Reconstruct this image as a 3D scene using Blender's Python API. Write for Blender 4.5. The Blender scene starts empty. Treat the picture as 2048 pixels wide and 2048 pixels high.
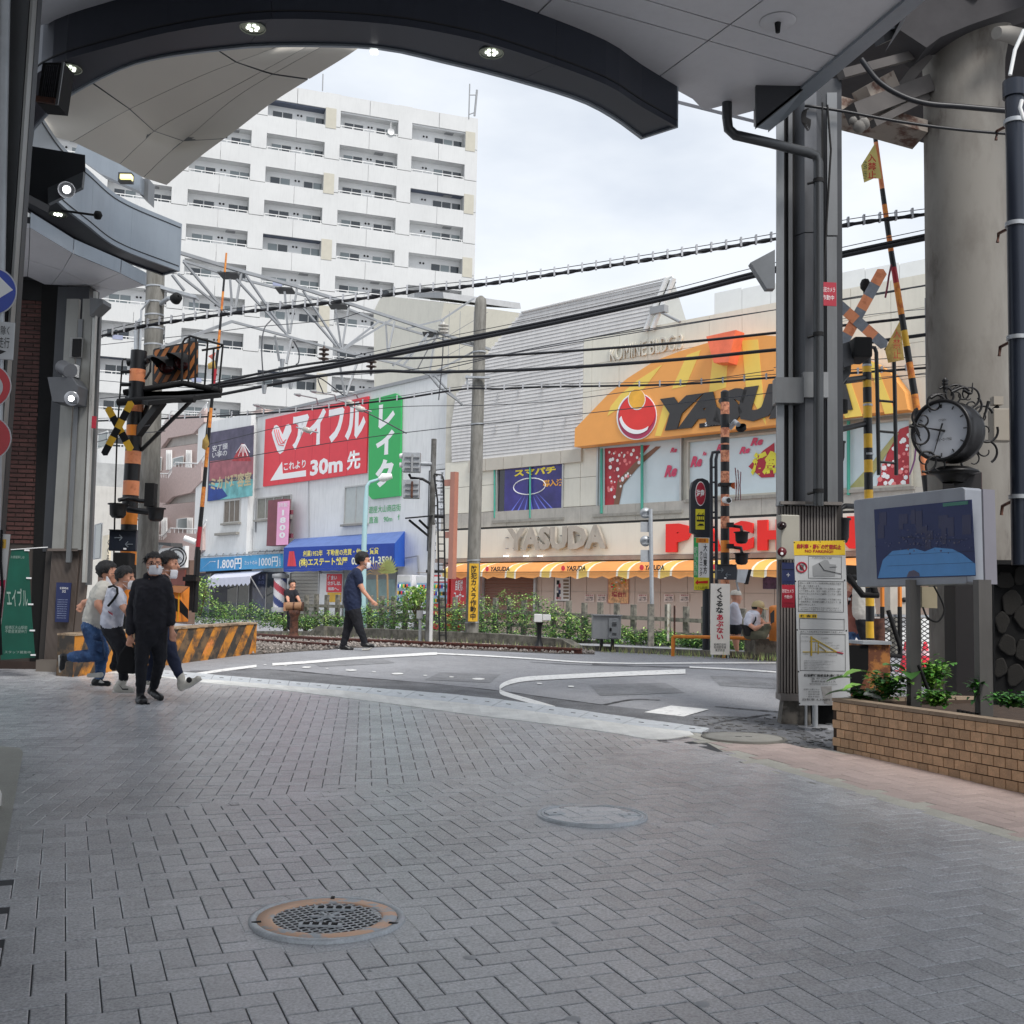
import bpy,bmesh,math,random
import numpy as np
from mathutils import Vector,Matrix,noise
random.seed(7)
SC=bpy.context.scene
COL=SC.collection
# ------------------------------------------------------------------ camera
FP=2200.0;TH=math.atan(181/FP);RO=0.0200;CZ=1.52
R0=Vector((1,0,0));U0=Vector((0,-math.sin(TH),math.cos(TH)));FW=Vector((0,math.cos(TH),math.sin(TH)))
CR=R0*math.cos(RO)+U0*math.sin(RO);CU=U0*math.cos(RO)-R0*math.sin(RO)
cam=bpy.data.cameras.new('camera');cam.sensor_width=36;cam.lens=36*FP/2048
cam.clip_start=0.05;cam.clip_end=3000
camo=bpy.data.objects.new('camera',cam);COL.objects.link(camo)
m=Matrix((CR,CU,-FW)).transposed().to_4x4();m.translation=Vector((0,0,CZ));camo.matrix_world=m
SC.camera=camo
# ------------------------------------------------------------------ sky, sun, exposure
SUN_EL,SUN_AZ=math.radians(52),math.radians(150)      # azimuth clockwise from +Y: behind the camera, to the right
w=bpy.data.worlds.new('World');SC.world=w;w.use_nodes=True
nt=w.node_tree;nd=nt.nodes;lk=nt.links;nd.clear()
wo=nd.new('ShaderNodeOutputWorld');bg=nd.new('ShaderNodeBackground');bg.inputs[1].default_value=0.11
sk=nd.new('ShaderNodeTexSky');sk.sky_type='NISHITA';sk.sun_disc=False
sk.sun_elevation=SUN_EL;sk.sun_rotation=SUN_AZ;sk.dust_density=2.0;sk.air_density=1.0
tc=nd.new('ShaderNodeTexCoord');mp=nd.new('ShaderNodeMapping');mp.inputs['Scale'].default_value=(1.0,1.0,2.6)
nz=nd.new('ShaderNodeTexNoise');nz.inputs['Scale'].default_value=2.3;nz.inputs['Detail'].default_value=6;nz.inputs['Roughness'].default_value=0.5
rp=nd.new('ShaderNodeValToRGB');rp.color_ramp.elements[0].position=0.36;rp.color_ramp.elements[1].position=0.62
rp.color_ramp.elements[0].color=(0.5,0.5,0.5,1);rp.color_ramp.elements[1].color=(0.97,0.97,0.97,1)
mx=nd.new('ShaderNodeMix');mx.data_type='RGBA';mx.inputs['B'].default_value=(7.0,7.35,7.8,1)
lk.new(tc.outputs['Generated'],mp.inputs[0]);lk.new(mp.outputs[0],nz.inputs[0]);lk.new(nz.outputs[0],rp.inputs[0])
lk.new(rp.outputs[0],mx.inputs['Factor']);lk.new(sk.outputs[0],mx.inputs['A']);lk.new(mx.outputs['Result'],bg.inputs[0])
lk.new(bg.outputs[0],wo.inputs[0])
sl=bpy.data.lights.new('sun','SUN');sl.energy=2.3;sl.angle=math.radians(18);sl.color=(1.0,0.965,0.92)
so=bpy.data.objects.new('sun',sl);COL.objects.link(so)
sdir=Vector((math.sin(SUN_AZ)*math.cos(SUN_EL),math.cos(SUN_AZ)*math.cos(SUN_EL),math.sin(SUN_EL)))
so.rotation_euler=(-sdir).to_track_quat('-Z','Y').to_euler();so.location=(0,-10,30)
SC.view_settings.view_transform='Standard';SC.view_settings.look='None';SC.view_settings.gamma=1
SC.view_settings.use_curve_mapping=False;SC.view_settings.exposure=0.35
SC.cycles.max_bounces=6;SC.cycles.diffuse_bounces=4;SC.cycles.use_denoising=True
# ------------------------------------------------------------------ places: photo pixel (2048 px) -> point of the world
def ray(x,y):return FW+CR*((x-1024)/FP)+CU*((1024-y)/FP)
def P(x,y,Y):
    d=ray(x,y);return Vector((0,0,CZ))+d*(Y/d.y)
def Hz(x,y,z):
    d=ray(x,y);return Vector((0,0,CZ))+d*((z-CZ)/d.z)
GY=[-60,0,12,19,25,32,900];GZ=[0,0,.3,.63,.63,.4,.4]
def gz(y):
    for i in range(len(GY)-1):
        if y<=GY[i+1]:return GZ[i]+(GZ[i+1]-GZ[i])*(y-GY[i])/(GY[i+1]-GY[i])
    return .4
def G(x,y,dz=0.0):
    d=ray(x,y);Y=5.0
    for _ in range(60):Y=.5*Y+.5*(CZ-gz(Y))/max(1e-4,-d.z/d.y)
    p=P(x,y,Y);p.z=gz(Y)+dz;return p
def proj(p):
    q=Vector(p)-Vector((0,0,CZ));f=q.dot(FW)
    return(1024+FP*q.dot(CR)/f,1024-FP*q.dot(CU)/f)if f>.1 else(-9e9,0)
def crop(cx,cy,f):return lambda x,y:(cx+x/f,cy+y/f)
class Pl:
    """vertical plane through the place seen at px (eye level) at distance Y, running along d"""
    def __init__(s,px,Y,d=(1,0),py=1200):
        s.o=P(px,py,Y);s.o.z=0;s.u=Vector((d[0],d[1],0)).normalized();s.n=Vector((s.u.y,-s.u.x,0))
        if(Vector((0,0,0))-s.o).dot(s.n)<0:s.n=-s.n
    def uv(s,x,y,off=0):
        d=ray(x,y);e=Vector((0,0,CZ));t=((s.o+s.n*off-e).dot(s.n))/d.dot(s.n);q=e+d*t
        return(q-s.o).dot(s.u),q.z
    def pt(s,u,z,off=0):v=s.o+s.u*u+s.n*off;v.z=z;return v
    def at(s,x,y,off=0):return s.pt(*s.uv(x,y,off),off)
    def box(s,b,off=0):
        x0,y0,x1,y1=b;ym=(y0+y1)/2;xm=(x0+x1)/2
        ua,ub=s.uv(x0,ym,off)[0],s.uv(x1,ym,off)[0];za,zb=s.uv(xm,y1,off)[1],s.uv(xm,y0,off)[1]
        return min(ua,ub),min(za,zb),max(ua,ub),max(za,zb)
# ------------------------------------------------------------------ materials
def S(r,g=None,b=None):
    if g is None:g=b=r
    f=lambda c:(c/255/12.92)if c/255<=.04045 else((c/255+.055)/1.055)**2.4
    return(f(r),f(g),f(b))
MATS={}
def M(name,col,rough=.6,metal=0.0,var=.14,scale=2.5,bump=0.0,bscale=None,em=0.0,streak=0.0,fine=0.0,island=0.0,spec=.5,thresh=None):
    """procedural material: base colour broken by noise, streaks of grime, fine grain, relief"""
    if name in MATS:return MATS[name]
    mt=bpy.data.materials.new(name);mt.use_nodes=True;n=mt.node_tree.nodes;l=mt.node_tree.links
    b=n['Principled BSDF'];b.inputs['Roughness'].default_value=rough;b.inputs['Metallic'].default_value=metal
    b.inputs['Specular IOR Level'].default_value=spec
    geo=n.new('ShaderNodeNewGeometry');cur=None
    def mul(fac_sock,lo,hi,prev):
        mr=n.new('ShaderNodeMapRange');mr.inputs['To Min'].default_value=lo;mr.inputs['To Max'].default_value=hi
        l.new(fac_sock,mr.inputs['Value']);m2=n.new('ShaderNodeMath');m2.operation='MULTIPLY'
        l.new(mr.outputs[0],m2.inputs[0])
        if prev is None:m2.inputs[1].default_value=1.0
        else:l.new(prev,m2.inputs[1])
        return m2.outputs[0],mr
    def noi(sc,det=5,stretch=None):
        t=n.new('ShaderNodeTexNoise');t.inputs['Scale'].default_value=sc;t.inputs['Detail'].default_value=det
        t.inputs['Roughness'].default_value=.6
        if stretch:
            mpn=n.new('ShaderNodeMapping');mpn.inputs['Scale'].default_value=stretch
            l.new(geo.outputs['Position'],mpn.inputs[0]);l.new(mpn.outputs[0],t.inputs[0])
        else:l.new(geo.outputs['Position'],t.inputs[0])
        return t.outputs[0]
    if var:
        cur,mr=mul(noi(scale),1-var,1+var,cur);mr.inputs['From Min'].default_value=.3;mr.inputs['From Max'].default_value=.7
    if streak:
        cur,mr=mul(noi(3.0,6,(3,3,.35)),1.0,1-streak,cur);mr.inputs['From Min'].default_value=.48;mr.inputs['From Max'].default_value=.75
    if fine:
        cur,mr=mul(noi(90,2),1-fine,1+fine,cur);mr.inputs['From Min'].default_value=.3;mr.inputs['From Max'].default_value=.7
    if island:
        ad=n.new('ShaderNodeMath');ad.operation='ADD';oi=n.new('ShaderNodeObjectInfo');fr=n.new('ShaderNodeMath');fr.operation='FRACT'
        l.new(geo.outputs['Random Per Island'],ad.inputs[0]);l.new(oi.outputs['Random'],ad.inputs[1]);l.new(ad.outputs[0],fr.inputs[0])
        cur,mr=mul(fr.outputs[0],1-island,1+island,cur)
    if cur is not None:
        vm=n.new('ShaderNodeVectorMath');vm.operation='SCALE';vm.inputs[0].default_value=col[:3]
        l.new(cur,vm.inputs['Scale']);l.new(vm.outputs[0],b.inputs['Base Color'])
    else:b.inputs['Base Color'].default_value=(*col[:3],1)
    if em:
        b.inputs['Emission Color'].default_value=(*col[:3],1);b.inputs['Emission Strength'].default_value=em
    if bump:
        bp=n.new('ShaderNodeBump');bp.inputs['Strength'].default_value=bump;bp.inputs['Distance'].default_value=.01
        l.new(noi(bscale or 60,4),bp.inputs['Height']);l.new(bp.outputs[0],b.inputs['Normal'])
    MATS[name]=mt;return mt
def MW(name,c1,c2,scale=3.,lo=.45,hi=.55,rough=.7,bump=.3,stretch=(1,1,1),c3=None,s3=9):
    """two-tone worn material: noise picks between colours (peeling paint, rust, moss)"""
    if name in MATS:return MATS[name]
    mt=bpy.data.materials.new(name);mt.use_nodes=True;n=mt.node_tree.nodes;l=mt.node_tree.links;b=n['Principled BSDF']
    b.inputs['Roughness'].default_value=rough;geo=n.new('ShaderNodeNewGeometry');mpn=n.new('ShaderNodeMapping');mpn.inputs['Scale'].default_value=stretch
    l.new(geo.outputs['Position'],mpn.inputs[0])
    def layer(sc,ca,cb,lo,hi,prev=None):
        t=n.new('ShaderNodeTexNoise');t.inputs['Scale'].default_value=sc;t.inputs['Detail'].default_value=8;t.inputs['Roughness'].default_value=.65
        l.new(mpn.outputs[0],t.inputs[0]);mr=n.new('ShaderNodeMapRange');mr.inputs['From Min'].default_value=lo;mr.inputs['From Max'].default_value=hi
        l.new(t.outputs[0],mr.inputs['Value']);x=n.new('ShaderNodeMix');x.data_type='RGBA';l.new(mr.outputs[0],x.inputs['Factor'])
        if prev:l.new(prev,x.inputs['A'])
        else:x.inputs['A'].default_value=(*ca,1)
        x.inputs['B'].default_value=(*cb,1);return x.outputs['Result'],t.outputs[0]
    c,t=layer(scale,c1,c2,lo,hi)
    if c3:c,_=layer(s3,None,c3,.56,.66,c)
    l.new(c,b.inputs['Base Color'])
    if bump:
        bp=n.new('ShaderNodeBump');bp.inputs['Strength'].default_value=bump;bp.inputs['Distance'].default_value=.01
        l.new(t,bp.inputs['Height']);l.new(bp.outputs[0],b.inputs['Normal'])
    MATS[name]=mt;return mt
def MG(name,tint=(.02,.03,.035),rough=.04):
    return M(name,tint,rough,0,var=0,spec=.8)
# ------------------------------------------------------------------ mesh builder
class MB:
    def __init__(s):s.v=[];s.f=[];s.m=[];s.mats=[];s.smooth=[]
    def mi(s,m):
        if m not in s.mats:s.mats.append(m)
        return s.mats.index(m)
    def add(s,vs,fs,m,smooth=False):
        o=len(s.v);s.v+=[tuple(v)for v in vs];k=s.mi(m)
        for f in fs:s.f.append([o+i for i in f]);s.m.append(k);s.smooth.append(smooth)
        return s
    def obox(s,c,a,b,d,m):
        """box with centre c and half-axis vectors a, b, d"""
        c,a,b,d=Vector(c),Vector(a),Vector(b),Vector(d)
        vs=[c+a*i+b*j+d*k for i in(-1,1)for j in(-1,1)for k in(-1,1)]
        return s.add(vs,[(0,1,3,2),(4,6,7,5),(0,4,5,1),(2,3,7,6),(0,2,6,4),(1,5,7,3)],m)
    def box(s,x0,y0,z0,x1,y1,z1,m):
        return s.obox(((x0+x1)/2,(y0+y1)/2,(z0+z1)/2),((x1-x0)/2,0,0),(0,(y1-y0)/2,0),(0,0,(z1-z0)/2),m)
    def prism(s,pts,ext,m):
        pts=[Vector(p)for p in pts];n=len(pts);e=Vector(ext)
        vs=pts+[p+e for p in pts]
        return s.add(vs,[tuple(range(n))[::-1],tuple(range(n,2*n))]+[(i,(i+1)%n,n+(i+1)%n,n+i)for i in range(n)],m)
    def tube(s,pts,r,m,n=8,cap=True,flat=None):
        pts=[Vector(p)for p in pts];rs=r if isinstance(r,(list,tuple))else[r]*len(pts);vs=[];fs=[]
        up=None
        for i,p in enumerate(pts):
            t=(pts[min(i+1,len(pts)-1)]-pts[max(i-1,0)]).normalized()
            if up is None:up=Vector((0,0,1))if abs(t.z)<.9 else Vector((1,0,0))
            a=t.cross(up).normalized();bb=a.cross(t).normalized();up=bb
            for k in range(n):
                an=2*math.pi*(k+.5)/n;vs.append(p+(a*math.cos(an)+bb*math.sin(an))*rs[i])
        for i in range(len(pts)-1):
            for k in range(n):fs.append((i*n+k,i*n+(k+1)%n,(i+1)*n+(k+1)%n,(i+1)*n+k))
        s.add(vs,fs,m,n>5)
        if cap:s.add(vs[:n],[tuple(range(n))[::-1]],m);s.add(vs[-n:],[tuple(range(n))],m)
        return s
    def lathe(s,o,prof,m,n=16,ax=(0,0,1),smooth=True):
        """prof = [(r, h)...] turned about ax through o"""
        o=Vector(o);ax=Vector(ax).normalized();a=ax.orthogonal().normalized();b=ax.cross(a);vs=[];fs=[]
        for r,h in prof:
            for k in range(n):t=2*math.pi*k/n;vs.append(o+ax*h+(a*math.cos(t)+b*math.sin(t))*max(r,1e-4))
        for i in range(len(prof)-1):
            for k in range(n):fs.append((i*n+k,i*n+(k+1)%n,(i+1)*n+(k+1)%n,(i+1)*n+k))
        return s.add(vs,fs,m,smooth)
    def mesh(s,name,loc=(0,0,0)):
        me=bpy.data.meshes.new(name);l=Vector(loc);me.from_pydata([(v[0]-l.x,v[1]-l.y,v[2]-l.z)for v in s.v],[],s.f)
        for mt in s.mats:me.materials.append(mt)
        me.polygons.foreach_set('material_index',s.m);me.polygons.foreach_set('use_smooth',s.smooth)
        bm=bmesh.new();bm.from_mesh(me);bmesh.ops.recalc_face_normals(bm,faces=bm.faces);bm.to_mesh(me);bm.free()
        me.update();return me
    def obj(s,name,parent=None,label=None,cat=None,group=None,kind=None,bevel=0):
        loc=wloc(parent)if parent else(Vector(s.v[0])if s.v else Vector())
        if not parent:
            xs=np.array(s.v);loc=Vector((xs[:,0].mean(),xs[:,1].mean(),xs[:,2].min()))
            if kind=='structure':loc=Vector()
        o=bpy.data.objects.new(name,s.mesh(name,loc));COL.objects.link(o)
        if parent:o.parent=parent;WL[o]=loc
        else:o.location=loc;WL[o]=loc
        props(o,label,cat,group,kind)
        if bevel:
            md=o.modifiers.new('bevel','BEVEL');md.width=bevel;md.segments=2;md.limit_method='ANGLE'
        return o
WL={}
def wloc(o):return WL.get(o,Vector())
def props(o,label=None,cat=None,group=None,kind=None):
    for k,v in(('label',label),('category',cat),('group',group),('kind',kind)):
        if v:o[k]=v
def T(name,loc,label,cat,group=None,kind=None):
    o=bpy.data.objects.new(name,None);o.empty_display_size=.2;COL.objects.link(o);o.location=loc;WL[o]=Vector(loc)
    props(o,label,cat,group,kind);return o
def rect(b,pl,box,m,off=0.,th=.02,uvb=False):
    """flat slab on plane pl; box in photo pixels (or u,z when uvb); its back at off, front at off+th"""
    u0,z0,u1,z1=box if uvb else pl.box(box,off)
    c=pl.pt((u0+u1)/2,(z0+z1)/2,off+th/2)
    return b.obox(c,pl.u*((u1-u0)/2),pl.n*(th/2),(0,0,(z1-z0)/2),m)
def poly(b,pl,pts,m,off=0.,th=.02):
    return b.prism([pl.at(x,y,off)for x,y in pts],pl.n*th,m)
def spline(pts,k=6):
    pts=[Vector(p)for p in pts];out=[]
    q=[pts[0]*2-pts[1]]+pts+[pts[-1]*2-pts[-2]]
    for i in range(1,len(q)-2):
        for j in range(k):
            t=j/k;a,b,c,d=q[i-1],q[i],q[i+1],q[i+2]
            out.append(.5*((2*b)+(c-a)*t+(2*a-5*b+4*c-d)*t*t+(3*b-a-3*c+d)*t**3))
    out.append(pts[-1]);return out
def copy_tree(o,parent=None):
    c=o.copy();COL.objects.link(c)
    if parent:c.parent=parent
    for ch in list(o.children):copy_tree(ch,c)
    return c
TQ=[]
def text(parent,s,pl,box,m,off=.03,ext=0.,bold=0.,name='lettering',uvb=False,mirror=False,rot=0,shear=0,sp=1.0,line=1.0):
    """queue lettering fitted into a pixel box on plane pl (built in one batch at the end)"""
    TQ.append((parent,s,pl,box,m,off,ext,bold,name,uvb,rot,shear,sp,line,mirror))
def vtext(parent,s,*a,**k):text(parent,'\n'.join(s),*a,**k)
def flush_text():
    obs=[]
    for t in TQ:
        cu=bpy.data.curves.new('t','FONT');cu.body=t[1];cu.offset=t[7];cu.resolution_u=2;cu.align_x='CENTER';cu.shear=t[11]
        cu.space_character=t[12];cu.space_line=t[13]
        if t[6]:cu.extrude=.05
        o=bpy.data.objects.new('t',cu);COL.objects.link(o);obs.append(o)
    bpy.context.view_layer.update();dg=bpy.context.evaluated_depsgraph_get()
    for t,o in zip(TQ,obs):
        parent,s,pl,box,m,off,ext,bold,name,uvb,rot,shear,sp,line,mirror=t
        me=bpy.data.meshes.new_from_object(o.evaluated_get(dg));n=len(me.vertices)
        if not n:continue
        co=np.empty(n*3);me.vertices.foreach_get('co',co);co=co.reshape(-1,3)
        if rot:co[:,:2]=np.stack([-co[:,1],co[:,0]],1)if rot>0 else np.stack([co[:,1],-co[:,0]],1)
        if mirror:co[:,0]=-co[:,0]
        mn=co.min(0);mxx=co.max(0);r=np.maximum(mxx-mn,1e-6);q=(co-mn)/r
        u0,z0,u1,z1=box if uvb else pl.box(box,off)
        sgn=1 if pl.u.dot(CR)>0 else-1
        if sgn<0:q[:,0]=1-q[:,0]
        U,N=np.array(pl.u),np.array(pl.n);oo=np.array(pl.o)
        loc=np.array(wloc(parent));zz=(q[:,2]if ext else np.zeros(n))*ext
        w=oo+np.outer(u0+(u1-u0)*q[:,0],U)+np.outer(off+zz,N);w[:,2]=z0+(z1-z0)*q[:,1]
        me.vertices.foreach_set('co',(w-loc).ravel());me.materials.clear();me.materials.append(m)
        me.polygons.foreach_set('material_index',[0]*len(me.polygons));me.update()
        ob=bpy.data.objects.new(name,me);COL.objects.link(ob);ob.parent=parent
    for o in obs:
        cu=o.data;bpy.data.objects.remove(o);bpy.data.curves.remove(cu)
def ground_sheet(pts,dz,m,b=None):
    """sheet that follows the rise of the street; pts are world xy; cut at each change of slope"""
    bm=bmesh.new();bm.faces.new([bm.verts.new((p[0],p[1],0))for p in pts])
    for y in GY[1:-1]:
        bmesh.ops.bisect_plane(bm,geom=bm.verts[:]+bm.edges[:]+bm.faces[:],plane_co=(0,y,0),plane_no=(0,1,0))
    bm.verts.index_update();b=b or MB()
    vs=[(v.co.x,v.co.y,gz(v.co.y)+dz)for v in bm.verts];fs=[]
    for f in bm.faces:
        ids=[v.index for v in f.verts]
        if f.normal.z<0:ids=ids[::-1]
        fs.append(ids)
    b.add(vs,fs,m);bm.free();return b
# ================================================================== palette
asph=M('asphalt',S(152,153,157),.8,streak=.18,var=.14,scale=.8,bump=.7,bscale=140,fine=.34)
asph_p=M('asphalt_patch',S(138,139,142),.85,var=.2,scale=2,bump=.8,bscale=120,fine=.36,streak=.25)
asph_d=M('rough_asphalt',S(118,119,122),.9,var=.25,scale=3,bump=1.0,bscale=90,fine=.45)
white_p=MW('road_paint',S(238,238,236),S(150,150,150),14,.55,.70,.6,.2)
joint=M('paver_joint',S(74,75,78),.9,var=.2)
pav=M('paver_grey',S(190,191,194),.26,var=.13,streak=.14,scale=1.3,fine=.26,bump=.16,bscale=170,island=.1,spec=.7)
pav_p=M('paver_pink',S(184,166,160),.55,var=.12,scale=1.2,fine=.12,bump=.35,bscale=170,island=.09)
pav_b=M('paver_beige',S(180,178,168),.55,var=.12,scale=2,fine=.12,bump=.35,bscale=170,island=.09)
kerb=M('kerb_stone',S(226,226,222),.7,var=.14,scale=4,fine=.1,bump=.3,bscale=80,island=.05)
steel=M('steel_cover',S(206,211,215),.5,.1,var=.15,scale=12,fine=.1,bump=.3)
conc=M('concrete',S(150,147,140),.85,var=.14,scale=2,streak=.25,bump=.5,bscale=40,fine=.1)
conc_d=M('dark_concrete',S(112,110,104),.9,var=.2,scale=3,streak=.35,bump=.6,bscale=30,fine=.12)
black=M('black_paint',S(22,23,26),.45,var=.15,scale=8)
blackm=M('matt_black',S(14,14,16),.8,var=.1)
dark=M('void_shade',S(8,8,9),.95,var=.05)  # near-black stands in for shade in pits, gaps, recesses and hollows
grey=M('grey_paint',S(150,152,154),.5,var=.08,scale=3,streak=.12)
galv=M('galvanised',S(176,180,184),.45,.4,var=.12,scale=5,streak=.15)
orange=M('orange_paint',S(236,140,50),.5,var=.1,scale=6,streak=.15)
sal=MW('faded_orange',S(236,150,104),S(196,106,66),7,.5,.7,.5,.15)
yellow=M('yellow_paint',S(226,178,52),.5,var=.12,scale=6,streak=.2)
white=M('white_paint',S(232,232,230),.5,var=.04,scale=2,streak=.06)
red=M('red_print',S(222,58,70),.5,var=.04)
redd=M('dark_red_print',S(170,32,54),.5,var=.06)
green=M('green_print',S(50,172,92),.5,var=.04)
navy=M('navy_print',S(32,42,84),.5,var=.06)
blue=M('blue_print',S(30,64,172),.5,var=.05)
ink=M('black_ink',S(30,30,32),.6,var=0)
wink=M('white_ink',S(240,240,240),.6,var=0)
yink=M('yellow_ink',S(240,224,110),.6,var=0)
glass_d=MG('dark_glass',S(48,56,62),.05)
glass_g=MG('grey_glass',S(128,138,140),.08)
ralu=M('aluminium',S(184,184,182),.4,.5,var=.08,scale=4)
rust=MW('rusty_steel',S(104,66,50),S(62,40,34),12,.4,.6,.8,.4)
rail_m=MW('rail_steel',S(118,70,58),S(80,48,42),18,.4,.6,.6,.3)
skin_m=M('skin',S(206,150,124),.5,var=.06,scale=12)
rubber=M('rubber',S(20,20,22),.6,var=.1)
lampm=M('lamp_light',(1.0,.98,.9),.4,em=3,var=0)
# ================================================================== ground
gsh=ground_sheet([(-400,-60),(400,-60),(400,900),(-400,900)],0,asph)
gsh.obj('ground',kind='structure')
# paved street: dark bed with every paver a raised, chamfered stone
def gxy(x,y):p=G(x,y);return(p.x,p.y)
kerb_lo=[(-60,1322),(120,1336),(269,1350),(414,1368),(560,1382),(700,1399.4),(800,1412),(948,1432.5),(1114,1453),(1234,1470),(1313,1482),(1404,1470)]
edge_r=[(1404,1474),(1470,1487),(1580,1492),(1665,1503)]
street=[gxy(*p)for p in kerb_lo]+[gxy(*p)for p in edge_r]+[(3.4,9.2),(4.3,7.0),(6.0,2.6),(6.0,-6),(-7,-6),(-9,10)]
ps=T('paved_street',(0,5,0),None,None,kind='structure')
ground_sheet(street,.004,joint).obj('paver_bed',ps,kind='structure')
def inside(x,y,poly_):
    c=False;n=len(poly_)
    for i in range(n):
        x0,y0=poly_[i];x1,y1=poly_[(i+1)%n]
        if(y0>y)!=(y1>y)and x<(x1-x0)*(y-y0)/(y1-y0)+x0:c=not c
    return c
sA,sB=gxy(1519,1530),gxy(2048,1690)          # light strip on the right
stw=.17
def side_r(x,y):   # distance to the right of the strip's lower line
    dx,dy=sB[0]-sA[0],sB[1]-sA[1];L=math.hypot(dx,dy)
    return-((x-sA[0])*dy-(y-sA[1])*dx)/L*-1
sgn_r=1 if side_r(4.2,8.0)>0 else-1
bl=[gxy(-40,1660),gxy(21,1656),gxy(257,1629),gxy(455,1608),gxy(662,1588),gxy(886,1565),gxy(1155,1546),gxy(1345,1480)]
def far_region(x,y):
    if x<bl[0][0]:return y>bl[0][1]
    for a,b_ in zip(bl,bl[1:]):
        if a[0]<=x<b_[0]:return y>a[1]+(b_[1]-a[1])*(x-a[0])/(b_[0]-a[0])
    return False
left_pad=[gxy(-160,1480),gxy(5,1496),gxy(40,1499),gxy(46,1508),gxy(20,1655),gxy(2,1745),gxy(-160,2300)]
holes=[(G(655,1842),.36),(G(1184,1634),.375),(G(1487,1478),.0)]
HO=[(h.x,h.y,r)for h,r in holes]
A_=.115
def herring(dirv,keep,lim,ox=0.,oy=0.):
    ux,uy=dirv;L=math.hypot(ux,uy);ux /= L;uy /= L;vx,vy=-uy,ux;out=[]
    x0,y0,x1,y1=lim;cx,cy=(x0+x1)/2,(y0+y1)/2;R=math.hypot(x1-x0,y1-y0)/2;N=int(R/A_)+2
    for i in range(-N,N):
        for j in range(-N,N):
            c=(i-j)%4
            if c==0:a,b_,w,h=i+1,j+.5,2,1
            elif c==2:a,b_,w,h=i+.5,j,1,2
            else:continue
            a=a*A_+ox;b_=b_*A_+oy
            x=cx+a*ux+b_*vx;y=cy+a*uy+b_*vy
            if x0<x<x1 and y0<y<y1 and keep(x,y):out.append((x,y,math.atan2(uy,ux)+(math.pi/2 if h==2 else 0)))
    return out
def stone(L,W,H=.007,ch=.004):
    a,b_=L/2-.0017,W/2-.0017;c=a-ch,b_-ch
    vs=[(-a,-b_,0),(a,-b_,0),(a,b_,0),(-a,b_,0),(-a,-b_,H-ch*.6),(a,-b_,H-ch*.6),(a,b_,H-ch*.6),(-a,b_,H-ch*.6),(-c[0],-c[1],H),(c[0],-c[1],H),(c[0],c[1],H),(-c[0],c[1],H)]
    fs=[(0,1,5,4),(1,2,6,5),(2,3,7,6),(3,0,4,7),(4,5,9,8),(5,6,10,9),(6,7,11,10),(7,4,8,11),(8,9,10,11)]
    return vs,fs
def seen(x,y,mar=750):
    a,b_=proj((x,y,gz(y)));return-mar<a<2048+mar and b_<2048+220
def base_ok(x,y):
    return y>2.6 and seen(x,y)and inside(x,y,street)and not inside(x,y,left_pad)and not any(math.hypot(x-hx,y-hy)<hr-.05 for hx,hy,hr in HO)
isr=lambda x,y:sgn_r*side_r(x,y)
ground_sheet([(sA[0]-.12,sA[1]),gxy(1395,1476),gxy(1470,1488),gxy(1580,1493),gxy(1665,1503),(3.6,9.0),(4.3,7.0),(sB[0]+.5,sB[1]-1.2),(sB[0],sB[1])],.006,pav_b).obj('walk_bed',ps,kind='structure')
near=herring((.927,.376),lambda x,y:base_ok(x,y)and not far_region(x,y)and isr(x,y)<-.02,(-8,2.4,8,15),.03,.05)
farp=herring((.991,.131),lambda x,y:base_ok(x,y)and far_region(x,y)and isr(x,y)<-.02,(-9,5,8,18))
def lay(lst,m,name,parent,dz=.004,part_n=0,L=2*A_-.002,W=A_-.002):
    lst=sorted(lst,key=lambda q:q[1]if seen(q[0],q[1],-10)else 99)
    vs0,fs0=stone(L,W);me=None
    for x,y,a in lst[:part_n]:
        if me is None:
            bb=MB();bb.add(vs0,fs0,m);me=bb.mesh(name)
        o=bpy.data.objects.new(name,me);COL.objects.link(o);o.parent=parent;pl_=wloc(parent)
        sl=(gz(y+.05)-gz(y-.05))/.1
        o.location=(x-pl_.x,y-pl_.y,gz(y)+dz-pl_.z+random.uniform(-.0008,.0012));o.rotation_euler=(sl,0,0)
        o.rotation_euler=(Matrix.Rotation(math.atan(sl),3,'X')@Matrix.Rotation(a,3,'Z')).to_euler()
    rest=np.array(lst[part_n:]);
    if len(rest)==0:return
    V=np.array(vs0);nv=len(V);ca,sa=np.cos(rest[:,2]),np.sin(rest[:,2])
    X=rest[:,0,None]+V[None,:,0]*ca[:,None]-V[None,:,1]*sa[:,None]
    Y=rest[:,1,None]+V[None,:,0]*sa[:,None]+V[None,:,1]*ca[:,None]
    Z=np.interp(Y,GY,GZ)+dz+V[None,:,2]+np.random.uniform(-.0008,.0012,(len(rest),1))
    pts=np.stack([X,Y,Z],2).reshape(-1,3);loc=np.array(wloc(parent))
    fs=[[i+k*nv for i in f]for k in range(len(rest))for f in fs0]
    me2=bpy.data.meshes.new(name+'_rest');me2.from_pydata((pts-loc).tolist(),[],fs);me2.materials.append(m);me2.update()
    o=bpy.data.objects.new(name+'_field',me2);COL.objects.link(o);o.parent=parent;o['kind']='stuff'
lay(near,pav,'paver',ps,part_n=290)
lay(farp,pav,'far_paver',ps,part_n=0)
pink=herring((.927,.376),lambda x,y:base_ok(x,y)and stw<isr(x,y),(1.5,5,8,13))
lay([q for q in pink if q[0]<2.45 and q[1]>10.3],pav_b,'beige_paver',ps)
lay([q for q in pink if not(q[0]<2.45 and q[1]>10.3)],pav_p,'pink_paver',ps,part_n=8)
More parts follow.
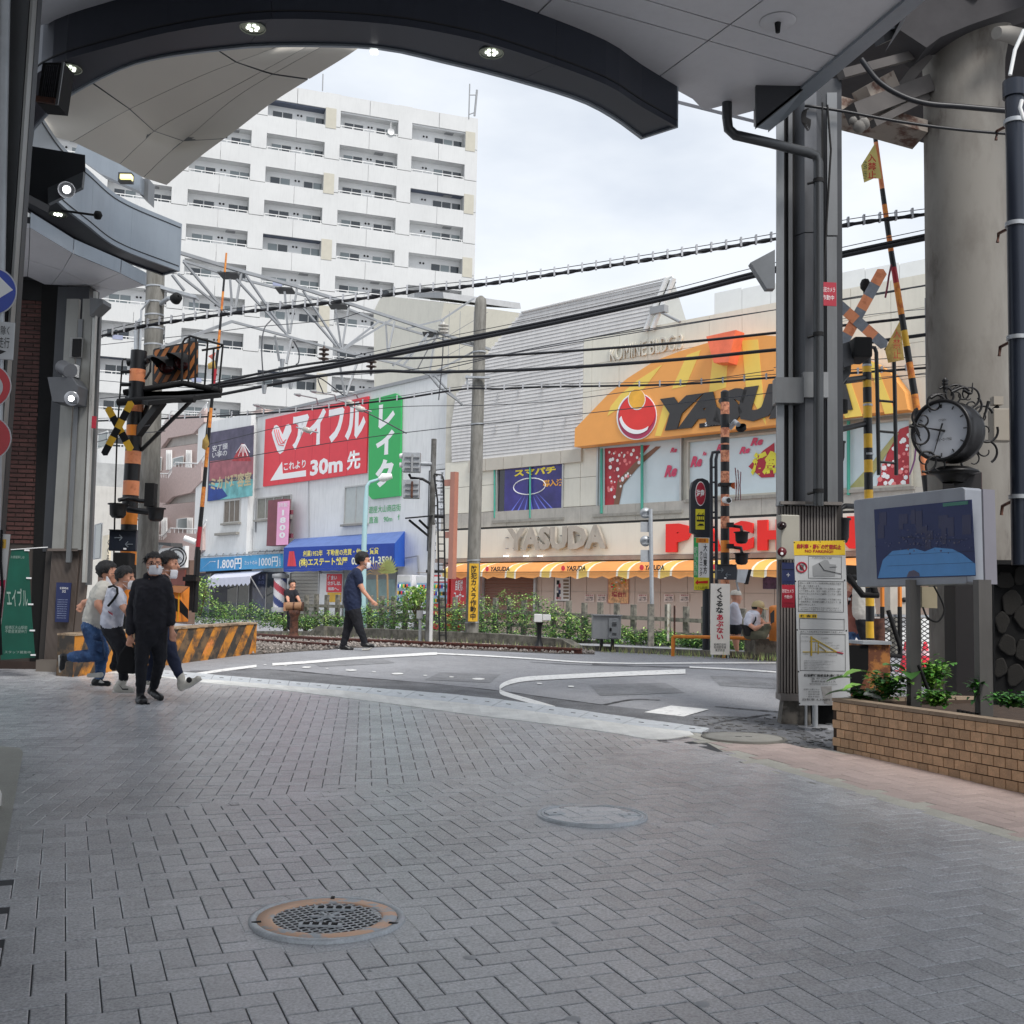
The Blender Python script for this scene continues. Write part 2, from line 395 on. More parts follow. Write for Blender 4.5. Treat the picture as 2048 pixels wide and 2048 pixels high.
# light border stones along the pink walk
n_=40;dxs,dys=(sB[0]-sA[0]),(sB[1]-sA[1]);Ls=math.hypot(dxs,dys);an=math.atan2(dys,dxs)
nx,ny=(-math.sin(an)*stw/2,math.cos(an)*stw/2)
if isr(sA[0]+nx,sA[1]+ny)<0:nx,ny=-nx,-ny
st=[(sA[0]+math.cos(an)*(.13+.26*i)+nx,sA[1]+math.sin(an)*(.13+.26*i)+ny,an)for i in range(30)]
lay([q for q in st if base_ok(q[0],q[1])],pav_b,'border_paver',ps,part_n=24,L=.258,W=stw)
# cut stones: thin fillers where two bonds meet, along the kerb and round the covers
fl_=MB()
def filler(pts,w_):
    for p,q in zip(pts,pts[1:]):
        n_k=max(1,int(math.hypot(q[0]-p[0],q[1]-p[1])/.22))
        for i in range(n_k):
            a=[p[0]+(q[0]-p[0])*i/n_k,p[1]+(q[1]-p[1])*i/n_k];c_=[p[0]+(q[0]-p[0])*(i+.97)/n_k,p[1]+(q[1]-p[1])*(i+.97)/n_k]
            d=Vector((c_[0]-a[0],c_[1]-a[1],0)).normalized();s_=Vector((-d.y,d.x,0))*w_
            fl_.add([(x,y,gz(y)+.0088)for x,y in((a[0]-s_.x,a[1]-s_.y),(c_[0]-s_.x,c_[1]-s_.y),(c_[0]+s_.x,c_[1]+s_.y),(a[0]+s_.x,a[1]+s_.y))],[(0,1,2,3)],pav)
filler(bl,.09);filler([gxy(*p)for p in kerb_lo],.10);filler(left_pad[1:6],.09);filler([gxy(1318,1485),gxy(1404,1478),gxy(1490,1492)],.13);filler([(sA[0],sA[1]),(sB[0],sB[1])],.07)
for hx,hy,hr in HO:
    for k in range(28):
        if not hr:break
        a0,a1=2*math.pi*k/28,2*math.pi*(k+.96)/28;fl_.add([(hx+math.cos(a)*r_,hy+math.sin(a)*r_,gz(hy+math.sin(a)*r_)+.0092)for a,r_ in((a0,hr-.04),(a1,hr-.04),(a1,hr+.09),(a0,hr+.09))],[(0,1,2,3)],pav)
fl_.obj('cut_stones',ps,kind='stuff')
# concrete pad on the far left
ground_sheet(left_pad,.014,M('pad_concrete',S(150,150,142),.7,var=.12,scale=2,fine=.12,bump=.4,bscale=120)).obj('concrete_pad',ps,kind='structure')
# kerb stones (white band), drain channel, rough asphalt strip
band_hi=[(-60,1316),(120,1333),(224,1347.6),(414,1361),(560,1372.5),(700,1385),(800,1397),(948,1411),(1114,1432),(1280,1455),(1404,1468)]
def gline(px,n=60):
    q=[Vector((*gxy(*p),0))for p in px];q=spline(q,8);d=[0]
    for a,b_ in zip(q,q[1:]):d.append(d[-1]+(b_-a).length)
    t=np.linspace(0,d[-1],n);return np.stack([np.interp(t,d,[v.x for v in q]),np.interp(t,d,[v.y for v in q])],1)
lo,hi=gline(kerb_lo,90),gline(band_hi,90)
ks=T('kerb_strip',(0,12,.3),None,None,kind='structure')
for i in range(0,88):
    a0,a1,b1,b0=lo[i],lo[i+1],hi[i+1],hi[i];g=.006
    e=lambda p,q:(p[0]+(q[0]-p[0])*g,p[1]+(q[1]-p[1])*g)
    q=[a0,e(a1,a0),e(b1,b0),b0];bb=MB()
    bb.prism([(x,y,gz(y)-.02)for x,y in q],(0,0,.036),kerb);bb.obj('kerb_stone',ks)
chan_hi=[(-60,1306),(120,1322),(414,1350),(700,1374),(948,1395),(1197,1428),(1420,1459)]
ch=gline(chan_hi,40);h2=gline(band_hi,40)
bb=MB()
for i in range(39):
    q=[h2[i],h2[i]*.02+h2[i+1]*.98,ch[i]*.02+ch[i+1]*.98,ch[i]]
    bb.prism([(x,y,gz(y)-.02)for x,y in q],(0,0,.034+.002*(i%2)),steel)
    # slots down the middle of each cover
    c=(q[0]+q[1]+q[2]+q[3])/4;dv=Vector((q[1]-q[0]).tolist()+[0]).normalized()
    bb.obox((c[0],c[1],gz(c[1])+.017),dv*.03,Vector((-dv.y,dv.x,0))*.006,(0,0,.002),blackm)
bb.obj('drain_channel',ks,kind='stuff')
rough_hi=[(380,1343),(540,1340),(700,1354.6),(860,1368),(990,1382),(1100,1397),(1205,1411),(1290,1420),(1380,1432),(1480,1434),(1560,1440),(1600,1455),(1640,1480)]
ground_sheet([gxy(*p)for p in[(330,1345),(414,1350),(700,1374),(948,1395),(1197,1428),(1420,1459),(1404,1474),(1470,1487),(1580,1492),(1665,1503)]]+[gxy(*p)for p in rough_hi[::-1]],.006,asph_d).obj('rough_asphalt',ks,kind='stuff')
# loose broken asphalt by the pillar
bb=MB();rc=MW('broken_asphalt',S(92,92,94),S(124,124,122),30,.4,.6,.9,.6)
for i in range(230):
    p=G(random.uniform(1380,1668),random.uniform(1436,1498))
    if not inside(p.x,p.y,street):bb.obox((p.x,p.y,p.z+.01),Vector((random.uniform(.01,.03),random.uniform(-.01,.01),0)),Vector((random.uniform(-.01,.01),random.uniform(.01,.03),0)),(0,0,random.uniform(.001,.005)),rc)
bb.obj('asphalt_crumbs',None,kind='stuff')
# road markings
rm=T('road_markings',(0,16,.5),None,None,kind='structure')
def stripe(name,px,wpx,n=24):
    """painted line through photo points, its width given as the photo height wpx"""
    c=gline(px,n);v=[]
    cu=[gxy(x,y-wpx/2)for x,y in px];cl=[gxy(x,y+wpx/2)for x,y in px]
    u_,l_=gline([(x,y-wpx/2)for x,y in px],n),gline([(x,y+wpx/2)for x,y in px],n);b_=MB()
    for i in range(n-1):b_.add([(x,y,gz(y)+.0095)for x,y in(u_[i],u_[i+1],l_[i+1],l_[i])],[(0,1,2,3)],white_p)
    b_.obj(name,rm)
stripe('painted_line',[(389,1350),(450,1341),(513,1333)],5)
stripe('painted_line',[(544.5,1330),(620,1325),(700,1318),(800,1312),(874,1308)],5)
stripe('painted_line',[(1110,1418),(1062,1404),(1023,1393),(1001,1385),(1001,1375),(1018,1366),(1045,1360),(1081,1357),(1197,1351),(1290,1347),(1371,1344)],9,60)
stripe('painted_line',[(874,1308),(960,1312),(1060,1318),(1160,1325),(1271,1328)],2.6)
stripe('painted_line',[(1271,1328),(1380,1327),(1552,1326.5)],3.0)
stripe('painted_line',[(1379,1335),(1460,1339),(1552,1345)],3.0)
ground_sheet([gxy(*p)for p in[(1288,1426),(1342,1412.6),(1418,1420),(1367,1434.6)]],.0095,white_p).obj('painted_diamond',rm)
for x,y,w_,h_ in[(530,1330.5,7,2),(571,1333,8,2),(613,1335.5,22,5),(654,1338,8,2),(702,1341.5,28,5),(748,1345,10,2.4),(795,1348.5,28,6),(850,1352,10,3),(903,1355,12,3),(957,1359,30,6),(1018,1364,12,3),(1079,1368,14,4),(1142,1374,15,5)]:
    b_=MB();p0,p1,p2,p3=G(x-w_/2,y),G(x,y+h_/2),G(x+w_/2,y),G(x,y-h_/2)
    c=(p0+p1+p2+p3)/4;b_.add([Vector((c.x+math.cos(t)*(p2-p0).length*.42,c.y+math.sin(t)*(p3-p1).length*.3,0))for t in[k*math.pi/6 for k in range(12)]],[tuple(range(12))],white_p)
    b_.v=[(v[0],v[1],gz(v[1])+.0095)for v in b_.v];b_.obj('paint_dot',rm)
for q in([(880,1345),(1000,1349),(980,1366),(850,1360)],[(1180,1370),(1330,1366),(1370,1386),(1200,1392)],[(620,1322),(760,1317),(790,1326),(640,1334)],[(1420,1352),(1552,1356),(1552,1378),(1440,1372)]):ground_sheet([gxy(*p)for p in q],.0045,asph_p).obj('asphalt_patch',rm)
# dark seams in the asphalt
b_=MB()
for px in([(700,1354.6),(860,1368),(990,1382),(1100,1397),(1205,1411)],[(1205,1411),(1265,1400),(1320,1401)],[(1184,1329),(1300,1334),(1552,1342)],[(1060,1325),(1184,1331),(1420,1336)],[(1430,1414),(1500,1420),(1560,1425)],[(1420,1450),(1470,1440),(1540,1430)],[(380,1343),(540,1340),(700,1354)]):
    c=gline(px,24)
    for i in range(23):
        d=Vector((c[i+1]-c[i]).tolist()+[0]);nn=Vector((-d.y,d.x,0)).normalized()*(.016+.012*random.random())
        p,q=Vector((*c[i],0)),Vector((*c[i+1],0))
        b_.add([(v.x,v.y,gz(v.y)+.0085)for v in(p-nn,q-nn,q+nn,p+nn)],[(0,1,2,3)],joint)
b_.obj('asphalt_seam',rm)
# flower of gum spots on the pavers
gum=M('gum',S(178,180,182),.6,var=.1);b_=MB()
for x,y,r in[(1318,1752,.017),(1372,1748,.014),(1355,1823,.018),(1440,1817,.015),(1510,1809,.026),(940,1920,.03),(740,1947,.01),(1404,2014,.03),(1146,2044,.03),(1484,1540,.02),(1638,1687,.022),(1560,1688,.018),(1543,1649,.018),(1232,1820,.012),(1110,1850,.02),(1922,1755,.008),(900,1713,.016),(1335,1690,.012),(1180,1990,.012),(1010,1985,.01)]:
    p=G(x,y);b_.lathe((p.x,p.y,p.z+.0108),[(0,.0022),(r*.7,.002),(r,0)],gum,10)
b_.obj('gum_spots',None,kind='stuff')
# ================================================================== manholes
gridp=Pl(0,1)   # unused plane kept for lettering frames
def disc_frame(c):return c
def manhole_grate():
    c=G(655,1842);z=c.z+.0125;r=.335;t=T('manhole_grate',(c.x,c.y,c.z),'round cast iron grate with a worn orange ring, nearest cover in the paving','manhole cover')
    b=MB();b.lathe((c.x,c.y,z),[(r-.03,-.02),(r-.03,.006),(r-.012,.008),(r,.006),(r+.004,-.004),(r+.004,-.02)],steel,64);b.obj('frame',t)
    b=MB();ring=MW('worn_orange_ring',S(206,210,214),S(250,206,174),9,.42,.5,.6,.2)
    b.lathe((c.x,c.y,z),[(.235,-.02),(.235,.004),(.245,.006),(r-.034,.006),(r-.034,-.02)],ring,64);b.obj('orange_ring',t)
    b=MB();b.lathe((c.x,c.y,z-.0035),[(0,0),(.3,0)],dark,48);b.obj('pit',t)
    b=MB();s=.034
    for i in range(-7,8):
        for dv in((1,0),(0,1)):
            o=i*s;h=math.sqrt(max(.236**2-o*o,0))
            if h<.02:continue
            a=math.radians(33);ca,sa=math.cos(a),math.sin(a)
            d=Vector((dv[0]*ca-dv[1]*sa,dv[0]*sa+dv[1]*ca,0));q=Vector((-d.y,d.x,0))
            b.obox(Vector((c.x,c.y,z))+q*o,d*h,q*.0036,(0,0,.0012),M('grate_steel',S(214,216,218),.5,.1,var=.1))
    b.obj('grate_bars',t)
    b=MB()
    for k in range(6):
        a=k*math.pi/3;d=Vector((math.cos(a),math.sin(a),0));b.obox(Vector((c.x,c.y,z+.006))+d*.04,d*.035,Vector((-d.y,d.x,0))*.006,(0,0,.003),steel)
    b.lathe((c.x,c.y,z+.004),[(.02,0),(.02,.006),(.012,.006),(.012,0)],steel,12)
    for s_ in(-1,1):b.obox((c.x+s_*.01,c.y+s_*.125,z+.007),(.09,0,0),(0,.022,0),(0,0,.004),steel)
    for s_ in(-1,1):
        for k in range(4):b.obox((c.x+s_*.01+(k-1.5)*.04,c.y+s_*.125,z+.0125),(.013,0,0),(0,.013,0),(0,0,.002),blackm)
    b.obj('emblem',t)
    b=MB()
    for a in(200,345,95):d=Vector((math.cos(math.radians(a)),math.sin(math.radians(a)),0));b.obox(Vector((c.x,c.y,z+.0075))+d*(r-.03),d*.02,Vector((-d.y,d.x,0))*.009,(0,0,.0012),blackm)
    b.obj('lifting_slot',t)
manhole_grate()
c=G(1184,1634);z=c.z+.0125;r=.345
t=T('manhole_cover',(c.x,c.y,c.z),'round cover filled with grey pavers, steel rim, middle of the street','manhole cover')
b=MB();b.lathe((c.x,c.y,z),[(r-.008,-.02),(r-.008,.006),(r,.008),(r+.006,.006),(r+.006,-.02)],steel,64);b.obj('outer_rim',t)
b=MB();b.lathe((c.x,c.y,z),[(r-.036,-.02),(r-.036,.006),(r-.03,.008),(r-.02,.006),(r-.02,-.02)],steel,64);b.obj('inner_rim',t)
b=MB();b.lathe((c.x,c.y,z+.001),[(0,0),(r,0)],M('cover_fill',S(222,223,225),.4,var=.1,scale=6,fine=.2),64);b.obj('bed',t)
bm_=herring((.927,.376),lambda x,y:math.hypot(x-c.x,y-c.y)<.25,(c.x-.5,c.y-.5,c.x+.5,c.y+.5),.03,.05)
for x,y,a in bm_:
    vs,fs=stone(2*A_-.012,A_-.012,.006);b=MB();ca,sa=math.cos(a),math.sin(a)
    b.add([(x+v[0]*ca-v[1]*sa,y+v[0]*sa+v[1]*ca,z-.0005+v[2])for v in vs],fs,MATS['cover_fill']);b.obj('paver',t)
b=MB()
for s_ in(-1,1):
    q=Vector((c.x+s_*.235,c.y-s_*.0,z+.006));b.obox(q,(.055,.02,0),(-.014,.035,0),(0,0,.004),steel)
    b.lathe(q+Vector((0,0,.0042)),[(0,0),(.012,0)],blackm,10)
b.obj('lifting_plate',t)
c=G(1487,1478);t=T('round_manhole',(c.x,c.y,c.z),'plain concrete manhole lid at the foot of the right pillar','manhole cover')
b=MB();b.lathe((c.x,c.y,c.z+.014),[(0,.008),(.36,.008),(.365,.004),(.37,-.02)],M('lid_concrete',S(150,148,142),.8,var=.12,scale=8,fine=.15,bump=.4,bscale=90),48);b.obj('lid',t)
b=MB();b.lathe((c.x,c.y,c.z+.014),[(.372,-.02),(.372,.007),(.4,.006),(.4,-.02)],M('lid_rim',S(120,118,112),.8,.2,var=.15,scale=8),48);b.obj('rim',t)
b=MB();[b.obox((c.x+dx,c.y,c.z+.0235),(.03,0,0),(0,.01,0),(0,0,.001),joint)for dx in(-.05,.05)];b.obj('lifting_slot',t)
# ================================================================== apartment tower
apt_w=M('tower_white',S(202,203,202),.7,var=.05,scale=.3,streak=.07)
apt_i=M('tower_recess',S(232,233,233),.8,var=.03,scale=.5)
apt_s=M('tower_soffit',S(228,229,228),.8,var=.03)
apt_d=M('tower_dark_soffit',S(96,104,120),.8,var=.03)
apt_b=M('tower_beige',S(186,182,168),.7,var=.05)
AP=Pl(955,100,(.941,.338))
if True:
    o=AP.pt(-20,0);t=T('apartment_tower',o,'white high rise apartment block with rows of recessed balconies, tallest building','apartment building')
    def slab(u0,z0,u1,z1,o0,o1,m,nm=None,par=None,b=None):
        bb=b or MB();rect(bb,AP,(u0,z0,u1,z1),m,o0,o1-o0,uvb=True)
        if nm:return bb.obj(nm,par or t)
    bays=[(-7.3,-2.2,4),(-13.9,-8.6,3),(-20.3,-15.24,2),(-26.7,-21.6,1),(-33.1,-28.0,0),(-39.5,-34.4,-1)]
    slab(-46,0,-1.0,46.6,-14,-1.0,apt_i,'core_wall')
    # grooves show between the cladding panels because each panel is a slab of its own
    us=[-45.9]+sum([[a-.65,b]for a,b,_ in bays[::-1]],[])+[-1.0]
    for k in range(6):   # piers, storey by storey
        a,b_,_=bays[k];u1=-1.0 if k==0 else bays[k-1][0];u0=b_
        for f in range(15):
            z1=46.6-3.0*f if f else 46.6;z0=43.55-3.0*f
            z1=43.52-3.0*(f-1)if f else 46.6
            bb=MB();rect(bb,AP,(u0,z0+.03,u1,z1,),apt_w,-2.0,2.0,uvb=True);bb.obj('pier_panel',t)
    slab(-46,0,-39.5,46.6,-2.0,0,apt_w,'end_wall')
    for k,(a,b_,col)in enumerate(bays):
        bb=MB();um=(a+b_)/2
        for q0,q1 in((a,um-.02),(um+.02,b_)):rect(bb,AP,(q0,45.13,q1,46.55),apt_w,-2.0,1.99,uvb=True)
        bb.obj('parapet_panel',t)
        for f in range(14):
            zt=45.0-3.0*f;zp=zt-1.40;zf=zt-2.4
            hs=(f+col)%2==0      # plain parapet / glass railed ones alternate like a chequerboard
            dk=(col+f)%4==2 if col%2==0 else False
            big=(f%2==0)if col in(4,2)else False
            if zf<3:continue
            par=MB();zb=zt-3.0
            for q0,q1 in((a,um-.015),(um+.015,b_)):rect(par,AP,(q0,zb+.0,q1,zp),apt_w,-.16,.15,uvb=True)
            po=par.obj('balcony_parapet',t)
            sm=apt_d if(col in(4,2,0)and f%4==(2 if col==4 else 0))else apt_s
            rect(bb2 := MB(),AP,(a,zt,b_,zt+.12),sm,-2.0,1.85,uvb=True);bb2.obj('balcony_soffit',t)
            if not big:
                rl=MB();rect(rl,AP,(a+.02,zp+.18,b_-.02,zp+.24),white,-.12,.05,uvb=True)
                for i in range(6):uu=a+.1+(b_-a-.2)*i/5;rect(rl,AP,(uu-.025,zp,uu+.025,zp+.2),white,-.12,.05,uvb=True)
                rl.obj('handrail',po)
            if big:
                rect(be := MB(),AP,(b_+.01,zp-.25,b_+.95,zt+.2),apt_b,.0,.04,uvb=True);be.obj('beige_panel',t)
            # two window groups, vents, hatch, unit
            w0=a+(2.4 if col==4 else .55)
            for(p0,p1)in((w0,w0+1.7),(w0+(1.85 if col==4 else 2.95),w0+(3.5 if col==4 else 4.55))):
                wf=MB();rect(wf,AP,(p0-.06,zf,p1+.06,zf+1.98),white,-1.0,.04,uvb=True);wo_=wf.obj('window',t)
                for g0,g1 in((p0,(p0+p1)/2-.04),((p0+p1)/2+.04,p1)):
                    gl=MB();rect(gl,AP,(g0,zf+.05,g1,zf+1.9),random.choice([glass_d,glass_d,glass_g]),-.97,.03,uvb=True);gl.obj('pane',wo_)
            v=MB()
            for q in(0,.3):v.lathe(AP.pt(a+2.75-(1.4 if col==4 else 0)+q,zt-.55,-.98),[(0,.05),(.09,.05),(.09,0)],ink,8,AP.n)
            v.obj('vent',t)
            if random.random()<.6:
                q=MB();rect(q,AP,(a+3.3,zt-.05,a+4.1,zt-.01),grey,-.9,.5,uvb=True);q.obj('ceiling_hatch',t)
            if random.random()<.5:
                q=MB();rect(q,AP,(a+2.4,zf,a+2.8,zf+.55),white,-.98,.3,uvb=True);q.lathe(AP.pt(a+2.6,zf+.3,-.66),[(0,.02),(.16,.02)],grey,10,AP.n);q.obj('air_conditioner',t)
            if f>1 and random.random()<.04:
                q=MB();rect(q,AP,(a+1,zp-.1,a+1.8,zp+.25),M('laundry',S(150,156,180),.9),-.1,.13,uvb=True);q.obj('hung_laundry',t)
    # white dish on the top floor
    q=MB();d=AP.pt(-9.3,43.9,.02);q.lathe(d,[(0,0),(.2,.04),(.32,.12)],white,12,AP.n);q.tube([d,d+Vector((0,0,.9))],.03,white);q.obj('dish',t)
    an=T('roof_antenna',AP.pt(-2.2,46.6),'slim grey aerial frame on the right corner of the white tower','antenna')
    b=MB();p0=AP.at(937.5,238);p1=AP.at(939.5,168);b.tube([p0,p1],.06,grey,6);p2=AP.at(949,232);p3=AP.at(954,180);b.tube([p2,p3],.1,grey,6);b.obj('mast',an)
    b=MB();b.tube([AP.at(938,229),AP.at(949,225)],.05,grey,6);b.tube([AP.at(938.5,190),AP.at(953,190)],.05,grey,6);b.obj('bracket',an)
    an=T('lightning_rod',AP.at(645,182),'thin rod standing on the roof edge of the white tower','rod');b=MB();b.tube([AP.at(645,182),AP.at(646,148)],.05,grey,6);b.obj('rod',an)
# ================================================================== pink tiled apartments (left, behind the crossing)
pinkt=M('pink_tile',S(190,168,162),.6,var=.1,scale=8,fine=.12)
PB=Pl(400,62,(-.60,.80));t=T('pink_apartments',PB.pt(2,0),'pink tiled apartment block with stepped corner balconies, left of the white shop','apartment building')
b=MB();rect(b,PB,(-1.0,0,16,12.4),pinkt,-6,3.2,uvb=True);b.obj('wall',t)
c2=crop(180,700,4.293)
PF=Pl(400,57,(-.60,.80))
for k,(zt,zb)in enumerate(((1,0),(0,0),(0,0))):
    pass
def balcony(ytop,x0,xm,x1,h,step):
    """parapet that steps: left run lower in the picture, right run nearer"""
    b=MB();poly(b,PF,[c2(x0,ytop+step),c2(xm-60,ytop+step),c2(xm,ytop),c2(xm,ytop+h+30),c2(xm-60,ytop+h+step),c2(x0,ytop+h+step-40)],pinkt,-1.0,.2);
    poly(b,PF,[c2(xm,ytop),c2(x1-60,ytop+10),c2(x1,ytop-60),c2(x1,ytop+h-110),c2(x1-90,ytop+h-10),c2(xm,ytop+h+30)],pinkt,-1.0,.22)
    o=b.obj('balcony',t)
    r=MB();pts=[c2(x0,ytop+step-28),c2(xm-60,ytop+step-28),c2(xm,ytop-40),c2(x1-60,ytop-30),c2(x1,ytop-110)]
    r.tube([PF.at(*p,-.8)for p in pts],.035,white,6)
    for a,bq in zip(pts,pts[1:]):
        for i in range(7):
            f=i/7;x,y=a[0]+(bq[0]-a[0])*f,a[1]+(bq[1]-a[1])*f;r.tube([PF.at(x,y,-.8),PF.at(x,y+9,-.8)],.018,white,4)
    r.obj('railing',o)
    s=MB();poly(s,PF,[c2(xm-60,ytop+h+step),c2(xm,ytop+h+30),c2(x1-90,ytop+h-10),c2(x1,ytop+h+60),c2(xm-100,ytop+h+step+10)],M('slab_underside',S(176,170,164),.8),-1.2,.1);s.obj('balcony_underside',o)
balcony(620-60,540,700,1010,170,110)
balcony(1005,530,735,990,230,85)
balcony(1570,510,690,1000,260,50)
for(x0,y0,x1,y1)in((540,935,612,1040),(720,925,800,985),(760,1450,840,1530),(510,1490,590,1590),(75,715,150,830)):
    x0,y0=c2(x0,y0);x1,y1=c2(x1,y1);b=MB();rect(b,PB,(x0-1,y0-1,x1+1,y1+1),white,-2.8,.12);w_=b.obj('window',t);b=MB();rect(b,PB,(x0,y0,x1,y1),glass_g,-2.68,.04);b.obj('pane',w_)
for(x,y)in((660,860),(830,860),(840,1440),(620,1440)):
    q=MB();a,d=c2(x,y),c2(x,y+170);
    for i in range(4):q.tube([PB.at(a[0]+i*3,a[1],-2.6),PB.at(d[0]+i*3,d[1],-2.6)],.06,white,6)
    q.obj('drain_pipe',t)
# grey house with slit window behind the mast
GB=Pl(215,40,(-.5,.86));t=T('grey_house',GB.at(200,1190),'pale grey rendered house with a tall slit window, seen left of the striped mast','house')
b=MB();rect(b,GB,(150,1000,262,1200),M('grey_render',S(196,194,188),.8,var=.05,streak=.1),-5,5);poly(b,GB,[(180,1000),(205,955),(262,930),(262,1000)],M('grey_roof',S(150,152,152),.6),-5,5);b.obj('wall',t)
b=MB();rect(b,GB,(190,1048,204,1118),grey,0,.05);w_=b.obj('window',t);b=MB();rect(b,GB,(192,1050,202,1116),glass_d,.05,.02);b.obj('pane',w_)
# ================================================================== white shop building with the money-lender boards
SH=Pl(808,46,(-.66,.751));e=crop(350,780,3.5127)
wall_w=M('white_render',S(224,225,224),.75,var=.05,scale=1.2,streak=.13,bump=.15,bscale=12)
def B4(f,x0,y0,x1,y1):a,b_=f(x0,y0);c_,d_=f(x1,y1);return(a,b_,c_,d_)
sb=T('white_shop',SH.pt(6,.4),'white three storey shop block carrying the red and green wall boards','shop building')
b=MB();rect(b,SH,(-2.85,.4,13.2,10.72),wall_w,-8,8,uvb=True);b.obj('wall',sb)
for i,u0 in enumerate((-2.85,.55,4.0,7.4,10.8)):       # pour joints of the render as separate upper panels
    b=MB();rect(b,SH,(u0+.02,7.05,min(u0+3.4,13.2),10.76),wall_w,0,.02,uvb=True);b.obj('wall_panel',sb)
b=MB();rect(b,SH,(13.25,3.45,19.3,10.95),wall_w,-8,8.35,uvb=True);rect(b,SH,(13.25,.4,19.0,3.4),M('shop_dark',S(60,62,66),.6),-8,7.7,uvb=True);b.obj('annex_wall',sb)
b=MB();rect(b,SH,(-2.9,10.72,13.3,10.86),grey,-8,8.1,uvb=True);b.obj('roof_edge',sb)
def window(par,pl,bx,off=0.,n=2,gm=None,fr=None,sill=True,d=.08,uvb=False):
    bx=bx if uvb else pl.box(bx,off);u0,z0,u1,z1=bx;b=MB();fr=fr or ralu
    for r_ in((u0-.06,z0-.06,u1+.06,z0),(u0-.06,z1,u1+.06,z1+.06),(u0-.06,z0,u0,z1),(u1,z0,u1+.06,z1)):rect(b,pl,r_,fr,off-.02,d,uvb=True)
    for i in range(1,n):u=u0+(u1-u0)*i/n;rect(b,pl,(u-.03,z0,u+.03,z1),fr,off-.02,d-.02,uvb=True)
    if sill:rect(b,pl,(u0-.15,z0-.16,u1+.15,z0-.065),conc,off-.02,.2,uvb=True)
    w_=b.obj('window',par)
    for i in range(n):
        b=MB();rect(b,pl,(u0+(u1-u0)*i/n+(.03 if i else 0),z0,u0+(u1-u0)*(i+1)/n-(.03 if i<n-1 else 0),z1),gm or glass_g,off,.02,uvb=True);b.obj('pane',w_)
    return w_
blind=M('window_blind',S(176,182,180),.3,var=.06,scale=4)
window(sb,SH,B4(e,1200,680,1350,930),0,2,blind)
window(sb,SH,B4(e,585,755,815,895),0,4,M('dusty_glass',S(120,120,112),.25,var=.15,scale=5))
window(sb,SH,B4(e,352,780,458,925),.35,3,M('dusty_glass2',S(104,96,88),.25,var=.25,scale=6))
b=MB();rect(b,SH,SH.box(B4(e,300,1003,452,1020),.35),conc,.35,.2,uvb=True);b.obj('ledge',sb)
b=MB();b.tube([SH.at(*e(938,640),.05),SH.at(*e(940,1035),.05)],.02,grey,5);b.tube([SH.at(*e(566,760),.05),SH.at(*e(564,1000),.05)],.04,grey,5);b.tube([SH.at(*e(1618,1180),.05),SH.at(*e(1705,1165),.05),SH.at(*e(1712,1340),.05)],.03,grey,5);b.obj('wall_pipe',sb)
# red board
rb=T('red_board',SH.pt(7.5,7.08),'big red wall board with white katakana, a leaf mark and a left arrow','advertising board')
b=MB();rect(b,SH,(2.97,7.08,12.18,10.5),red,.03,.09,uvb=True);b.obj('panel',rb)
b=MB();
for u in(4.5,6.0,7.55,9.1,10.6):rect(b,SH,(u-.008,7.1,u+.008,10.48),redd,.12,.003,uvb=True)
b.obj('panel_seam',rb)
text(rb,'アイフル',SH,(545+41,812,731,888),wink,.125,bold=.05)
text(rb,'これより',SH,B4(e,765,500,918,555),wink,.125,bold=.02)
text(rb,'30m',SH,B4(e,950,475,1178,590),wink,.125,bold=.04)
text(rb,'先',SH,B4(e,1208,425,1303,560),wink,.125,bold=.03)
b=MB();poly(b,SH,[e(670,638),e(752,505),(e(757,588)),e(920,563),e(920,606)],wink,.12,.008);b.obj('arrow',rb)
b=MB()    # leaf shaped mark: two lobes of nested strokes
for k,(cx_,w_)in enumerate(((0,1),)):
    L=[(700,250),(680,300),(690,340),(720,430),(738,450),(762,432),(790,350),(818,290),(815,250),(800,238),(782,245),(765,290),(757,315),(745,290),(730,258),(715,246)]
    poly(b,SH,[e(x,y)for x,y in L],wink,.12,.008)
b.obj('leaf_mark',rb)
b=MB()
for k in range(3):
    x=697+k*15;b.tube([SH.at(*e(x,275+k*3),.132),SH.at(*e(x+12,330),.132),SH.at(*e(x+32,385-k*8),.132),SH.at(*e(765+k*8,392-k*22),.132)],.022,red,5)
b.obj('leaf_vein',rb)
gb=T('green_board',SH.at(*e(1485,760)),'tall green wall board with white katakana right of the red board','advertising board')
b=MB();poly(b,SH,[e(1376,72),e(1560,25),e(1599,55),e(1590,745),e(1395,768),e(1370,738)],green,.04,.09);b.obj('panel',gb)
text(gb,'レ',SH,B4(e,1430,95,1545,265),wink,.135,bold=.05);text(gb,'イ',SH,B4(e,1412,285,1540,455),wink,.135,bold=.05);text(gb,'ク',SH,B4(e,1408,485,1535,680),wink,.135,bold=.05)
text(gb,'遊座大山商店街',SH,B4(e,1362,808,1585,858),green,.02,name='direction_text');text(gb,'直進　90m',SH,B4(e,1362,885,1525,932),green,.02,name='direction_text');text(gb,'↑',SH,B4(e,1564,872,1580,914),green,.02,bold=.03,name='direction_text')
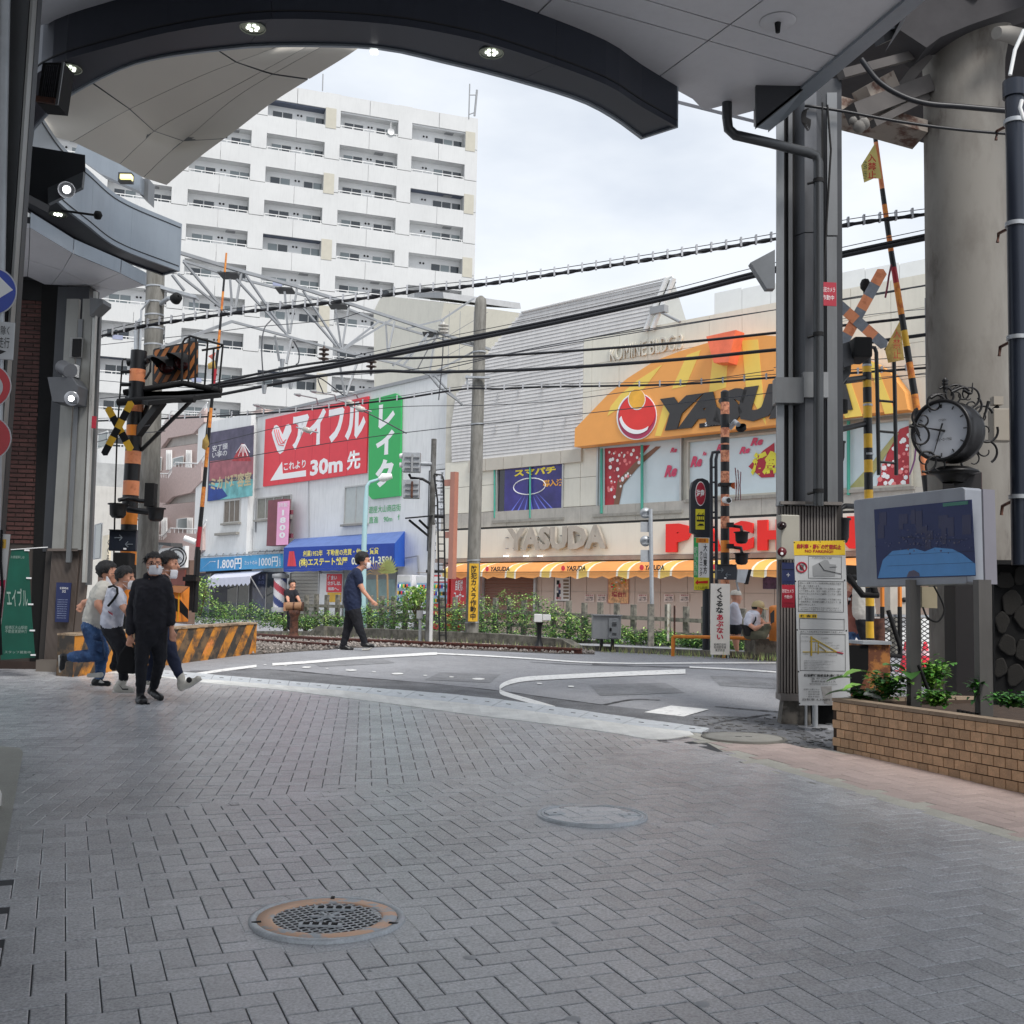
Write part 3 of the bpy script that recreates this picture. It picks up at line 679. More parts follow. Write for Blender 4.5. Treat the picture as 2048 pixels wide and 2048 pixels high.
# mountain poster on the annex
mp_=T('mountain_poster',SH.at(*e(390,780),.4),'faded barber poster with a dark sky and red mountain, left of the red board','advertising board')
b=MB();poly(b,SH,[e(250,300),e(556,248),e(545,745),e(232,782)],M('poster_slate',S(88,84,104),.7,var=.3,scale=2.0,streak=.2),.37,.05);b.obj('panel',mp_)
b=MB();poly(b,SH,[e(246,500),(e(552,470)),e(549,590),e(240,640)],M('poster_maroon',S(158,96,104),.7,var=.25,scale=2.5),.42,.004);b.obj('red_ground',mp_)
b=MB();poly(b,SH,[e(238,660),e(548,625),e(545,745),e(232,782)],M('poster_teal',S(112,176,178),.7,var=.35,scale=2.0),.421,.005);poly(b,SH,[e(237,668),(e(330,690)),e(370,745),e(310,772),e(232,782)],M('poster_blue',S(44,70,140),.7,var=.2),.427,.004);b.obj('water',mp_)
b=MB();poly(b,SH,[e(400,500),e(468,376),e(488,380),e(535,500)],M('poster_red',S(170,60,66),.7,var=.3,scale=5),.421,.004);b.obj('mountain',mp_)
b=MB()
for k in range(7):x=470+k*3;b.tube([SH.at(*e(x,382),.43),SH.at(*e(430+k*16,440+25*(k%2)),.43)],.02,wink,4)
b.obj('snow_streak',mp_)
text(mp_,'ミカド理容室',SH,B4(e,252,592,535,690),M('poster_cream',S(190,176,140),.7),.432,bold=.03)
text(mp_,'安丁頭\nい寧の',SH,B4(e,262,382,368,470),wink,.425)
# projecting pink sign
pk=M('pink_acrylic',S(240,170,208),.4,var=.06,scale=3);mar=M('maroon_edge',S(120,62,72),.5)
t=T('pink_price_sign',SH.at(*e(755,1095),.5),'tall pink box sign reading 1800 fixed to the white wall','sign')
b=MB();rect(b,SH,B4(e,700,775,808,1096),mar,.3,.4);b.obj('frame',t)
b=MB();rect(b,SH,SH.box(B4(e,718,783,800,1088),.7),pk,.7,.02,uvb=True);b.obj('face',t)
vtext(t,'1800',SH,B4(e,735,842,778,1040),wink,.73,bold=.04);text(t,'調髪',SH,B4(e,728,792,792,822),wink,.73)
b=MB();[rect(b,SH,B4(e,805,y,832,y+30),mar,.3,.12)for y in(845,1010)];b.obj('bracket',t)
# blue price boards and lean-to frame
lb=M('sky_blue_board',S(60,148,204),.5,var=.1,scale=2)
t=T('blue_price_board',SH.at(*e(470,1275),.5),'long sky blue price board reading 1.800 yen over the barber shop','sign')
b=MB();poly(b,SH,[e(172,1185),e(470,1168),e(470,1262),e(174,1278)],lb,.4,.15);b.obj('panel',t)
b=MB();poly(b,SH,[e(474,1167),e(760,1150),e(760,1250),e(474,1262)],M('blue_board2',S(72,158,206),.5,var=.08),.4,.15);b.obj('panel',t)
text(t,'御調髪',SH,B4(e,182,1203,285,1262),wink,.56,bold=.03);text(t,'1.800円',SH,B4(e,300,1183,468,1258),wink,.56,bold=.02)
text(t,'カットのみ',SH,B4(e,488,1198,578,1228),wink,.56);text(t,'1000円',SH,B4(e,590,1172,722,1240),wink,.56,bold=.01)
text(t,'税込',SH,B4(e,730,1180,744,1238),wink,.56,rot=0)
t=T('lean_to_frame',SH.at(*e(470,1160),.3),'thin grey pipe frame above the blue price board','frame')
for i in range(12):
    x=175+i*50;y=1172-i*2.8;b=MB();b.tube([SH.at(*e(x,y),.8),SH.at(*e(x+22,y-22),.1)],.03,grey,5);b.obj('rafter',t)
b=MB();b.tube([SH.at(*e(170,1172),.7),SH.at(*e(762,1140),.7)],.03,grey,5);b.tube([SH.at(*e(170,1156),.2),SH.at(*e(762,1126),.2)],.03,grey,5);b.obj('purlin',t)
# barber front
t=T('barber_shop',SH.at(*e(450,1560),.1),'dark glazed barber shop front behind the fence, under the blue price board','shop front')
b=MB();rect(b,SH,B4(e,176,1282,765,1640),M('shopfront_dark',S(44,46,56),.5,var=.3,scale=1.5),.1,.1);b.obj('front',t)
for x0,x1 in((185,245),(370,440),(446,520),(545,640),(648,700)):
    b=MB();rect(b,SH,B4(e,x0,1292,x1,1600),random.choice([glass_d,M('shop_glass',S(58,66,90),.1,var=.4,scale=3)]),.2,.02);b.obj('pane',t)
    b=MB();rect(b,SH,B4(e,x1+1,1290,x1+4,1600),ralu,.2,.05);b.obj('mullion',t)
text(t,'ええ',SH,B4(e,585,1305,628,1330),M('lilac',S(140,150,200),.5),.23);text(t,'お口',SH,B4(e,585,1340,625,1360),M('lilac',S(1,1,1)),.23)
aw=M('lilac_awning',S(206,208,222),.8,var=.05,scale=4)
t=T('white_awning',SH.at(*e(430,1350),1.0),'small white scalloped awning over the barber door','awning')
b=MB();q=[SH.at(*e(285,1292),.25),SH.at(*e(625,1270),.25),SH.at(*e(530,1312),1.5),SH.at(*e(232,1330),1.5)];b.prism(q,(0,0,.03),aw);b.obj('canopy',t)
b=MB()
for i in range(10):
    x=232+i*29.8;p0,p1=SH.at(*e(x,1330-i*1.8),1.5),SH.at(*e(x+29,1328-i*1.8),1.5);mid=(p0+p1)/2-Vector((0,0,.42))
    b.prism([p0,p1,p1-Vector((0,0,.3)),mid,p0-Vector((0,0,.3))],SH.n*.02,aw)
b.obj('valance',t)
b=MB();b.tube([SH.at(*e(530,1312),1.5),SH.at(*e(620,1465),.2)],.03,white,5);b.tube([SH.at(*e(250,1330),1.5),SH.at(*e(280,1420),.2)],.03,white,5);b.obj('arm',t)
# barber's pole
t=T('barber_pole',SH.at(*e(732,1560),.9),'red white and blue striped barber pole standing before the blue awning','barber pole')
base=SH.at(*e(733,1560),.9);top=SH.at(*e(733,1285),.9);H_=top.z-base.z;r=.33
b=MB();b.lathe(base,[(r*1.15,0),(r*1.15,H_*.1),(r,H_*.12)],grey,16);b.lathe(base+Vector((0,0,H_*.86)),[(r,0),(r*1.2,H_*.02),(r*1.2,H_*.1),(0,H_*.14)],grey,16);b.obj('housing',t)
b=MB();n=24;mm=[M('pole_white',S(206,204,206),.5),M('pole_red',S(176,70,82),.5),MATS['pole_white'],M('pole_blue',S(52,66,116),.4)]
for k in range(n):
    for j in range(24):
        h0,h1=H_*.12+H_*.74*j/24,H_*.12+H_*.74*(j+1)/24;a0,a1=2*math.pi*k/n,2*math.pi*(k+1)/n
        b.add([base+Vector((math.cos(a)*r*.93,math.sin(a)*r*.93,h))for a,h in((a0,h0),(a1,h0),(a1,h1),(a0,h1))],[(0,1,2,3)],mm[((k+j*1)// 6)%4],True)
b.obj('striped_drum',t)
# blue awning with company lettering
bf=M('blue_canvas',S(34,68,160),.7,var=.06,scale=2);bt=M('pale_canvas_top',S(92,116,172),.8,var=.12,scale=3)  # awning top is paler than its front
t=T('blue_awning',SH.at(*e(1180,1270),1.2),'large blue shop awning with yellow lettering and a red peak mark','awning')
a1,a2,a3,a4=SH.at(*e(768,1108),1.2),SH.at(*e(1545,1076),1.2),SH.at(*e(1614,992),0),SH.at(*e(840,1046),0)
b=MB();poly(b,SH,[e(768,1108),e(1545,1076),e(1542,1240),e(766,1262)],bf,1.18,.03);b.obj('front_panel',t)
b=MB();b.prism([a1,a2,a3,a4],(0,0,-.03),bt);b.obj('sloped_top',t)
b=MB();b.prism([SH.at(*e(1546,1076),1.2),a3,SH.at(*e(1614,1240),0),SH.at(*e(1543,1240),1.2)],SH.u*.03,M('blue_canvas_side',S(36,92,190),.7,var=.05));b.obj('side_panel',t)
b=MB();n=18
for i in range(n):
    x0,x1=766+(1542-766)*i/n,766+(1542-766)*(i+1)/n;y0,y1=1263-22*i/n,1263-22*(i+1)/n
    poly(b,SH,[e(x0,y0),e(x1,y1),e(x1,y1+13+4*((i+1)%2)),e(x0,y0+13+4*(i%2))],bf,1.19,.025)
b.obj('valance',t)
text(t,'創業1952年　不動産の売買・仲介・賃貸',SH,(350/1+900/3.5127,1098,350+1430/3.5127,1111),yink,1.22,bold=.02)
text(t,'(株)エステート松屋',SH,B4(e,872,1178,1212,1242),yink,1.22,bold=.03);text(t,'03-3961-3591',SH,B4(e,1240,1170,1520,1226),M('awning_white',S(240,238,210),.7),1.22,bold=.03)
b=MB()
for(x0,x1,xt)in((790,815,810),(812,828,820),(826,852,830)):poly(b,SH,[e(x0,1238),e(x1,1238),e(xt+6,1133),e(xt-6,1133)],red,1.215,.01)
b.obj('peak_mark',t)
# shutter and posters
sh=M('shutter_slat',S(170,166,156),.5,.2,var=.06,scale=3,streak=.1)
def shutter(name,pl,bx,off,m,label,pitch=.11):
    u0,z0,u1,z1=pl.box(bx,off);t=T(name,pl.pt((u0+u1)/2,z0,off),label,'shutter')
    k=0;z=z0
    while z<z1:
        b=MB();c=pl.pt((u0+u1)/2,z+pitch/2,off+.03);b.obox(c,pl.u*((u1-u0)/2),pl.n*.008+Vector((0,0,-.0)),Vector((0,0,pitch*.44))-pl.n*.014,m);b.obj('slat',t);z+=pitch
    b=MB();rect(b,pl,(u0-.1,z0,u0,z1),ralu,off-.02,.12,uvb=True);rect(b,pl,(u1,z0,u1+.1,z1),ralu,off-.02,.12,uvb=True);b.obj('guide_rail',t);return t
shutter('roller_shutter',SH,B4(e,815,1285,1014,1600),.05,sh,'grey roller shutter pulled down under the blue awning',.16)
t=T('estate_poster',SH.at(*e(1118,1490),.15),'red poster with white writing above a yellow one, right of the grey shutter','poster')
b=MB();rect(b,SH,B4(e,1020,1288,1180,1600),white,.1,.05);b.obj('backing',t)
b=MB();rect(b,SH,B4(e,1066,1293,1172,1420),red,.16,.015);b.obj('red_sheet',t)
b=MB();rect(b,SH,B4(e,1072,1423,1168,1490),yellow,.16,.015);b.obj('yellow_sheet',t)
b=MB();rect(b,SH,B4(e,1118,1500,1162,1555),wink,.16,.015);b.obj('white_sheet',t)
text(t,'住まい',SH,B4(e,1072,1302,1138,1335),wink,.18,bold=.03);text(t,'さがしは、',SH,B4(e,1072,1342,1168,1372),wink,.18,bold=.03);text(t,'当店へ。',SH,B4(e,1075,1384,1150,1408),wink,.18,bold=.03)
t=T('estate_office',SH.at(*e(1400,1600),.05),'glazed office front with a green tint right of the red poster','shop front')
b=MB();rect(b,SH,B4(e,1182,1262,1556,1640),M('office_wall',S(150,152,148),.7),.02,.06);b.obj('front',t)
for x0,x1 in((1190,1260),(1266,1340),(1346,1420),(1426,1545)):
    b=MB();rect(b,SH,B4(e,x0,1330,x1,1600),M('office_glass',S(122,150,146),.15,var=.15,scale=3),.08,.02);b.obj('pane',t)
# dried palm-like plants by the office
for i,(x,y0,y1,dead)in enumerate(((1420,1300,1500,1),(1492,1290,1500,0))):
    t=T('tall_plant',SH.at(*e(x,y1),1.6),('withered brown spiky plant' if dead else 'pale green fan leaved plant')+' on a bare stem before the office front','plant')
    b=MB();sm=M('dry_stem',S(150,124,90),.9);p0,p1=SH.at(*e(x+5,y1+60),1.6),SH.at(*e(x,y0),1.6);b.tube([p0,p1],.04,sm,5);b.obj('stem',t)
    for k in range(15 if not dead else 11):
        a=math.pi*(.05+.9*k/(14 if not dead else 10));L=random.uniform(.8,1.0)if dead else .75;d=SH.u*math.cos(a)+Vector((0,0,math.sin(a)if not dead else math.sin(a)*.9))
        q=p1+d*L-Vector((0,0,.25 if dead else 0));b=MB();s_=d.cross(SH.n).normalized()*(.03 if dead else .06)
        b.add([p1,p1+d*L*.6+s_,q,p1+d*L*.6-s_],[(0,1,2,3)],M('dry_leaf',S(168,138,100),.9)if dead else M('fan_leaf',S(160,166,96),.8));b.obj('leaf',t)
# vending machines
vm_w=M('vending_white',S(230,230,232),.4);vm_r=M('vending_red',S(206,44,48),.4)
VP_=Pl(808,44.5,(-.66,.751))
def vending(x0,x1,y0,body,lab,k):
    u0,z0,u1,z1=VP_.box((x0,y0,x1,y0+3));z1=VP_.uv((x0+x1)/2,y0)[1];t=T('vending_machine',VP_.pt((u0+u1)/2,.4),lab,'vending machine')
    b=MB();rect(b,VP_,(u0,.4,u1,z1),body,-.8,.8,uvb=True);b.obj('cabinet',t,bevel=.02)
    b=MB();rect(b,VP_,(u0+.08,z1-1.1,u1-.08,z1-.3),M('display_glass',S(120,150,170),.1,em=.25),0,.01,uvb=True);b.obj('display',t)
    for r_ in range(3):
        for c_ in range(7):
            b=MB();ua=u0+.12+(u1-u0-.3)*c_/6;zz=z1-.52-.27*r_;b.lathe(VP_.pt(ua,zz,.05),[(.035,0),(.035,.13),(.02,.15)],[red,blue,wink,green,yellow,ink][(c_*5+r_*3+k)%6],8);b.obj('can',t)
    b=MB();rect(b,VP_,(u0+.08,z1-.25,u1-.08,z1-.06),white,0,.01,uvb=True);rect(b,VP_,(u0+.1,.7,u1-.1,1.0),ink,0,.01,uvb=True);b.obj('header_and_slot',t)
vending(794,824,1150,vm_w,'white vending machine nearest the office front',1)
vending(832,861,1151,vm_w,'white vending machine between its two neighbours',2)
vending(866,898,1150,vm_r,'red vending machine beside the concrete catenary pole',3)
t=T('red_banner',VP_.at(924,1215),'red upright banner with white writing beside the catenary pole','banner')
b=MB();b.tube([VP_.at(934,1230),VP_.at(934,1150)],.03,white,6);b.obj('pole',t)
b=MB();rect(b,VP_,(903,1155,933,1208),vm_r,.0,.03);b.obj('cloth',t);text(t,'自販機\nコーナー',VP_,(908,1160,928,1202),wink,.04,bold=.02)
# upright estate sign, behind the signal ladder
t=T('estate_wall_sign',SH.at(*e(1865,1100),.1),'white upright wall sign in a black frame with vertical writing, behind the track ladder','sign')
b=MB();rect(b,SH,B4(e,1782,560,1908,1130),ink,.02,.04);b.obj('frame',t)
b=MB();rect(b,SH,B4(e,1787,566,1903,1124),wink,.06,.02);b.obj('face',t)
vtext(t,'不動産の売買・仲介・賃貸',SH,B4(e,1862,580,1885,880),ink,.09);vtext(t,'エステート松屋',SH,B4(e,1806,600,1842,1040),ink,.09,bold=.02);text(t,'3961-3591',SH,B4(e,1820,1068,1893,1095),ink,.09)
# sign lamps on bent arms over the boards
for i,(x0,y0,x1,y1)in enumerate(((610,770,760,826),(712,748,878,800),(850,742,1015,780),(345,838,420,850))):
    f=crop(400,550,3.22);t=T('sign_lamp',SH.at(*f(x1,y1),.1),['sign lamp on a bent arm over the leaf mark','sign lamp on a bent arm, second over the red board','sign lamp on a bent arm near the right end of the red board','sign lamp over the mountain poster'][i],'lamp','lamps lighting the wall boards')
    b=MB();a,c_,d_=SH.at(*f(x1,y1+10),.1),SH.at(*f(x1-10,y0+25),.5),SH.at(*f(x0+30,y0+3),1.6);b.tube([a,c_,d_],.035,grey,6);b.obj('arm',t)
    b=MB();b.tube([d_,SH.at(*f(x0,y0-2),2.0)],[.09,.05],grey,8);b.obj('lamp_head',t)
# ================================================================== games parlour (cream building with slatted roof)
YA=Pl(965,42,(-.726,.687));c2y=crop(850,550,3.864);c3=crop(1150,600,4.2933);c4=crop(850,950,3.5127);c5=crop(1600,500,4.2924)
cream=M('cream_panel',S(222,218,204),.6,var=.04,scale=1.5,streak=.07,fine=.03)
cream2=M('cream_fascia',S(228,222,208),.6,var=.03,scale=1.5,streak=.06)
stone_g=M('grey_stone_band',S(176,172,164),.7,var=.1,scale=3,fine=.08,streak=.15)
slat_m=M('grey_slat',S(206,204,202),.55,var=.06,scale=2,streak=.12,island=.04)
ya=T('games_parlour',YA.pt(-8,.4),'cream panelled games parlour with a grey slatted roof behind the tracks','building')
b=MB();rect(b,YA,(-26,.4,2.3,10.6),M('core_cream',S(196,192,180),.8),-10,9.97,uvb=True);b.obj('wall',ya)
us=[-26+1.22*i for i in range(19)]
win2=(-16.3,-5.2)
for i in range(18):      # cladding panels, upper part
    u0,u1=us[i],us[i]+1.22
    if u0>-5.1:break
    for z0,z1 in((7.0,8.0),(8.0,9.0),(9.0,9.96),(9.96,10.92)):
        b=MB();rect(b,YA,(max(u0,-26)+.012,z0+.012,min(u1,-4.87)-.0,z1),cream,0,.06,uvb=True);b.obj('panel',ya)
def wallp(u0,u1,z0,z1,nu,nz_,m=None):
    for i in range(nu):
        for j in range(nz_):
            b=MB();a,c_=u0+(u1-u0)*i/nu,u0+(u1-u0)*(i+1)/nu;p,q=z0+(z1-z0)*j/nz_,z0+(z1-z0)*(j+1)/nz_
            rect(b,YA,(a+.008,p+.008,c_-.008,q-.008),m or cream,0,.05,uvb=True);b.obj('panel',ya)
w1=YA.box((*c4(516,0),*c4(972,290)));w1=(w1[0],YA.uv(*c4(740,298))[1],w1[2],YA.uv(*c2y(815,1445))[1])
wl,wr=YA.uv(1198,1020)[0],YA.uv(1362,1015)[0]
wallp(w1[2],2.2,4.95,7.0,2,2);wallp(w1[0],w1[2],w1[3],7.0,3,1);wallp(wl,w1[0],4.95,7.0,2,2);wallp(-26,-17.3,4.95,7.0,7,2)
for i in range(23):
    b=MB();rect(b,YA,(2.3-1.2*(i+1)+.01,4.36,2.3-1.2*i,4.93),stone_g,0,.12,uvb=True);b.obj('band_stone',ya)
b=MB();rect(b,YA,(-26,4.27,2.3,4.35),ink,0,.1,uvb=True);b.obj('black_joint',ya)  # plain black line between stone band and fascia
b=MB();rect(b,YA,(-26,3.18,2.3,4.26),cream2,0,.35,uvb=True);b.obj('fascia',ya)
b=MB();rect(b,YA,(-26,3.02,2.3,3.17),M('brown_trim',S(150,134,124),.6),0,.38,uvb=True);b.obj('trim',ya)
for i in range(12):b=MB();rect(b,YA,(YA.uv(1168,905)[0]+.95*i+.0,6.52,YA.uv(1168,905)[0]+.95*i+.93,6.98),M('ledge_stone',S(190,184,172),.7,var=.06),.05,.12,uvb=True)if i<6 else None;b.v and b.obj('ledge_stone',ya)
# slatted roof, slat by slat
lb_=[(1045,625),(985,697),(914,790),(905,850),(906,930)];LB=[YA.uv(*p)for p in lb_]
def ul(z):
    for(ua,za),(ub,zb)in zip(LB,LB[1:]):
        if zb<=z<=za:return ub+(ua-ub)*(z-zb)/(za-zb)
    return LB[0][0]if z>LB[0][1]else LB[-1][0]
ra,rb_=YA.uv(1290,660),YA.uv(1345,555)
def ur(z):return-4.86 if z<10.93 else min(ra[0]+(rb_[0]-ra[0])*(z-ra[1])/(rb_[1]-ra[1]),-4.86)
b=MB();back=[(ul(z),z)for z in np.linspace(7.0,12.4,12)]+[(ur(z),z)for z in(12.4,10.95,10.9,7.0)]
b.prism([YA.pt(u,z,-.3)for u,z in back],YA.n*.3,M('slat_back',S(150,152,156),.8));b.obj('roof_backing',ya)
z=7.0
while z<12.4:
    a,c_=ul(z+.06),ur(z+.06);b=MB();p=YA.pt((a+c_)/2,z+.065,.05);b.obox(p,YA.u*((a-c_)/2),YA.n*.012,Vector((0,0,.0645))-YA.n*.012,slat_m);b.obj('slat',ya);z+=.132
b=MB();b.tube([YA.at(1043,624,.1),YA.at(1346,553,.1)],.05,white,6);b.obj('roof_rail',ya)
b=MB();b.tube([YA.at(1290,662,.15),YA.at(1334,556,.15)],.09,white,8);b.tube([YA.at(1304,660,.15),YA.at(1348,556,.15)],.09,white,8);b.tube([YA.at(1318,622,.2),YA.at(1360,644,.3)],.05,grey,6);b.obj('frame_pipe',ya)
b=MB();b.obox(YA.at(1318,620,.2),YA.u*.3,YA.n*.12,(0,0,.12),grey);b.obj('pipe_clamp',ya)
wpan=M('white_parapet',S(226,228,228),.5,var=.03)
for i in range(16):
    ua=rb_[0]-.0-1.12*i;b=MB();z1=12.5-.055*i*.9;rect(b,YA,(ua-1.1,10.94,ua,z1),wpan,-2.6,.06,uvb=True);b.obj('parapet_panel',ya)
b=MB();b.prism([YA.at(1296,662,.0),YA.at(1346,556,0),YA.at(1372,640,-2.5)],YA.n*.04,wpan);b.obj('gable_panel',ya)
for i,(x,y)in enumerate(((990,860),(1037,858),(1085,850),(1130,845),(995,795),(1036,787),(1084,780))):
    if i<7:b=MB();p=YA.at(x,y,.1);b.tube([p+Vector((0,0,.2)),p-Vector((0,0,.12)),p+YA.n*.1+YA.u*.1-Vector((0,0,.16))],.012,grey,5);b.obj('snow_hook',ya)
# side building / return wall at the left
PY=Pl(930,46,(-.4,.9));sb2=T('cream_annex',PY.at(930,1190),'cream block with a curved side wall left of the slatted roof','building')
b=MB();poly(b,PY,[(884,640),(902,610),(1048,627),(1010,800),(985,915),(985,1190),(893,1190),(887,800)],cream,-4,4);b.obj('wall',sb2)
b=MB();poly(b,PY,[(974,606),(1040,606),(1042,618),(974,614)],grey,-4,3.9);b.obj('roof_plant',sb2)
for x in(895,917,945,965):
    b=MB();rect(b,PY,(x,625,x+.6,915),grey,0,.012);b.obj('panel_seam',sb2)
for y in(650,690,740,800,860,950,1010,1070):
    b=MB();rect(b,PY,(890,y,975,y+.7),grey,0,.012);b.obj('panel_seam',sb2)
t=T('red_post',YA.at(911,1155,2.0),'reddish brown square post with side arms beside the cream annex','post')
rp_=M('red_brown_steel',S(170,118,102),.5,var=.05)
b=MB();rect(b,YA,(906,945,915,1158),rp_,1.6,.2);b.obj('post',t);b=MB();[rect(b,YA,(893,y,906,y+12),rp_,1.6,.15)for y in(960,1064)];b.obj('arm',t)
b=MB();b.tube([PY.at(925,935,.1),PY.at(936,945,.1),PY.at(934,1150,.1)],.06,grey,6);b.tube([PY.at(919,960,.1),PY.at(919,1150,.1)],.05,blackm,6);b.obj('drain_pipe',sb2)
# raised name on the wall
text(ya,'KOMINE BLDG.3',YA,(1221,681,1366,711),M('cream_letter',S(208,204,192),.5),.07,ext=.07)
# the big orange board
og=M('board_orange',S(238,164,84),.45,var=.03);yl=M('board_yellow',S(240,206,96),.45,var=.03)
ob=T('orange_board',YA.at(1500,860,.6),'huge arched orange and yellow striped board with black lettering and a red ball','advertising board')
out=[(1167,897),(1168,861),(1234,793),(1273,761),(1327,727),(1374,709),(1430,692),(1485,679),(1550,677),(1620,683),(1690,700),(1761,729),(1794,749),(1824,789),(1831,824),(1672,840),(1548,856)]
b=MB();poly(b,YA,out,og,.1,.5);b.obj('panel',ob)
b=MB()
for q in([(1240,790),(1273,762),(1325,729),(1290,775),(1262,800),(1215,832),(1222,812)],[(1374,710),(1402,700),(1372,772),(1344,778)],[(1428,694),(1447,688),(1456,720),(1452,775),(1418,786)],[(1484,681),(1516,679),(1532,850),(1492,775)],[(1560,678),(1590,680),(1625,842),(1590,846)],[(1650,690),(1680,699),(1725,832),(1690,836)],[(1735,720),(1752,727),(1790,826),(1770,828)],[(1330,800),(1345,810),(1322,872),(1310,872)]):poly(b,YA,q,yl,.6,.01)
b.obj('yellow_ray',ob)
b=MB();poly(b,YA,[(1430,679),(1489,666),(1474,730),(1445,731)],M('salmon_box',S(246,120,84),.5),.6,.5);b.obj('top_box',ob)
def ell(cx,cy,rx,ry,n=40,a0=0,a1=2*math.pi,tilt=0.):return[(cx+rx*math.cos(a0+(a1-a0)*k/n),cy+ry*math.sin(a0+(a1-a0)*k/n)+tilt*math.cos(a0+(a1-a0)*k/n))for k in range(n)]
bc=c3(533,1000);b=MB();poly(b,YA,ell(bc[0],bc[1],40,47,tilt=-2),wink,.61,.03);b.obj('ball_outline',ob)
b=MB();poly(b,YA,ell(bc[0],bc[1],38,45,tilt=-2),M('ball_rim',S(176,54,88),.4),.64,.01);b.obj('ball_rim',ob)
b=MB();poly(b,YA,ell(bc[0]+1,bc[1]-5,35.5,37,tilt=-2),M('ball_red',S(226,52,46),.3,var=.1,scale=.8),.65,.02);b.obj('ball',ob)
b=MB();poly(b,YA,ell(bc[0]-0.5,bc[1]-34,17.5,21),wink,.67,.005);b.obj('notch_outline',ob)
b=MB();poly(b,YA,ell(bc[0]-0.5,bc[1]-35,16,20),M('notch',S(238,176,60),.45),.675,.006);b.obj('notch',ob)
b=MB();up_=ell(bc[0],bc[1]-4,35,38,20,math.radians(50),math.radians(175),-2);lo_=ell(bc[0],bc[1],36,43,20,math.radians(50),math.radians(175),-2)
lo_=[(x,y-3)for x,y in ell(bc[0],bc[1]-2,36,40,20,math.radians(55),math.radians(175),-2)];up_=ell(bc[0]+3,bc[1]-10,35,37,20,math.radians(55),math.radians(175),-2)
poly(b,YA,lo_+up_[::-1],wink,.675,.006);b.obj('crescent',ob)
text(ob,'YASUDA',YA,(1321,771,1706,842),M('board_black',S(52,50,50),.4),.62,ext=.04,bold=.09,shear=.25,sp=.98)
b=MB();rect(b,YA,(*c3(1070,1045),*c3(1362,1082)),ink,.61,.02);b.obj('since_plate',ob);text(ob,'SINCE 1949',YA,(*c3(1115,1035),*c3(1358,1072)),wink,.64,bold=.03)
# windows with posters
teal=M('teal_frame',S(70,160,140),.5,var=.08);w1z=w1
pw=window(ya,YA,w1,.0,1,MG('window_black',S(30,30,40)),ralu,d=.12,uvb=True)
t=T('game_poster',YA.pt((w1[0]+w1[2])/2,w1[1],.05),'purple and blue window poster with yellow lettering and light rays','poster')
um=YA.uv(1060,980)[0]
for a,c_ in((w1[0]+.05,um-.05),(um+.05,w1[2]-.35)):b=MB();rect(b,YA,(a,w1[1]+.03,c_,w1[3]-.05),M('poster_purple',S(62,58,128),.35,var=.4,scale=1.2),.03,.012,uvb=True);b.obj('sheet',t)
b=MB();cxp,czp=(w1[0]+w1[2])/2,w1[1]+1.15
for k in range(14):
    a=math.radians(180+k*14);L=1.9;d0,d1=math.cos(a),math.sin(a)
    q=[(cxp+d0*.5,czp+d1*.35),(cxp+d0*L+.05,max(czp+d1*L,w1[1]+.04)),(cxp+d0*L-.07,max(czp+d1*L,w1[1]+.04))]
    if all(w1[0]<p[0]<w1[2]-.35 for p in q):b.add([YA.pt(u,z_,.045)for u,z_ in q],[(0,1,2)],M('ray_blue',S(110,120,220),.4))
b.obj('light_ray',t)
b=MB();cpts=[YA.pt(cxp+.8*math.cos(a),czp+.3*math.sin(a),.05)for a in np.linspace(0,2*math.pi,24)];b.tube(cpts,.02,wink,4,cap=False);b.obj('halo',t)
text(t,'スマパチ',YA,(*c2y(690,1490),*c2y(1010,1546)),M('poster_yellow',S(240,216,60),.4),.055,bold=.05);text(t,'導入済',YA,(*c4(830,30),*c4(972,80)),M('poster_amber',S(240,170,60),.4),.055,bold=.04)
for x in(989,1060):b=MB();b.tube([YA.at(x,925,.12),YA.at(x,1036,.12)],.035,teal,6);b.obj('teal_bar',pw)
zb2,zt2=YA.uv(1280,1021)[1],6.98
pale=M('pale_poster',S(200,212,216),.35,var=.08,scale=.7);cr=M('crimson_poster',S(176,46,56),.4,var=.25,scale=2)
w2=window(ya,YA,(wr,zb2,wl,zt2),.0,1,pale,ralu,d=.12,uvb=True)
uR=YA.uv(1822,930)[0];zb3=YA.uv(1520,987)[1]
w3=window(ya,YA,(uR,zb3,wr-.35,zt2-.15),.0,1,pale,M('beige_frame',S(180,176,164),.5),d=.14,uvb=True)
def sheet(t,pts,m,off=.03,nm='print'):b=MB();poly(b,YA,pts,m,off,.006);return b.obj(nm,t)
t=T('tree_poster',YA.at(1240,1020,.1),'window poster with a crimson blossom tree on the left window of the orange board','poster')
sheet(t,[(1210,897),(1262,893),(1300,890),(1246,960),(1226,1018),(1210,1020)],cr);sheet(t,[(1226,1018),(1236,960),(1270,925),(1312,893),(1322,893),(1276,935),(1246,970),(1236,1018)],M('branch_brown',S(128,90,70),.5),.037)
b=MB()
for i in range(70):
    x,y=random.uniform(1212,1290),random.uniform(900,1012)
    if x<1300-(y-890)*.6:p=YA.at(x,y,.04);b.lathe(p,[(0,.008),(random.uniform(.03,.08),.006)],random.choice([wink,M('blossom_pink',S(230,130,130),.5)]),6,YA.n)
b.obj('blossom',t)
t=T('splash_poster',YA.at(1450,990,.1),'pale window posters with pink brush lettering right of the blossom tree','poster')
pki=M('brush_pink',S(206,70,104),.5)
for x,y,w_,h in((1328,930,26,24),(1380,912,24,22),(1405,903,8,8),(1478,893,22,14),(1500,875,26,16),(1432,888,20,14),(1340,895,14,10)):text(t,'Re',YA,(x,y,x+w_,y+h),pki,.05,bold=.05,shear=.4)
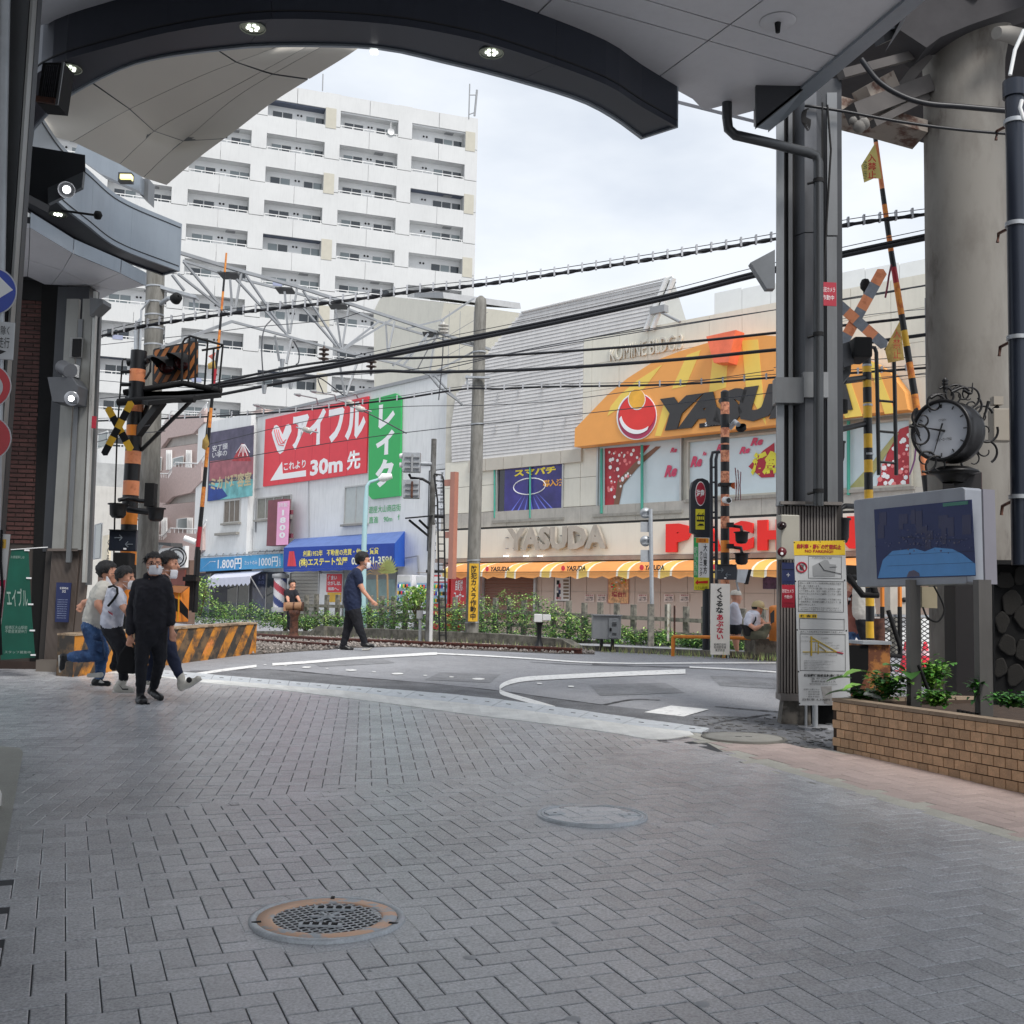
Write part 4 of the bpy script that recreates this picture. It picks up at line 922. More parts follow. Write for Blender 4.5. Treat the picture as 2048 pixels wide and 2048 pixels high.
sheet(t,[c3(1490,1430),c3(1620,1290),c3(1712,1225),c3(1712,1520),c3(1600,1525)],redd,.04);text(t,'活魚',YA,(*c3(1510,1300),*c3(1740,1500)),M('lime_ink',S(220,212,60),.4),.055,bold=.08,shear=.3)
t=T('tree_poster_right',YA.at(1790,960,.1),'window poster with crimson blossom behind the black yellow mast','poster');t.name='tree_poster'
sheet(t,[(1748,990),(1780,890),(1800,858),(1822,850),(1822,985)],cr);sheet(t,[(1690,985),(1740,930),(1790,868),(1798,866),(1760,930),(1720,985)],M('branch_olive',S(170,166,110),.5),.038)
b=MB()
for i in range(50):
    x,y=random.uniform(1755,1820),random.uniform(868,980)
    if x>1820-(y-850)*.75:b.lathe(YA.at(x,y,.04),[(0,.008),(random.uniform(.03,.09),.006)],random.choice([wink,MATS['blossom_pink']]),6,YA.n)
b.obj('blossom',t)
for x,y0,y1 in((1203,897,1027),(1284,890,1022),(1697,842,990)):b=MB();b.tube([YA.at(x,y0,.14),YA.at(x,y1,.14)],.05,teal,6);b.obj('teal_bar',w3 if x>1500 else w2)
# raised letters on the fascia
lg=M('letter_grey',S(176,168,156),.6,var=.1,streak=.2)
text(ya,'YASUDA',YA,(1018,1053,1216,1100),lg,.42,ext=.12,bold=.05)
b=MB();[b.tube([YA.pt(u,z_,.3),YA.pt(u,z_,.5)],.02,grey,5)for u in np.linspace(YA.uv(1030,1075)[0],YA.uv(1205,1075)[0],12)for z_ in(3.5,3.9)];b.obj('letter_pin',ya)
rl=M('letter_red',S(232,34,24),.35,var=.02);uP=YA.uv(1334,1068,.4)[0];uH=YA.uv(1517,1060,.4)[0];pit=(uP-uH)/3
for i,ch_ in enumerate('PACHINKO'):
    u=uP-pit*i;wd=.3 if ch_=='I' else .98;u-=.34 if ch_=='I' else 0;text(ya,ch_,YA,(u-wd,3.24,u,4.16),rl,.4,ext=.08,bold=.085,uvb=True)
# striped awning
ao=M('awning_orange',S(228,156,88),.7,var=.05,scale=2);awh=M('awning_cream',S(240,232,214),.7,var=.04);at_=M('awning_tan',S(224,190,100),.7,var=.04)
sa=T('striped_awning',YA.pt(-6,2.6,1.2),'long orange awning with white and tan stripes along the games parlour','awning')
prof=[(.02,3.0),(.25,2.99),(.6,2.95),(.95,2.86),(1.2,2.72),(1.3,2.62),(1.32,2.40)]
cen=[YA.uv(x,1140,1.2)[0]for x in(1025,1095,1170,1250,1334)];pitch=(cen[0]-cen[-1])/4
u=cen[0]+2*pitch;segs=[]
while u>-18:segs+=[(u+.16*pitch,u+.11*pitch,awh),(u+.11*pitch,u-.11*pitch,at_),(u-.11*pitch,u-.16*pitch,awh),(u-.16*pitch,u-.84*pitch,ao)];u-=pitch
for a,c_,m_ in segs:
    if a>2.4:continue
    b=MB();nsub=4 if m_ is ao else 1
    for s_ in range(nsub):
        q0,q1=a+(c_-a)*s_/nsub,a+(c_-a)*(s_+1)/nsub
        for(o0,z0),(o1,z1)in zip(prof,prof[1:]):
            last=z1<2.5;d0,d1=(.05*math.sin(9*q0),.05*math.sin(9*q1))if last else(0,0)
            b.add([YA.pt(q0,z0,o0),YA.pt(q1,z0,o0),YA.pt(q1,z1+d1,o1),YA.pt(q0,z1+d0,o1)],[(0,1,2,3)],m_)
    b.obj('awning_stripe',sa)
b=MB();rect(b,YA,(-26,2.585,2.3,2.6),M('awning_pipe',S(120,90,60),.5),1.325,.02,uvb=True);b.obj('front_pipe',sa)
for x in(985,1137,1294,1440):
    text(sa,'YASUDA',YA,(x-2,1129,x+38,1136.5),ink,1.335,bold=.04,shear=.2)if 0 else text(sa,'YASUDA',YA,(YA.uv(x+38,1133,1.2)[0],2.63,YA.uv(x,1133,1.2)[0],2.80),ink,1.30,bold=.04,shear=.2,uvb=True)
    b=MB();b.lathe(YA.pt(YA.uv(x-6,1133,1.2)[0],2.72,1.31),[(0,.02),(.09,.015)],red,12,YA.n);b.obj('ball_mark',sa)
for x in(1012,1052,1080):b=MB();p=YA.at(x,1112,.5);b.tube([p-YA.u*.12,p+YA.u*.12],.018,lampm,6);b.obj('soffit_lamp',ya)
# ground floor under the awning
salm=M('wall_orange_glow',S(212,190,174),.6,var=.04,scale=1);  # salmon tint puts the awning's indirect orange glow into the wall colour
uu=[2.2-1.05*i for i in range(28)]
for i in range(26):
    for z0,z1 in((.4,1.95),(1.95,2.98)):
        b=MB();rect(b,YA,(uu[i+1]+.01,z0+.01,uu[i]-.01,z1),salm,0,.05,uvb=True);b.obj('panel',ya)
shutter('brown_shutter',YA,(971,1148,1070,1240),.06,M('brown_slat',S(150,112,98),.5,.1,var=.05),'brown roller shutter closed under the striped awning',.1)
def poster(bx,m,label,lines=None,pl=YA,off=.06,frame=None):
    x0,y0,x1,y1=bx;t=T('poster',pl.at((x0+x1)/2,y1,off),label,'poster');b=MB()
    if frame:rect(b,pl,(x0-1.2,y0-1.2,x1+1.2,y1+1.2),frame,off,.02);b.obj('frame',t);b=MB()
    rect(b,pl,bx,m,off+.02,.01);b.obj('sheet',t)
    for(s_,fx0,fy0,fx1,fy1,mm_)in(lines or[]):text(t,s_,pl,(x0+(x1-x0)*fx0,y0+(y1-y0)*fy0,x0+(x1-x0)*fx1,y0+(y1-y0)*fy1),mm_,off+.035,bold=.03)
    return t
po=poster((*c4(912,688),*c4(1018,884)),M('poster_white',S(226,220,214),.5),'tall poster of people beside price strips, right of the brown shutter',[('新台入替',.05,.02,.45,.1,redd),('景品',.6,.1,.95,.18,ink),('毎日',.08,.85,.4,.95,redd)],frame=ink)
b=MB();[rect(b,YA,(*c4(925+(i%2)*12,740+i*22),*c4(945+(i%2)*8,770+i*22)),[ink,redd,grey,navy,ink][i],.095,.004)for i in range(5)];[rect(b,YA,(*c4(972,735+i*24),*c4(1010,750+i*24)),M('tan_ink',S(130,110,90),.6),.095,.004)for i in range(6)];b.obj('print',po)
po=poster((*c4(1290,684),*c4(1430,900)),M('poster_peach',S(224,170,120),.5,var=.5,scale=9),'colourful poster with large red lettering framed on the glow tinted wall',[('増台!!',.15,.62,.85,.8,redd)],frame=M('pink_frame',S(190,130,120),.5))
b=MB()
for i in range(26):x,y=random.uniform(1300,1415),random.uniform(700,800);rect(b,YA,(*c4(x,y),*c4(x+random.uniform(5,20),y+random.uniform(5,16))),random.choice([red,yellow,orange,wink,green,ao]),.095+i*.0004,.004)
b.obj('print',po)
wn=M('notice_white',S(228,208,196),.6)
for i,x in enumerate((1122,1208,1495,1680,1790)):
    poster((*c4(x,838),*c4(x+68,892)),wn,['small white notice, leftmost on the glow tinted wall','small white notice just left of the colourful poster','small white notice right of the colourful poster','small white notice left of the clinic lamp post','small white notice touching the clinic lamp post'][i],[('お知らせ',.1,.05,.9,.22,redd),('マスク着用\nお願いします',.1,.3,.9,.85,M('grey_ink',S(120,110,110),.6))])
po=poster((1526,1140,1554,1178),M('poster_dark',S(88,60,84),.5,var=.6,scale=8),'dark patterned poster half hidden by the right pillar')
po=poster((1702,1074,1738,1132),M('lime_sheet',S(160,196,50),.5),'lime green sheet with a dark red curved band, beside the black yellow mast',[('ボタン',.1,.55,.8,.95,wink)])
t=T('grey_strip_post',YA.at(1862,900,.3),'narrow dark grey post on the cream wall edge, beside the round column','post');b=MB();rect(b,YA,(1857,598,1865,900),M('dark_grey',S(96,98,104),.6),.3,.2);b.obj('post',t)
# ================================================================== railway: ballast, rails, low wall, fence, weeds, cabinets
def along(px,dz=0.0):return[G(x,y,dz)for x,y in px]
ball=M('ballast_stone',S(150,142,136),.9,var=.25,scale=14,island=.35)
bt_=T('railway_track',G(760,1285),None,None,kind='structure')
reg=[(500,1310),(640,1301),(700,1296),(800,1294),(900,1298),(1000,1303),(1120,1308),(1190,1309),(1180,1300),(1000,1289),(850,1283),(700,1276),(500,1266)]
ground_sheet([gxy(*p)for p in reg],.006,M('ballast_bed',S(96,90,84),.95,var=.3,scale=10)).obj('ballast_bed',bt_,kind='structure')
b=MB();rx=[gxy(*p)for p in reg];n=0;xs_=[p[0]for p in rx];ys_=[p[1]for p in rx]
while n<5200:
    x,y=random.uniform(min(xs_),max(xs_)),random.uniform(min(ys_),max(ys_))
    if not inside(x,y,rx):continue
    s_=random.uniform(.018,.04);q=Matrix.Rotation(random.random()*6.28,3,Vector((random.random()-.5,random.random()-.5,random.random()-.5)).normalized()if random.random()<2 else 'X')
    c=Vector((x,y,gz(y)+.012+random.random()*.025));ax=[q@Vector(v)*s_*random.uniform(.7,1.2)for v in((1,0,0),(0,1,0),(0,0,1))]
    b.add([c+ax[0],c-ax[0],c+ax[1],c-ax[1],c+ax[2],c-ax[2]],[(0,2,4),(2,1,4),(1,3,4),(3,0,4),(2,0,5),(1,2,5),(3,1,5),(0,3,5)],ball);n+=1
b.obj('ballast',bt_,kind='stuff')
def rail(px,h=.10):
    b=MB();pts=along(px,0)
    for w_,z0,z1 in((.06,0,.012),(.014,.012,h*.7),(.035,h*.7,h)):
        for p,q in zip(pts,pts[1:]):
            d=(q-p);nn=Vector((-d.y,d.x,0)).normalized()*w_;b.prism([p-nn+Vector((0,0,z0)),q-nn+Vector((0,0,z0)),q+nn+Vector((0,0,z0)),p+nn+Vector((0,0,z0))],(0,0,z1-z0),rail_m)
    b.obj('rail',bt_)
rail([(380,1266),(518,1276),(640,1284),(850,1293),(1000,1300),(1163,1308)]);rail([(490,1282),(516,1286),(600,1291),(672,1296)],.08)
for px in([(700,1299),(930,1301)],[(1000,1306),(1184,1312)]):pass
# low retaining wall
WN=Pl(900,23.4,(-.766,.643));rt=T('low_wall',WN.at(900,1290),'low weathered concrete wall along the far side of the track','wall')
blk=MW('old_wall',S(128,124,114),S(88,86,78),6,.4,.6,.9,.5)
xs=[653,700,745,785,861,905,930,975,1020,1065,1110,1143]
yt=lambda x:1253+(x-653)*.04+(0 if x<1020 else(x-1020)*.05)
for a,c_ in zip(xs,xs[1:]):b=MB();poly(b,WN,[(a,yt(a)),(c_-.6,yt(c_)),(c_-.6,1300),(a,1300)],blk,-.25,.25);b.obj('block',rt)
b=MB();poly(b,WN,[(612,1283),(655,1252),(668,1252),(668,1290),(612,1290)],blk,-.2,.3);b.obj('sloped_end',rt)
b=MB();poly(b,WN,[(1143,1279),(1172,1296),(1172,1302),(1143,1302)],blk,-.2,.3);b.obj('sloped_end',rt)
b=MB();poly(b,WN,[(380,1262),(652,1262),(652,1290),(380,1275)],blk,-.5,.3);poly(b,WN,[(1150,1290),(1570,1306),(1570,1325),(1150,1310)],blk,-.4,.2);b.obj('footing',rt)
# concrete fence, post by post
FE=Pl(1380,24.5,(-.766,.643));old=MW('old_concrete_fence',S(138,134,124),S(92,90,84),9,.42,.62,.9,.5)
fe=T('concrete_fence',FE.at(964,1260),'old concrete picket fence with three rails behind the weeds','fence')
ftop=lambda x:1196+(x-964)*(.0385 if x>964 else .021)
u0,u1=FE.uv(964,1200)[0],FE.uv(1267,1206)[0];st_=(u0-u1)/10
for k in range(-17,31):
    u=u0-st_*k;a=FE.pt(u,1.5);x,y=proj(a)
    if x>1860 or x<380:continue
    zt_=FE.uv(x,ftop(x))[1]+random.uniform(-.02,.02);b=MB();rect(b,FE,(u-.06,.3,u+.06,zt_),old,-.05+random.uniform(-.01,.01),.1,uvb=True);b.obj('picket',fe,bevel=.008)
for dy0,hh in((24,6),(52,6),(78,6)):
    for k in range(-17,31,2):
        ua,ub=u0-st_*k,u0-st_*(k+2);xa=proj(FE.pt(ua,1.5))[0];xb=proj(FE.pt(ub,1.5))[0]
        if xb>1870 or xa<375:continue
        sc=lambda x:.8+.2*(x-600)/700
        za=FE.uv(xa,ftop(xa)+dy0*sc(xa))[1];zb_=FE.uv(xb,ftop(xb)+dy0*sc(xb))[1];b=MB()
        b.prism([FE.pt(ua,za,.05),FE.pt(ub+.01,zb_,.05),FE.pt(ub+.01,zb_-.09,.05),FE.pt(ua,za-.09,.05)],FE.n*.05,old);b.obj('fence_rail',fe)
# weeds
lg1=M('leaf_green',S(112,158,72),.6,var=.3,scale=3,island=.3);lg2=M('leaf_light',S(168,194,110),.6,var=.25,scale=3,island=.3);lg3=M('leaf_deep',S(52,92,48),.6,var=.3,scale=3,island=.35)
env=[(385,1215),(420,1200),(450,1208),(500,1208),(540,1222),(560,1238),(640,1222),(700,1228),(760,1205),(800,1188),(850,1205),(900,1214),(960,1198),(1010,1190),(1060,1184),(1100,1200),(1140,1222),(1180,1240),(1250,1262),(1330,1268),(1400,1276),(1470,1290),(1560,1295)]
ex,ey=[p[0]for p in env],[p[1]for p in env]
def leaf(b,c,L,W_,m,droop=.4):
    a=random.random()*6.28;t=random.uniform(-.3,.9);d=Vector((math.cos(a)*math.cos(t),math.sin(a)*math.cos(t),math.sin(t)));s_=d.cross(Vector((0,0,1))).normalized()*W_
    tip=c+d*L-Vector((0,0,L*droop));b.add([c,c+d*L*.5+s_,tip,c+d*L*.5-s_],[(0,1,2,3)],m)
b=MB();wc=0
for i in range(3500):
    x=random.uniform(385,1565);top=np.interp(x,ex,ey)+14*noise.noise(Vector((x*.05,0,3)))+6*noise.noise(Vector((x*.25,5,3)));bot=1268+(x-900)*.045
    f=random.random()**.8;y=top+(bot-top)*f;off=random.uniform(-.35,.95);c=FE.at(x,y,off);m_=random.choices([lg1,lg2,lg3],[4,2+3*(f<.3),3+4*f])[0]
    for k in range(6):leaf(b,c+Vector((random.gauss(0,.06),random.gauss(0,.06),random.gauss(0,.05))),random.uniform(.05,.12),random.uniform(.012,.03),m_)
b.obj('weeds',None,kind='stuff')
b=MB();gm_=M('dry_grass',S(176,168,120),.9,var=.2)
for i in range(900):
    x=random.uniform(520,1560);p=WN.at(x,1291+(x-900)*.045+random.uniform(-4,4),random.uniform(0,.35));h=random.uniform(.04,.16);d=Vector((random.gauss(0,.03),random.gauss(0,.03),h));b.add([p,p+Vector((.008,0,0)),p+d],[(0,1,2)],random.choice([gm_,lg2]))
b.obj('dry_grass',None,kind='stuff')
for i,(x,y,h,lab)in enumerate(((400,1215,62,'leafy shrub with light green foliage rising behind the left gate machine'),(832,1215,40,'leafy weed clump rising before the vending machines'))):
    t=T('leafy_shrub',FE.at(x,y,.5),lab,'shrub');b=MB();p=FE.at(x,y+20,.5)
    for k in range(5):b.tube([p,FE.at(x+random.uniform(-25,25),y-h*random.uniform(.5,.9),.5)],.012,M('twig',S(110,90,60),.9),4)
    b.obj('stem',t);b=MB()
    for k in range(420):
        c=FE.at(x+random.gauss(0,14),y-h*random.random()**.8,.5+random.gauss(0,.2));leaf(b,c,random.uniform(.1,.2),random.uniform(.02,.045),random.choice([lg1,lg2,lg2]))
    b.obj('foliage',t)
# track-side gear
def bx(b,x0,y0,x1,y1,D,m,th=.2,off=0.,d=(1,0)):
    pl=Pl((x0+x1)/2,D,d);return rect(b,pl,(x0,y0,x1,y1),m,off-th/2,th)
t=T('roller_stand',P(585,1278,24),'rusty brown post carrying two wire rollers by the track','post')
b=MB();D=24.2;p=P(587,1279,D);k=D/2200;b.lathe(p,[(17*k,0),(12*k,4*k),(8.5*k,14*k),(8*k,45*k),(11*k,50*k),(12*k,58*k),(0,58*k)],rust,12);b.obj('post',t)
for x in(580,597):b=MB();c=P(x,1213,D);b.tube([c-Vector((.08,0,0)),c+Vector((.08,0,0))],8.5*k,M('roller_tan',S(160,120,88),.6,var=.2),14);b.obj('roller',t);b=MB();b.tube([c+Vector((.08,0,0)),c+Vector((.1,0,0))],9.5*k,rust,14);b.obj('roller_flange',t)
t=T('white_point_box',P(1077,1297,21.5),'small white box on a black stand, before the weeds','track device')
b=MB();D=21.5;bx(b,1068,1228,1084,1244,D,white,.2);b.obj('box',t,bevel=.01);b=MB();bx(b,1085,1229,1101,1241,D,white,.14);b.obj('side_box',t,bevel=.01)
b=MB();k=D/2200;b.lathe(P(1078,1297,D),[(12*k,0),(9*k,5*k),(4.5*k,18*k),(5*k,45*k),(9*k,52*k)],black,12);b.obj('stand',t)
t=T('grey_cabinet',P(1210,1298,21),'grey steel trackside cabinet with a louvred door on two legs','cabinet')
b=MB();bx(b,1183,1231,1238,1277,21,grey,.4);b.obj('body',t,bevel=.01)
b=MB();bx(b,1217,1236,1237,1276,20.78,M('cabinet_door',S(140,143,145),.5,var=.05),.03);o_=b.obj('door',t,bevel=.005)
b=MB();[bx(b,1224,y,1233,y+1.2,20.76,ink,.01)for y in(1245,1248,1251,1266,1269)];b.obj('louvre',o_);b=MB();bx(b,1219,1256,1223,1262,20.75,blackm,.04);b.obj('handle',o_)
for x in(1202,1224):b=MB();bx(b,x-3,1277,x+3,1300,21,black,.15);b.obj('leg',t)
b=MB();bx(b,1182,1229,1240,1231,21,grey,.5);b.obj('top',t)
t=T('sign_post',P(1303,1300,24),'steel post with the backs of four road signs, beside the fence','sign post')
b=MB();D=24;b.tube([P(1304,1212,D),P(1301,1018,D)],.045,galv,10);b.obj('pole',t);k=D/2200
for y,r_ in((1026,1),(1082,1)):b=MB();b.lathe(P(1291,y,D+.03),[(0,0),(11*k,0),(11*k,.02),(0,.02)],galv,20,(0,1,0));b.obj('sign_back',t);b=MB();[bx(b,1284,y+dy,1300,y+dy+1.5,D,galv,.03)for dy in(-5,5)];b.obj('sign_brace',t)
for y0,y1 in((1044,1064),(1100,1124)):b=MB();bx(b,1281,y0,1300,y1,D+.04,galv,.02);b.obj('sign_back',t)
b=MB();bx(b,1295,1208,1306,1304,24,old,.2);b.obj('concrete_foot',t)
t=T('white_marker_post',P(1337,1285,22),'thin white marker post standing at the picket fence','post');b=MB();bx(b,1334,1207,1338,1282,22.5,MW('stained_white',S(220,216,200),S(160,140,100),12,.5,.7),.06);b.obj('post',t)
t=T('rusty_rod',P(1350,1300,22),'thin rusty rod beside the white marker post','post');b=MB();b.tube([P(1349,1300,22.4),P(1349,1211,22.4)],.02,rust,6);b.obj('rod',t)
t=T('small_track_box',P(840,1287,23),'small pale box on a thin grey post by the ladder mast','track device');b=MB();bx(b,834,1221,846,1237,23,grey,.1);b.obj('box',t);b=MB();b.tube([P(840,1288,23),P(840,1237,23)],.03,galv,6);b.obj('post',t)
# orange guard rail
t=T('orange_guard_rail',G(1443,1322),'orange tubular guard rail at the kerb right of the crossing','guard rail')
D=19.3;ops=[P(1346,1273,D+.3),P(1448,1274.5,D),P(1541,1279,D-.3)]
b=MB();b.tube(ops,.032,orange,8);b.obj('top_rail',t)
for p,(x,y)in zip(ops,((1347,1317),(1443,1322),(1541,1328))):b=MB();q=G(x,y);b.tube([p,Vector((p.x,p.y,gz(p.y)-.02))],.032,orange,8);b.obj('leg',t)
# steel signal mast with ladder
t=T('signal_mast',P(858,1287,22.8),'thin grey track mast with two boxy signals, a shelf and a black ladder','mast');D=22.8
b=MB();b.tube([P(857,1287,D),P(868,878,D)],[.075,.055],MW('mast_steel',S(120,120,118),S(86,84,80),5,.4,.6),10);b.obj('pole',t)
for(x0,y0,x1,y1)in((807,907,842,946),(808,961,840,998)):
    b=MB();bx(b,x0,y0,x1,y1,D-.1,galv,.25);o_=b.obj('signal_box',t,bevel=.01);b=MB()
    for j in range(3):bx(b,x0+3,y0+6+j*11,x1-3,y0+8+j*11,D-.25,grey,.04)
    bx(b,(x0+x1)/2-2,y0+2,(x0+x1)/2+2,y1-2,D-.27,rust if y0>950 else grey,.04);b.obj('back_rib',o_)
b=MB();b.tube([P(842,927,D),P(866,928,D)],.05,galv,8);b.obj('arm',t)
for y in(912,930):b=MB();b.lathe(P(804,y,D-.1),[(0,-.06),(.05,-.05),(.06,.0),(.03,.05)],white,10,(1,0,0));b.obj('lamp_dome',t)
b=MB();b.prism([P(810,1038,D-.4),P(866,1033,D-.4),P(866,1033,D+.4),P(812,1038,D+.4)],(0,0,.03),black);b.obj('shelf',t)
b=MB();b.tube([P(818,1040,D),P(858,1073,D)],.025,black,6);b.tube([P(838,1040,D),P(857,1058,D)],.025,black,6);b.obj('shelf_brace',t)
b=MB();b.tube([P(818,948,D),P(822,956,D),P(845,958,D),P(862,968,D),P(866,1010,D)],.03,rubber,6);b.obj('cable',t)
b=MB();b.tube([P(861,1287,D-.1),P(866,1100,D-.1),P(868,1050,D-.1)],.04,white,6);b.obj('conduit',t)
b=MB()
lx=lambda y:(866+(y-950)*.0,887-(y-950)*.0)
b.tube([P(868,950,D-.3),P(875,1000,D-.3),P(879,1284,D-.3)],.018,black,6);b.tube([P(868,948,D-.3),P(884,950,D-.3),P(887,960,D-.3),P(892,1284,D-.3)],.018,black,6)
b.obj('ladder_rail',t)
for i in range(23):y=962+i*14;b=MB();b.tube([P(874+i*.2,y,D-.3),P(888+i*.17,y,D-.3)],.012,black,5);b.obj('ladder_rung',t)
b=MB();b.tube([P(852,1142,D),P(892,1143,D)],.03,black,6);b.tube([P(862,1032,D),P(890,1033,D)],.04,black,6);b.obj('ladder_stay',t)
# pale blue street lamp
t=T('street_lamp',P(727,1250,31),'pale blue street lamp post with a curved arm, behind the walking man','street lamp');D=31
cy=M('pale_cyan_paint',S(166,200,206),.4,var=.04)
b=MB();b.tube([P(726,1260,D),P(728,1090,D),P(732,1000,D),P(734,972,D),P(740,964,D),P(760,958,D)],[.08,.075,.07,.05,.045,.04],cy,10);b.obj('post',t)
b=MB();b.tube([P(758,959,D),P(766,955,D),P(784,952,D)],[.06,.13,.07],white,10);b.obj('lamp_head',t)
# centre concrete pole with camera warning
t=T('concrete_pole',P(942,1291,23.2),'round topped concrete catenary pole with a yellow vertical warning strip','pole');D=23.2
b=MB();b.tube([P(943,1294,D),P(961,610,D),P(962,598,D),P(962,592,D)],[.142,.130,.11,.04],MW('pole_concrete',S(136,134,128),S(110,108,102),4,.4,.6,.85,.3,(3,3,.6)),16);b.obj('pole',t)
NB=Pl(946,D-.2,(1,0));b=MB();rect(b,NB,(937.5,1127,956.5,1243),yellow,0,.012);b.obj('warning_strip',t);vtext(t,'防犯カメラ作動中',NB,(941,1131,953,1239),ink,.02,bold=.02)
for y in(1122,1246,706,850):b=MB();xx=943+(1291-y)*.0275;b.tube([P(xx,y,D),P(xx-.06,y-2.5,D)],.15,galv,16,cap=False);b.obj('pole_band',t)
b=MB();b.obox(P(955,755,D-.2),(.26,0,0),(0,.05,0),(0,0,.02),galv);b.tube([P(934,750,D-.2),P(934,766,D-.2),P(940,770,D-.2)],.02,galv,5);b.obj('bracket',t)
# left concrete utility pole with floodlight
t=T('utility_pole',P(300,1250,19),'fat grey concrete utility pole with steel bands and a floodlight, behind the striped mast','pole');D=19.2;up=MATS['pole_concrete']
b=MB();b.tube([P(290,1290,D),P(313,480,D)],[.185,.155],up,16);b.obj('pole',t)
for y in(576,607,633,660,692):b=MB();xx=290+(1290-y)*.0284;b.tube([P(xx,y,D),P(xx,y-3,D)],.168,galv,16,cap=False);b.obj('pole_band',t)
b=MB();k=D/2200;c=P(350,599,D-.4);b.lathe(c,[(2*k,.12),(10*k,.1),(11.5*k,0),(10*k,-.02)],blackm,16,(.6,-.6,.3));b.obj('floodlight',t)
b=MB();b.tube([P(318,612,D),P(328,602,D-.2),P(338,596,D-.3),P(345,598,D-.4)],.04,galv,6);b.obj('lamp_arm',t)
b=MB();b.prism([P(310,568,D-.1),P(392,590,D-.1),P(392,596,D-.1),P(310,574,D-.1)],(0,.2,0),galv);b.tube([P(388,596,D),P(388,620,D)],.02,galv,5);b.obj('cross_arm',t)
b=MB();b.tube([P(283,640,D),P(274,650,D),P(272,760,D),P(268,900,D)],.05,galv,6);b.tube([P(300,600,D-.2),P(283,620,D-.2),P(280,720,D-.2)],.02,galv,5);b.obj('conduit',t)
# crushed concrete barrier with hazard stripes
q0,q1=G(515,1307),G(150,1356);BW=Pl(515,q0.y,(q1.x-q0.x,q1.y-q0.y));L_=(Vector((q1.x,q1.y,0))-Vector((q0.x,q0.y,0))).length
t=T('hazard_barrier',(q0+q1)/2,'low concrete barrier with worn orange and black slanting stripes, behind the runners','barrier')
hb=MW('barrier_black',S(62,58,54),S(120,96,70),5,.45,.62,.85,.5);ho=MW('barrier_orange',S(204,134,48),S(96,74,56),4,.44,.60,.8,.5,c3=S(226,138,72),s3=3)
sg=1 if BW.uv(300,1300)[0]>0 else-1;zt_=BW.uv(515,1248)[1]
zb_=lambda u:gz(BW.pt(u,0).y)-.02
def barr(u):return zt_-.0-abs(u)*.028
b=MB();b.prism([BW.pt(0,zb_(0)),BW.pt(sg*L_,zb_(sg*L_)),BW.pt(sg*L_,barr(L_)),BW.pt(0,barr(0))],-BW.n*.28,hb);b.obj('body',t)
b=MB()
for k in range(-2,15):
    a=.42*k;pts=[]
    zf=lambda u,f:zb_(sg*u)+.01+(barr(u)-.012-zb_(sg*u))*f
    q=[(a+.0+.3*0,0),(a+.2,0),(a+.2-.34,1),(a-.34,1)]
    q=[(min(max(u,.0),L_),f)for u,f in q]
    if q[1][0]-q[0][0]>.02 or q[2][0]-q[3][0]>.02:b.prism([BW.pt(sg*u,zf(u,f),.002)for u,f in q],BW.n*.006,ho)
b.obj('orange_stripe',t)
b=MB();b.prism([BW.pt(0,barr(0)+.002,.02),BW.pt(sg*L_,barr(L_)+.002,.02),BW.pt(sg*L_,barr(L_)+.002,-.3),BW.pt(0,barr(0)+.002,-.3)],(0,0,.025),MW('barrier_cap',S(170,150,126),S(120,100,80),6));b.obj('cap',t)
# ================================================================== level crossing gear, left
ca=crop(180,700,4.293);cb=crop(0,500,3.864)
def bandpole(t,pts,D,r,bands,name='pole',n=18):
    """pts [(x,y)..] photo axis; bands [(y_end, mat)...] from the top down"""
    ys=[p[1]for p in pts];xs=[p[0]for p in pts];y=ys[0];b=MB();r0,r1=r if isinstance(r,tuple)else(r,r)
    for ye,m_ in bands:
        f0,f1=(y-ys[0])/(ys[-1]-ys[0]),(ye-ys[0])/(ys[-1]-ys[0]);b.tube([P(np.interp(y,ys,xs),y,D),P(np.interp(ye,ys,xs),ye,D)],[r0+(r1-r0)*f0,r0+(r1-r0)*f1],m_,n,cap=True);y=ye
    return b.obj(name,t)
def crossbuck(t,D,arms,w_,cols,name='crossbuck_arm'):
    for i,((xa,ya_),(xb,yb),n)in enumerate(arms):
        a,c_=P(xa,ya_,D-.02*i),P(xb,yb,D-.02*i);d=(c_-a);L=d.length;d.normalize();s_=d.cross(Vector((0,1,0))).normalized()*w_/2;b=MB()
        for k in range(n):
            p,q=a+d*L*k/n,a+d*L*(k+1)/n;e0=d*w_*.28 if k==0 else 0*d;e1=d*w_*.28 if k==n-1 else 0*d
            pts=[p-s_,q-s_]+([q+e1]if k==n-1 else[])+[q+s_,p+s_]+([p-e0]if k==0 else[]);b.prism(pts,(0,.012,0),cols[k%2])
        b.obj(name,t)
def bell(t,cx,cy,wpx,hpx,D,name='warning_lamp',m_=black,lens=None):
    k=D/2200;c=P(cx,cy,D);b=MB();b.lathe(c,[(wpx*.55*k,hpx*.5*k),(wpx*.55*k,hpx*.42*k),(wpx*.45*k,hpx*.40*k),(wpx*.42*k,-hpx*.25*k),(wpx*.3*k,-hpx*.45*k),(0,-hpx*.5*k)],m_,18);return b.obj(name,t)
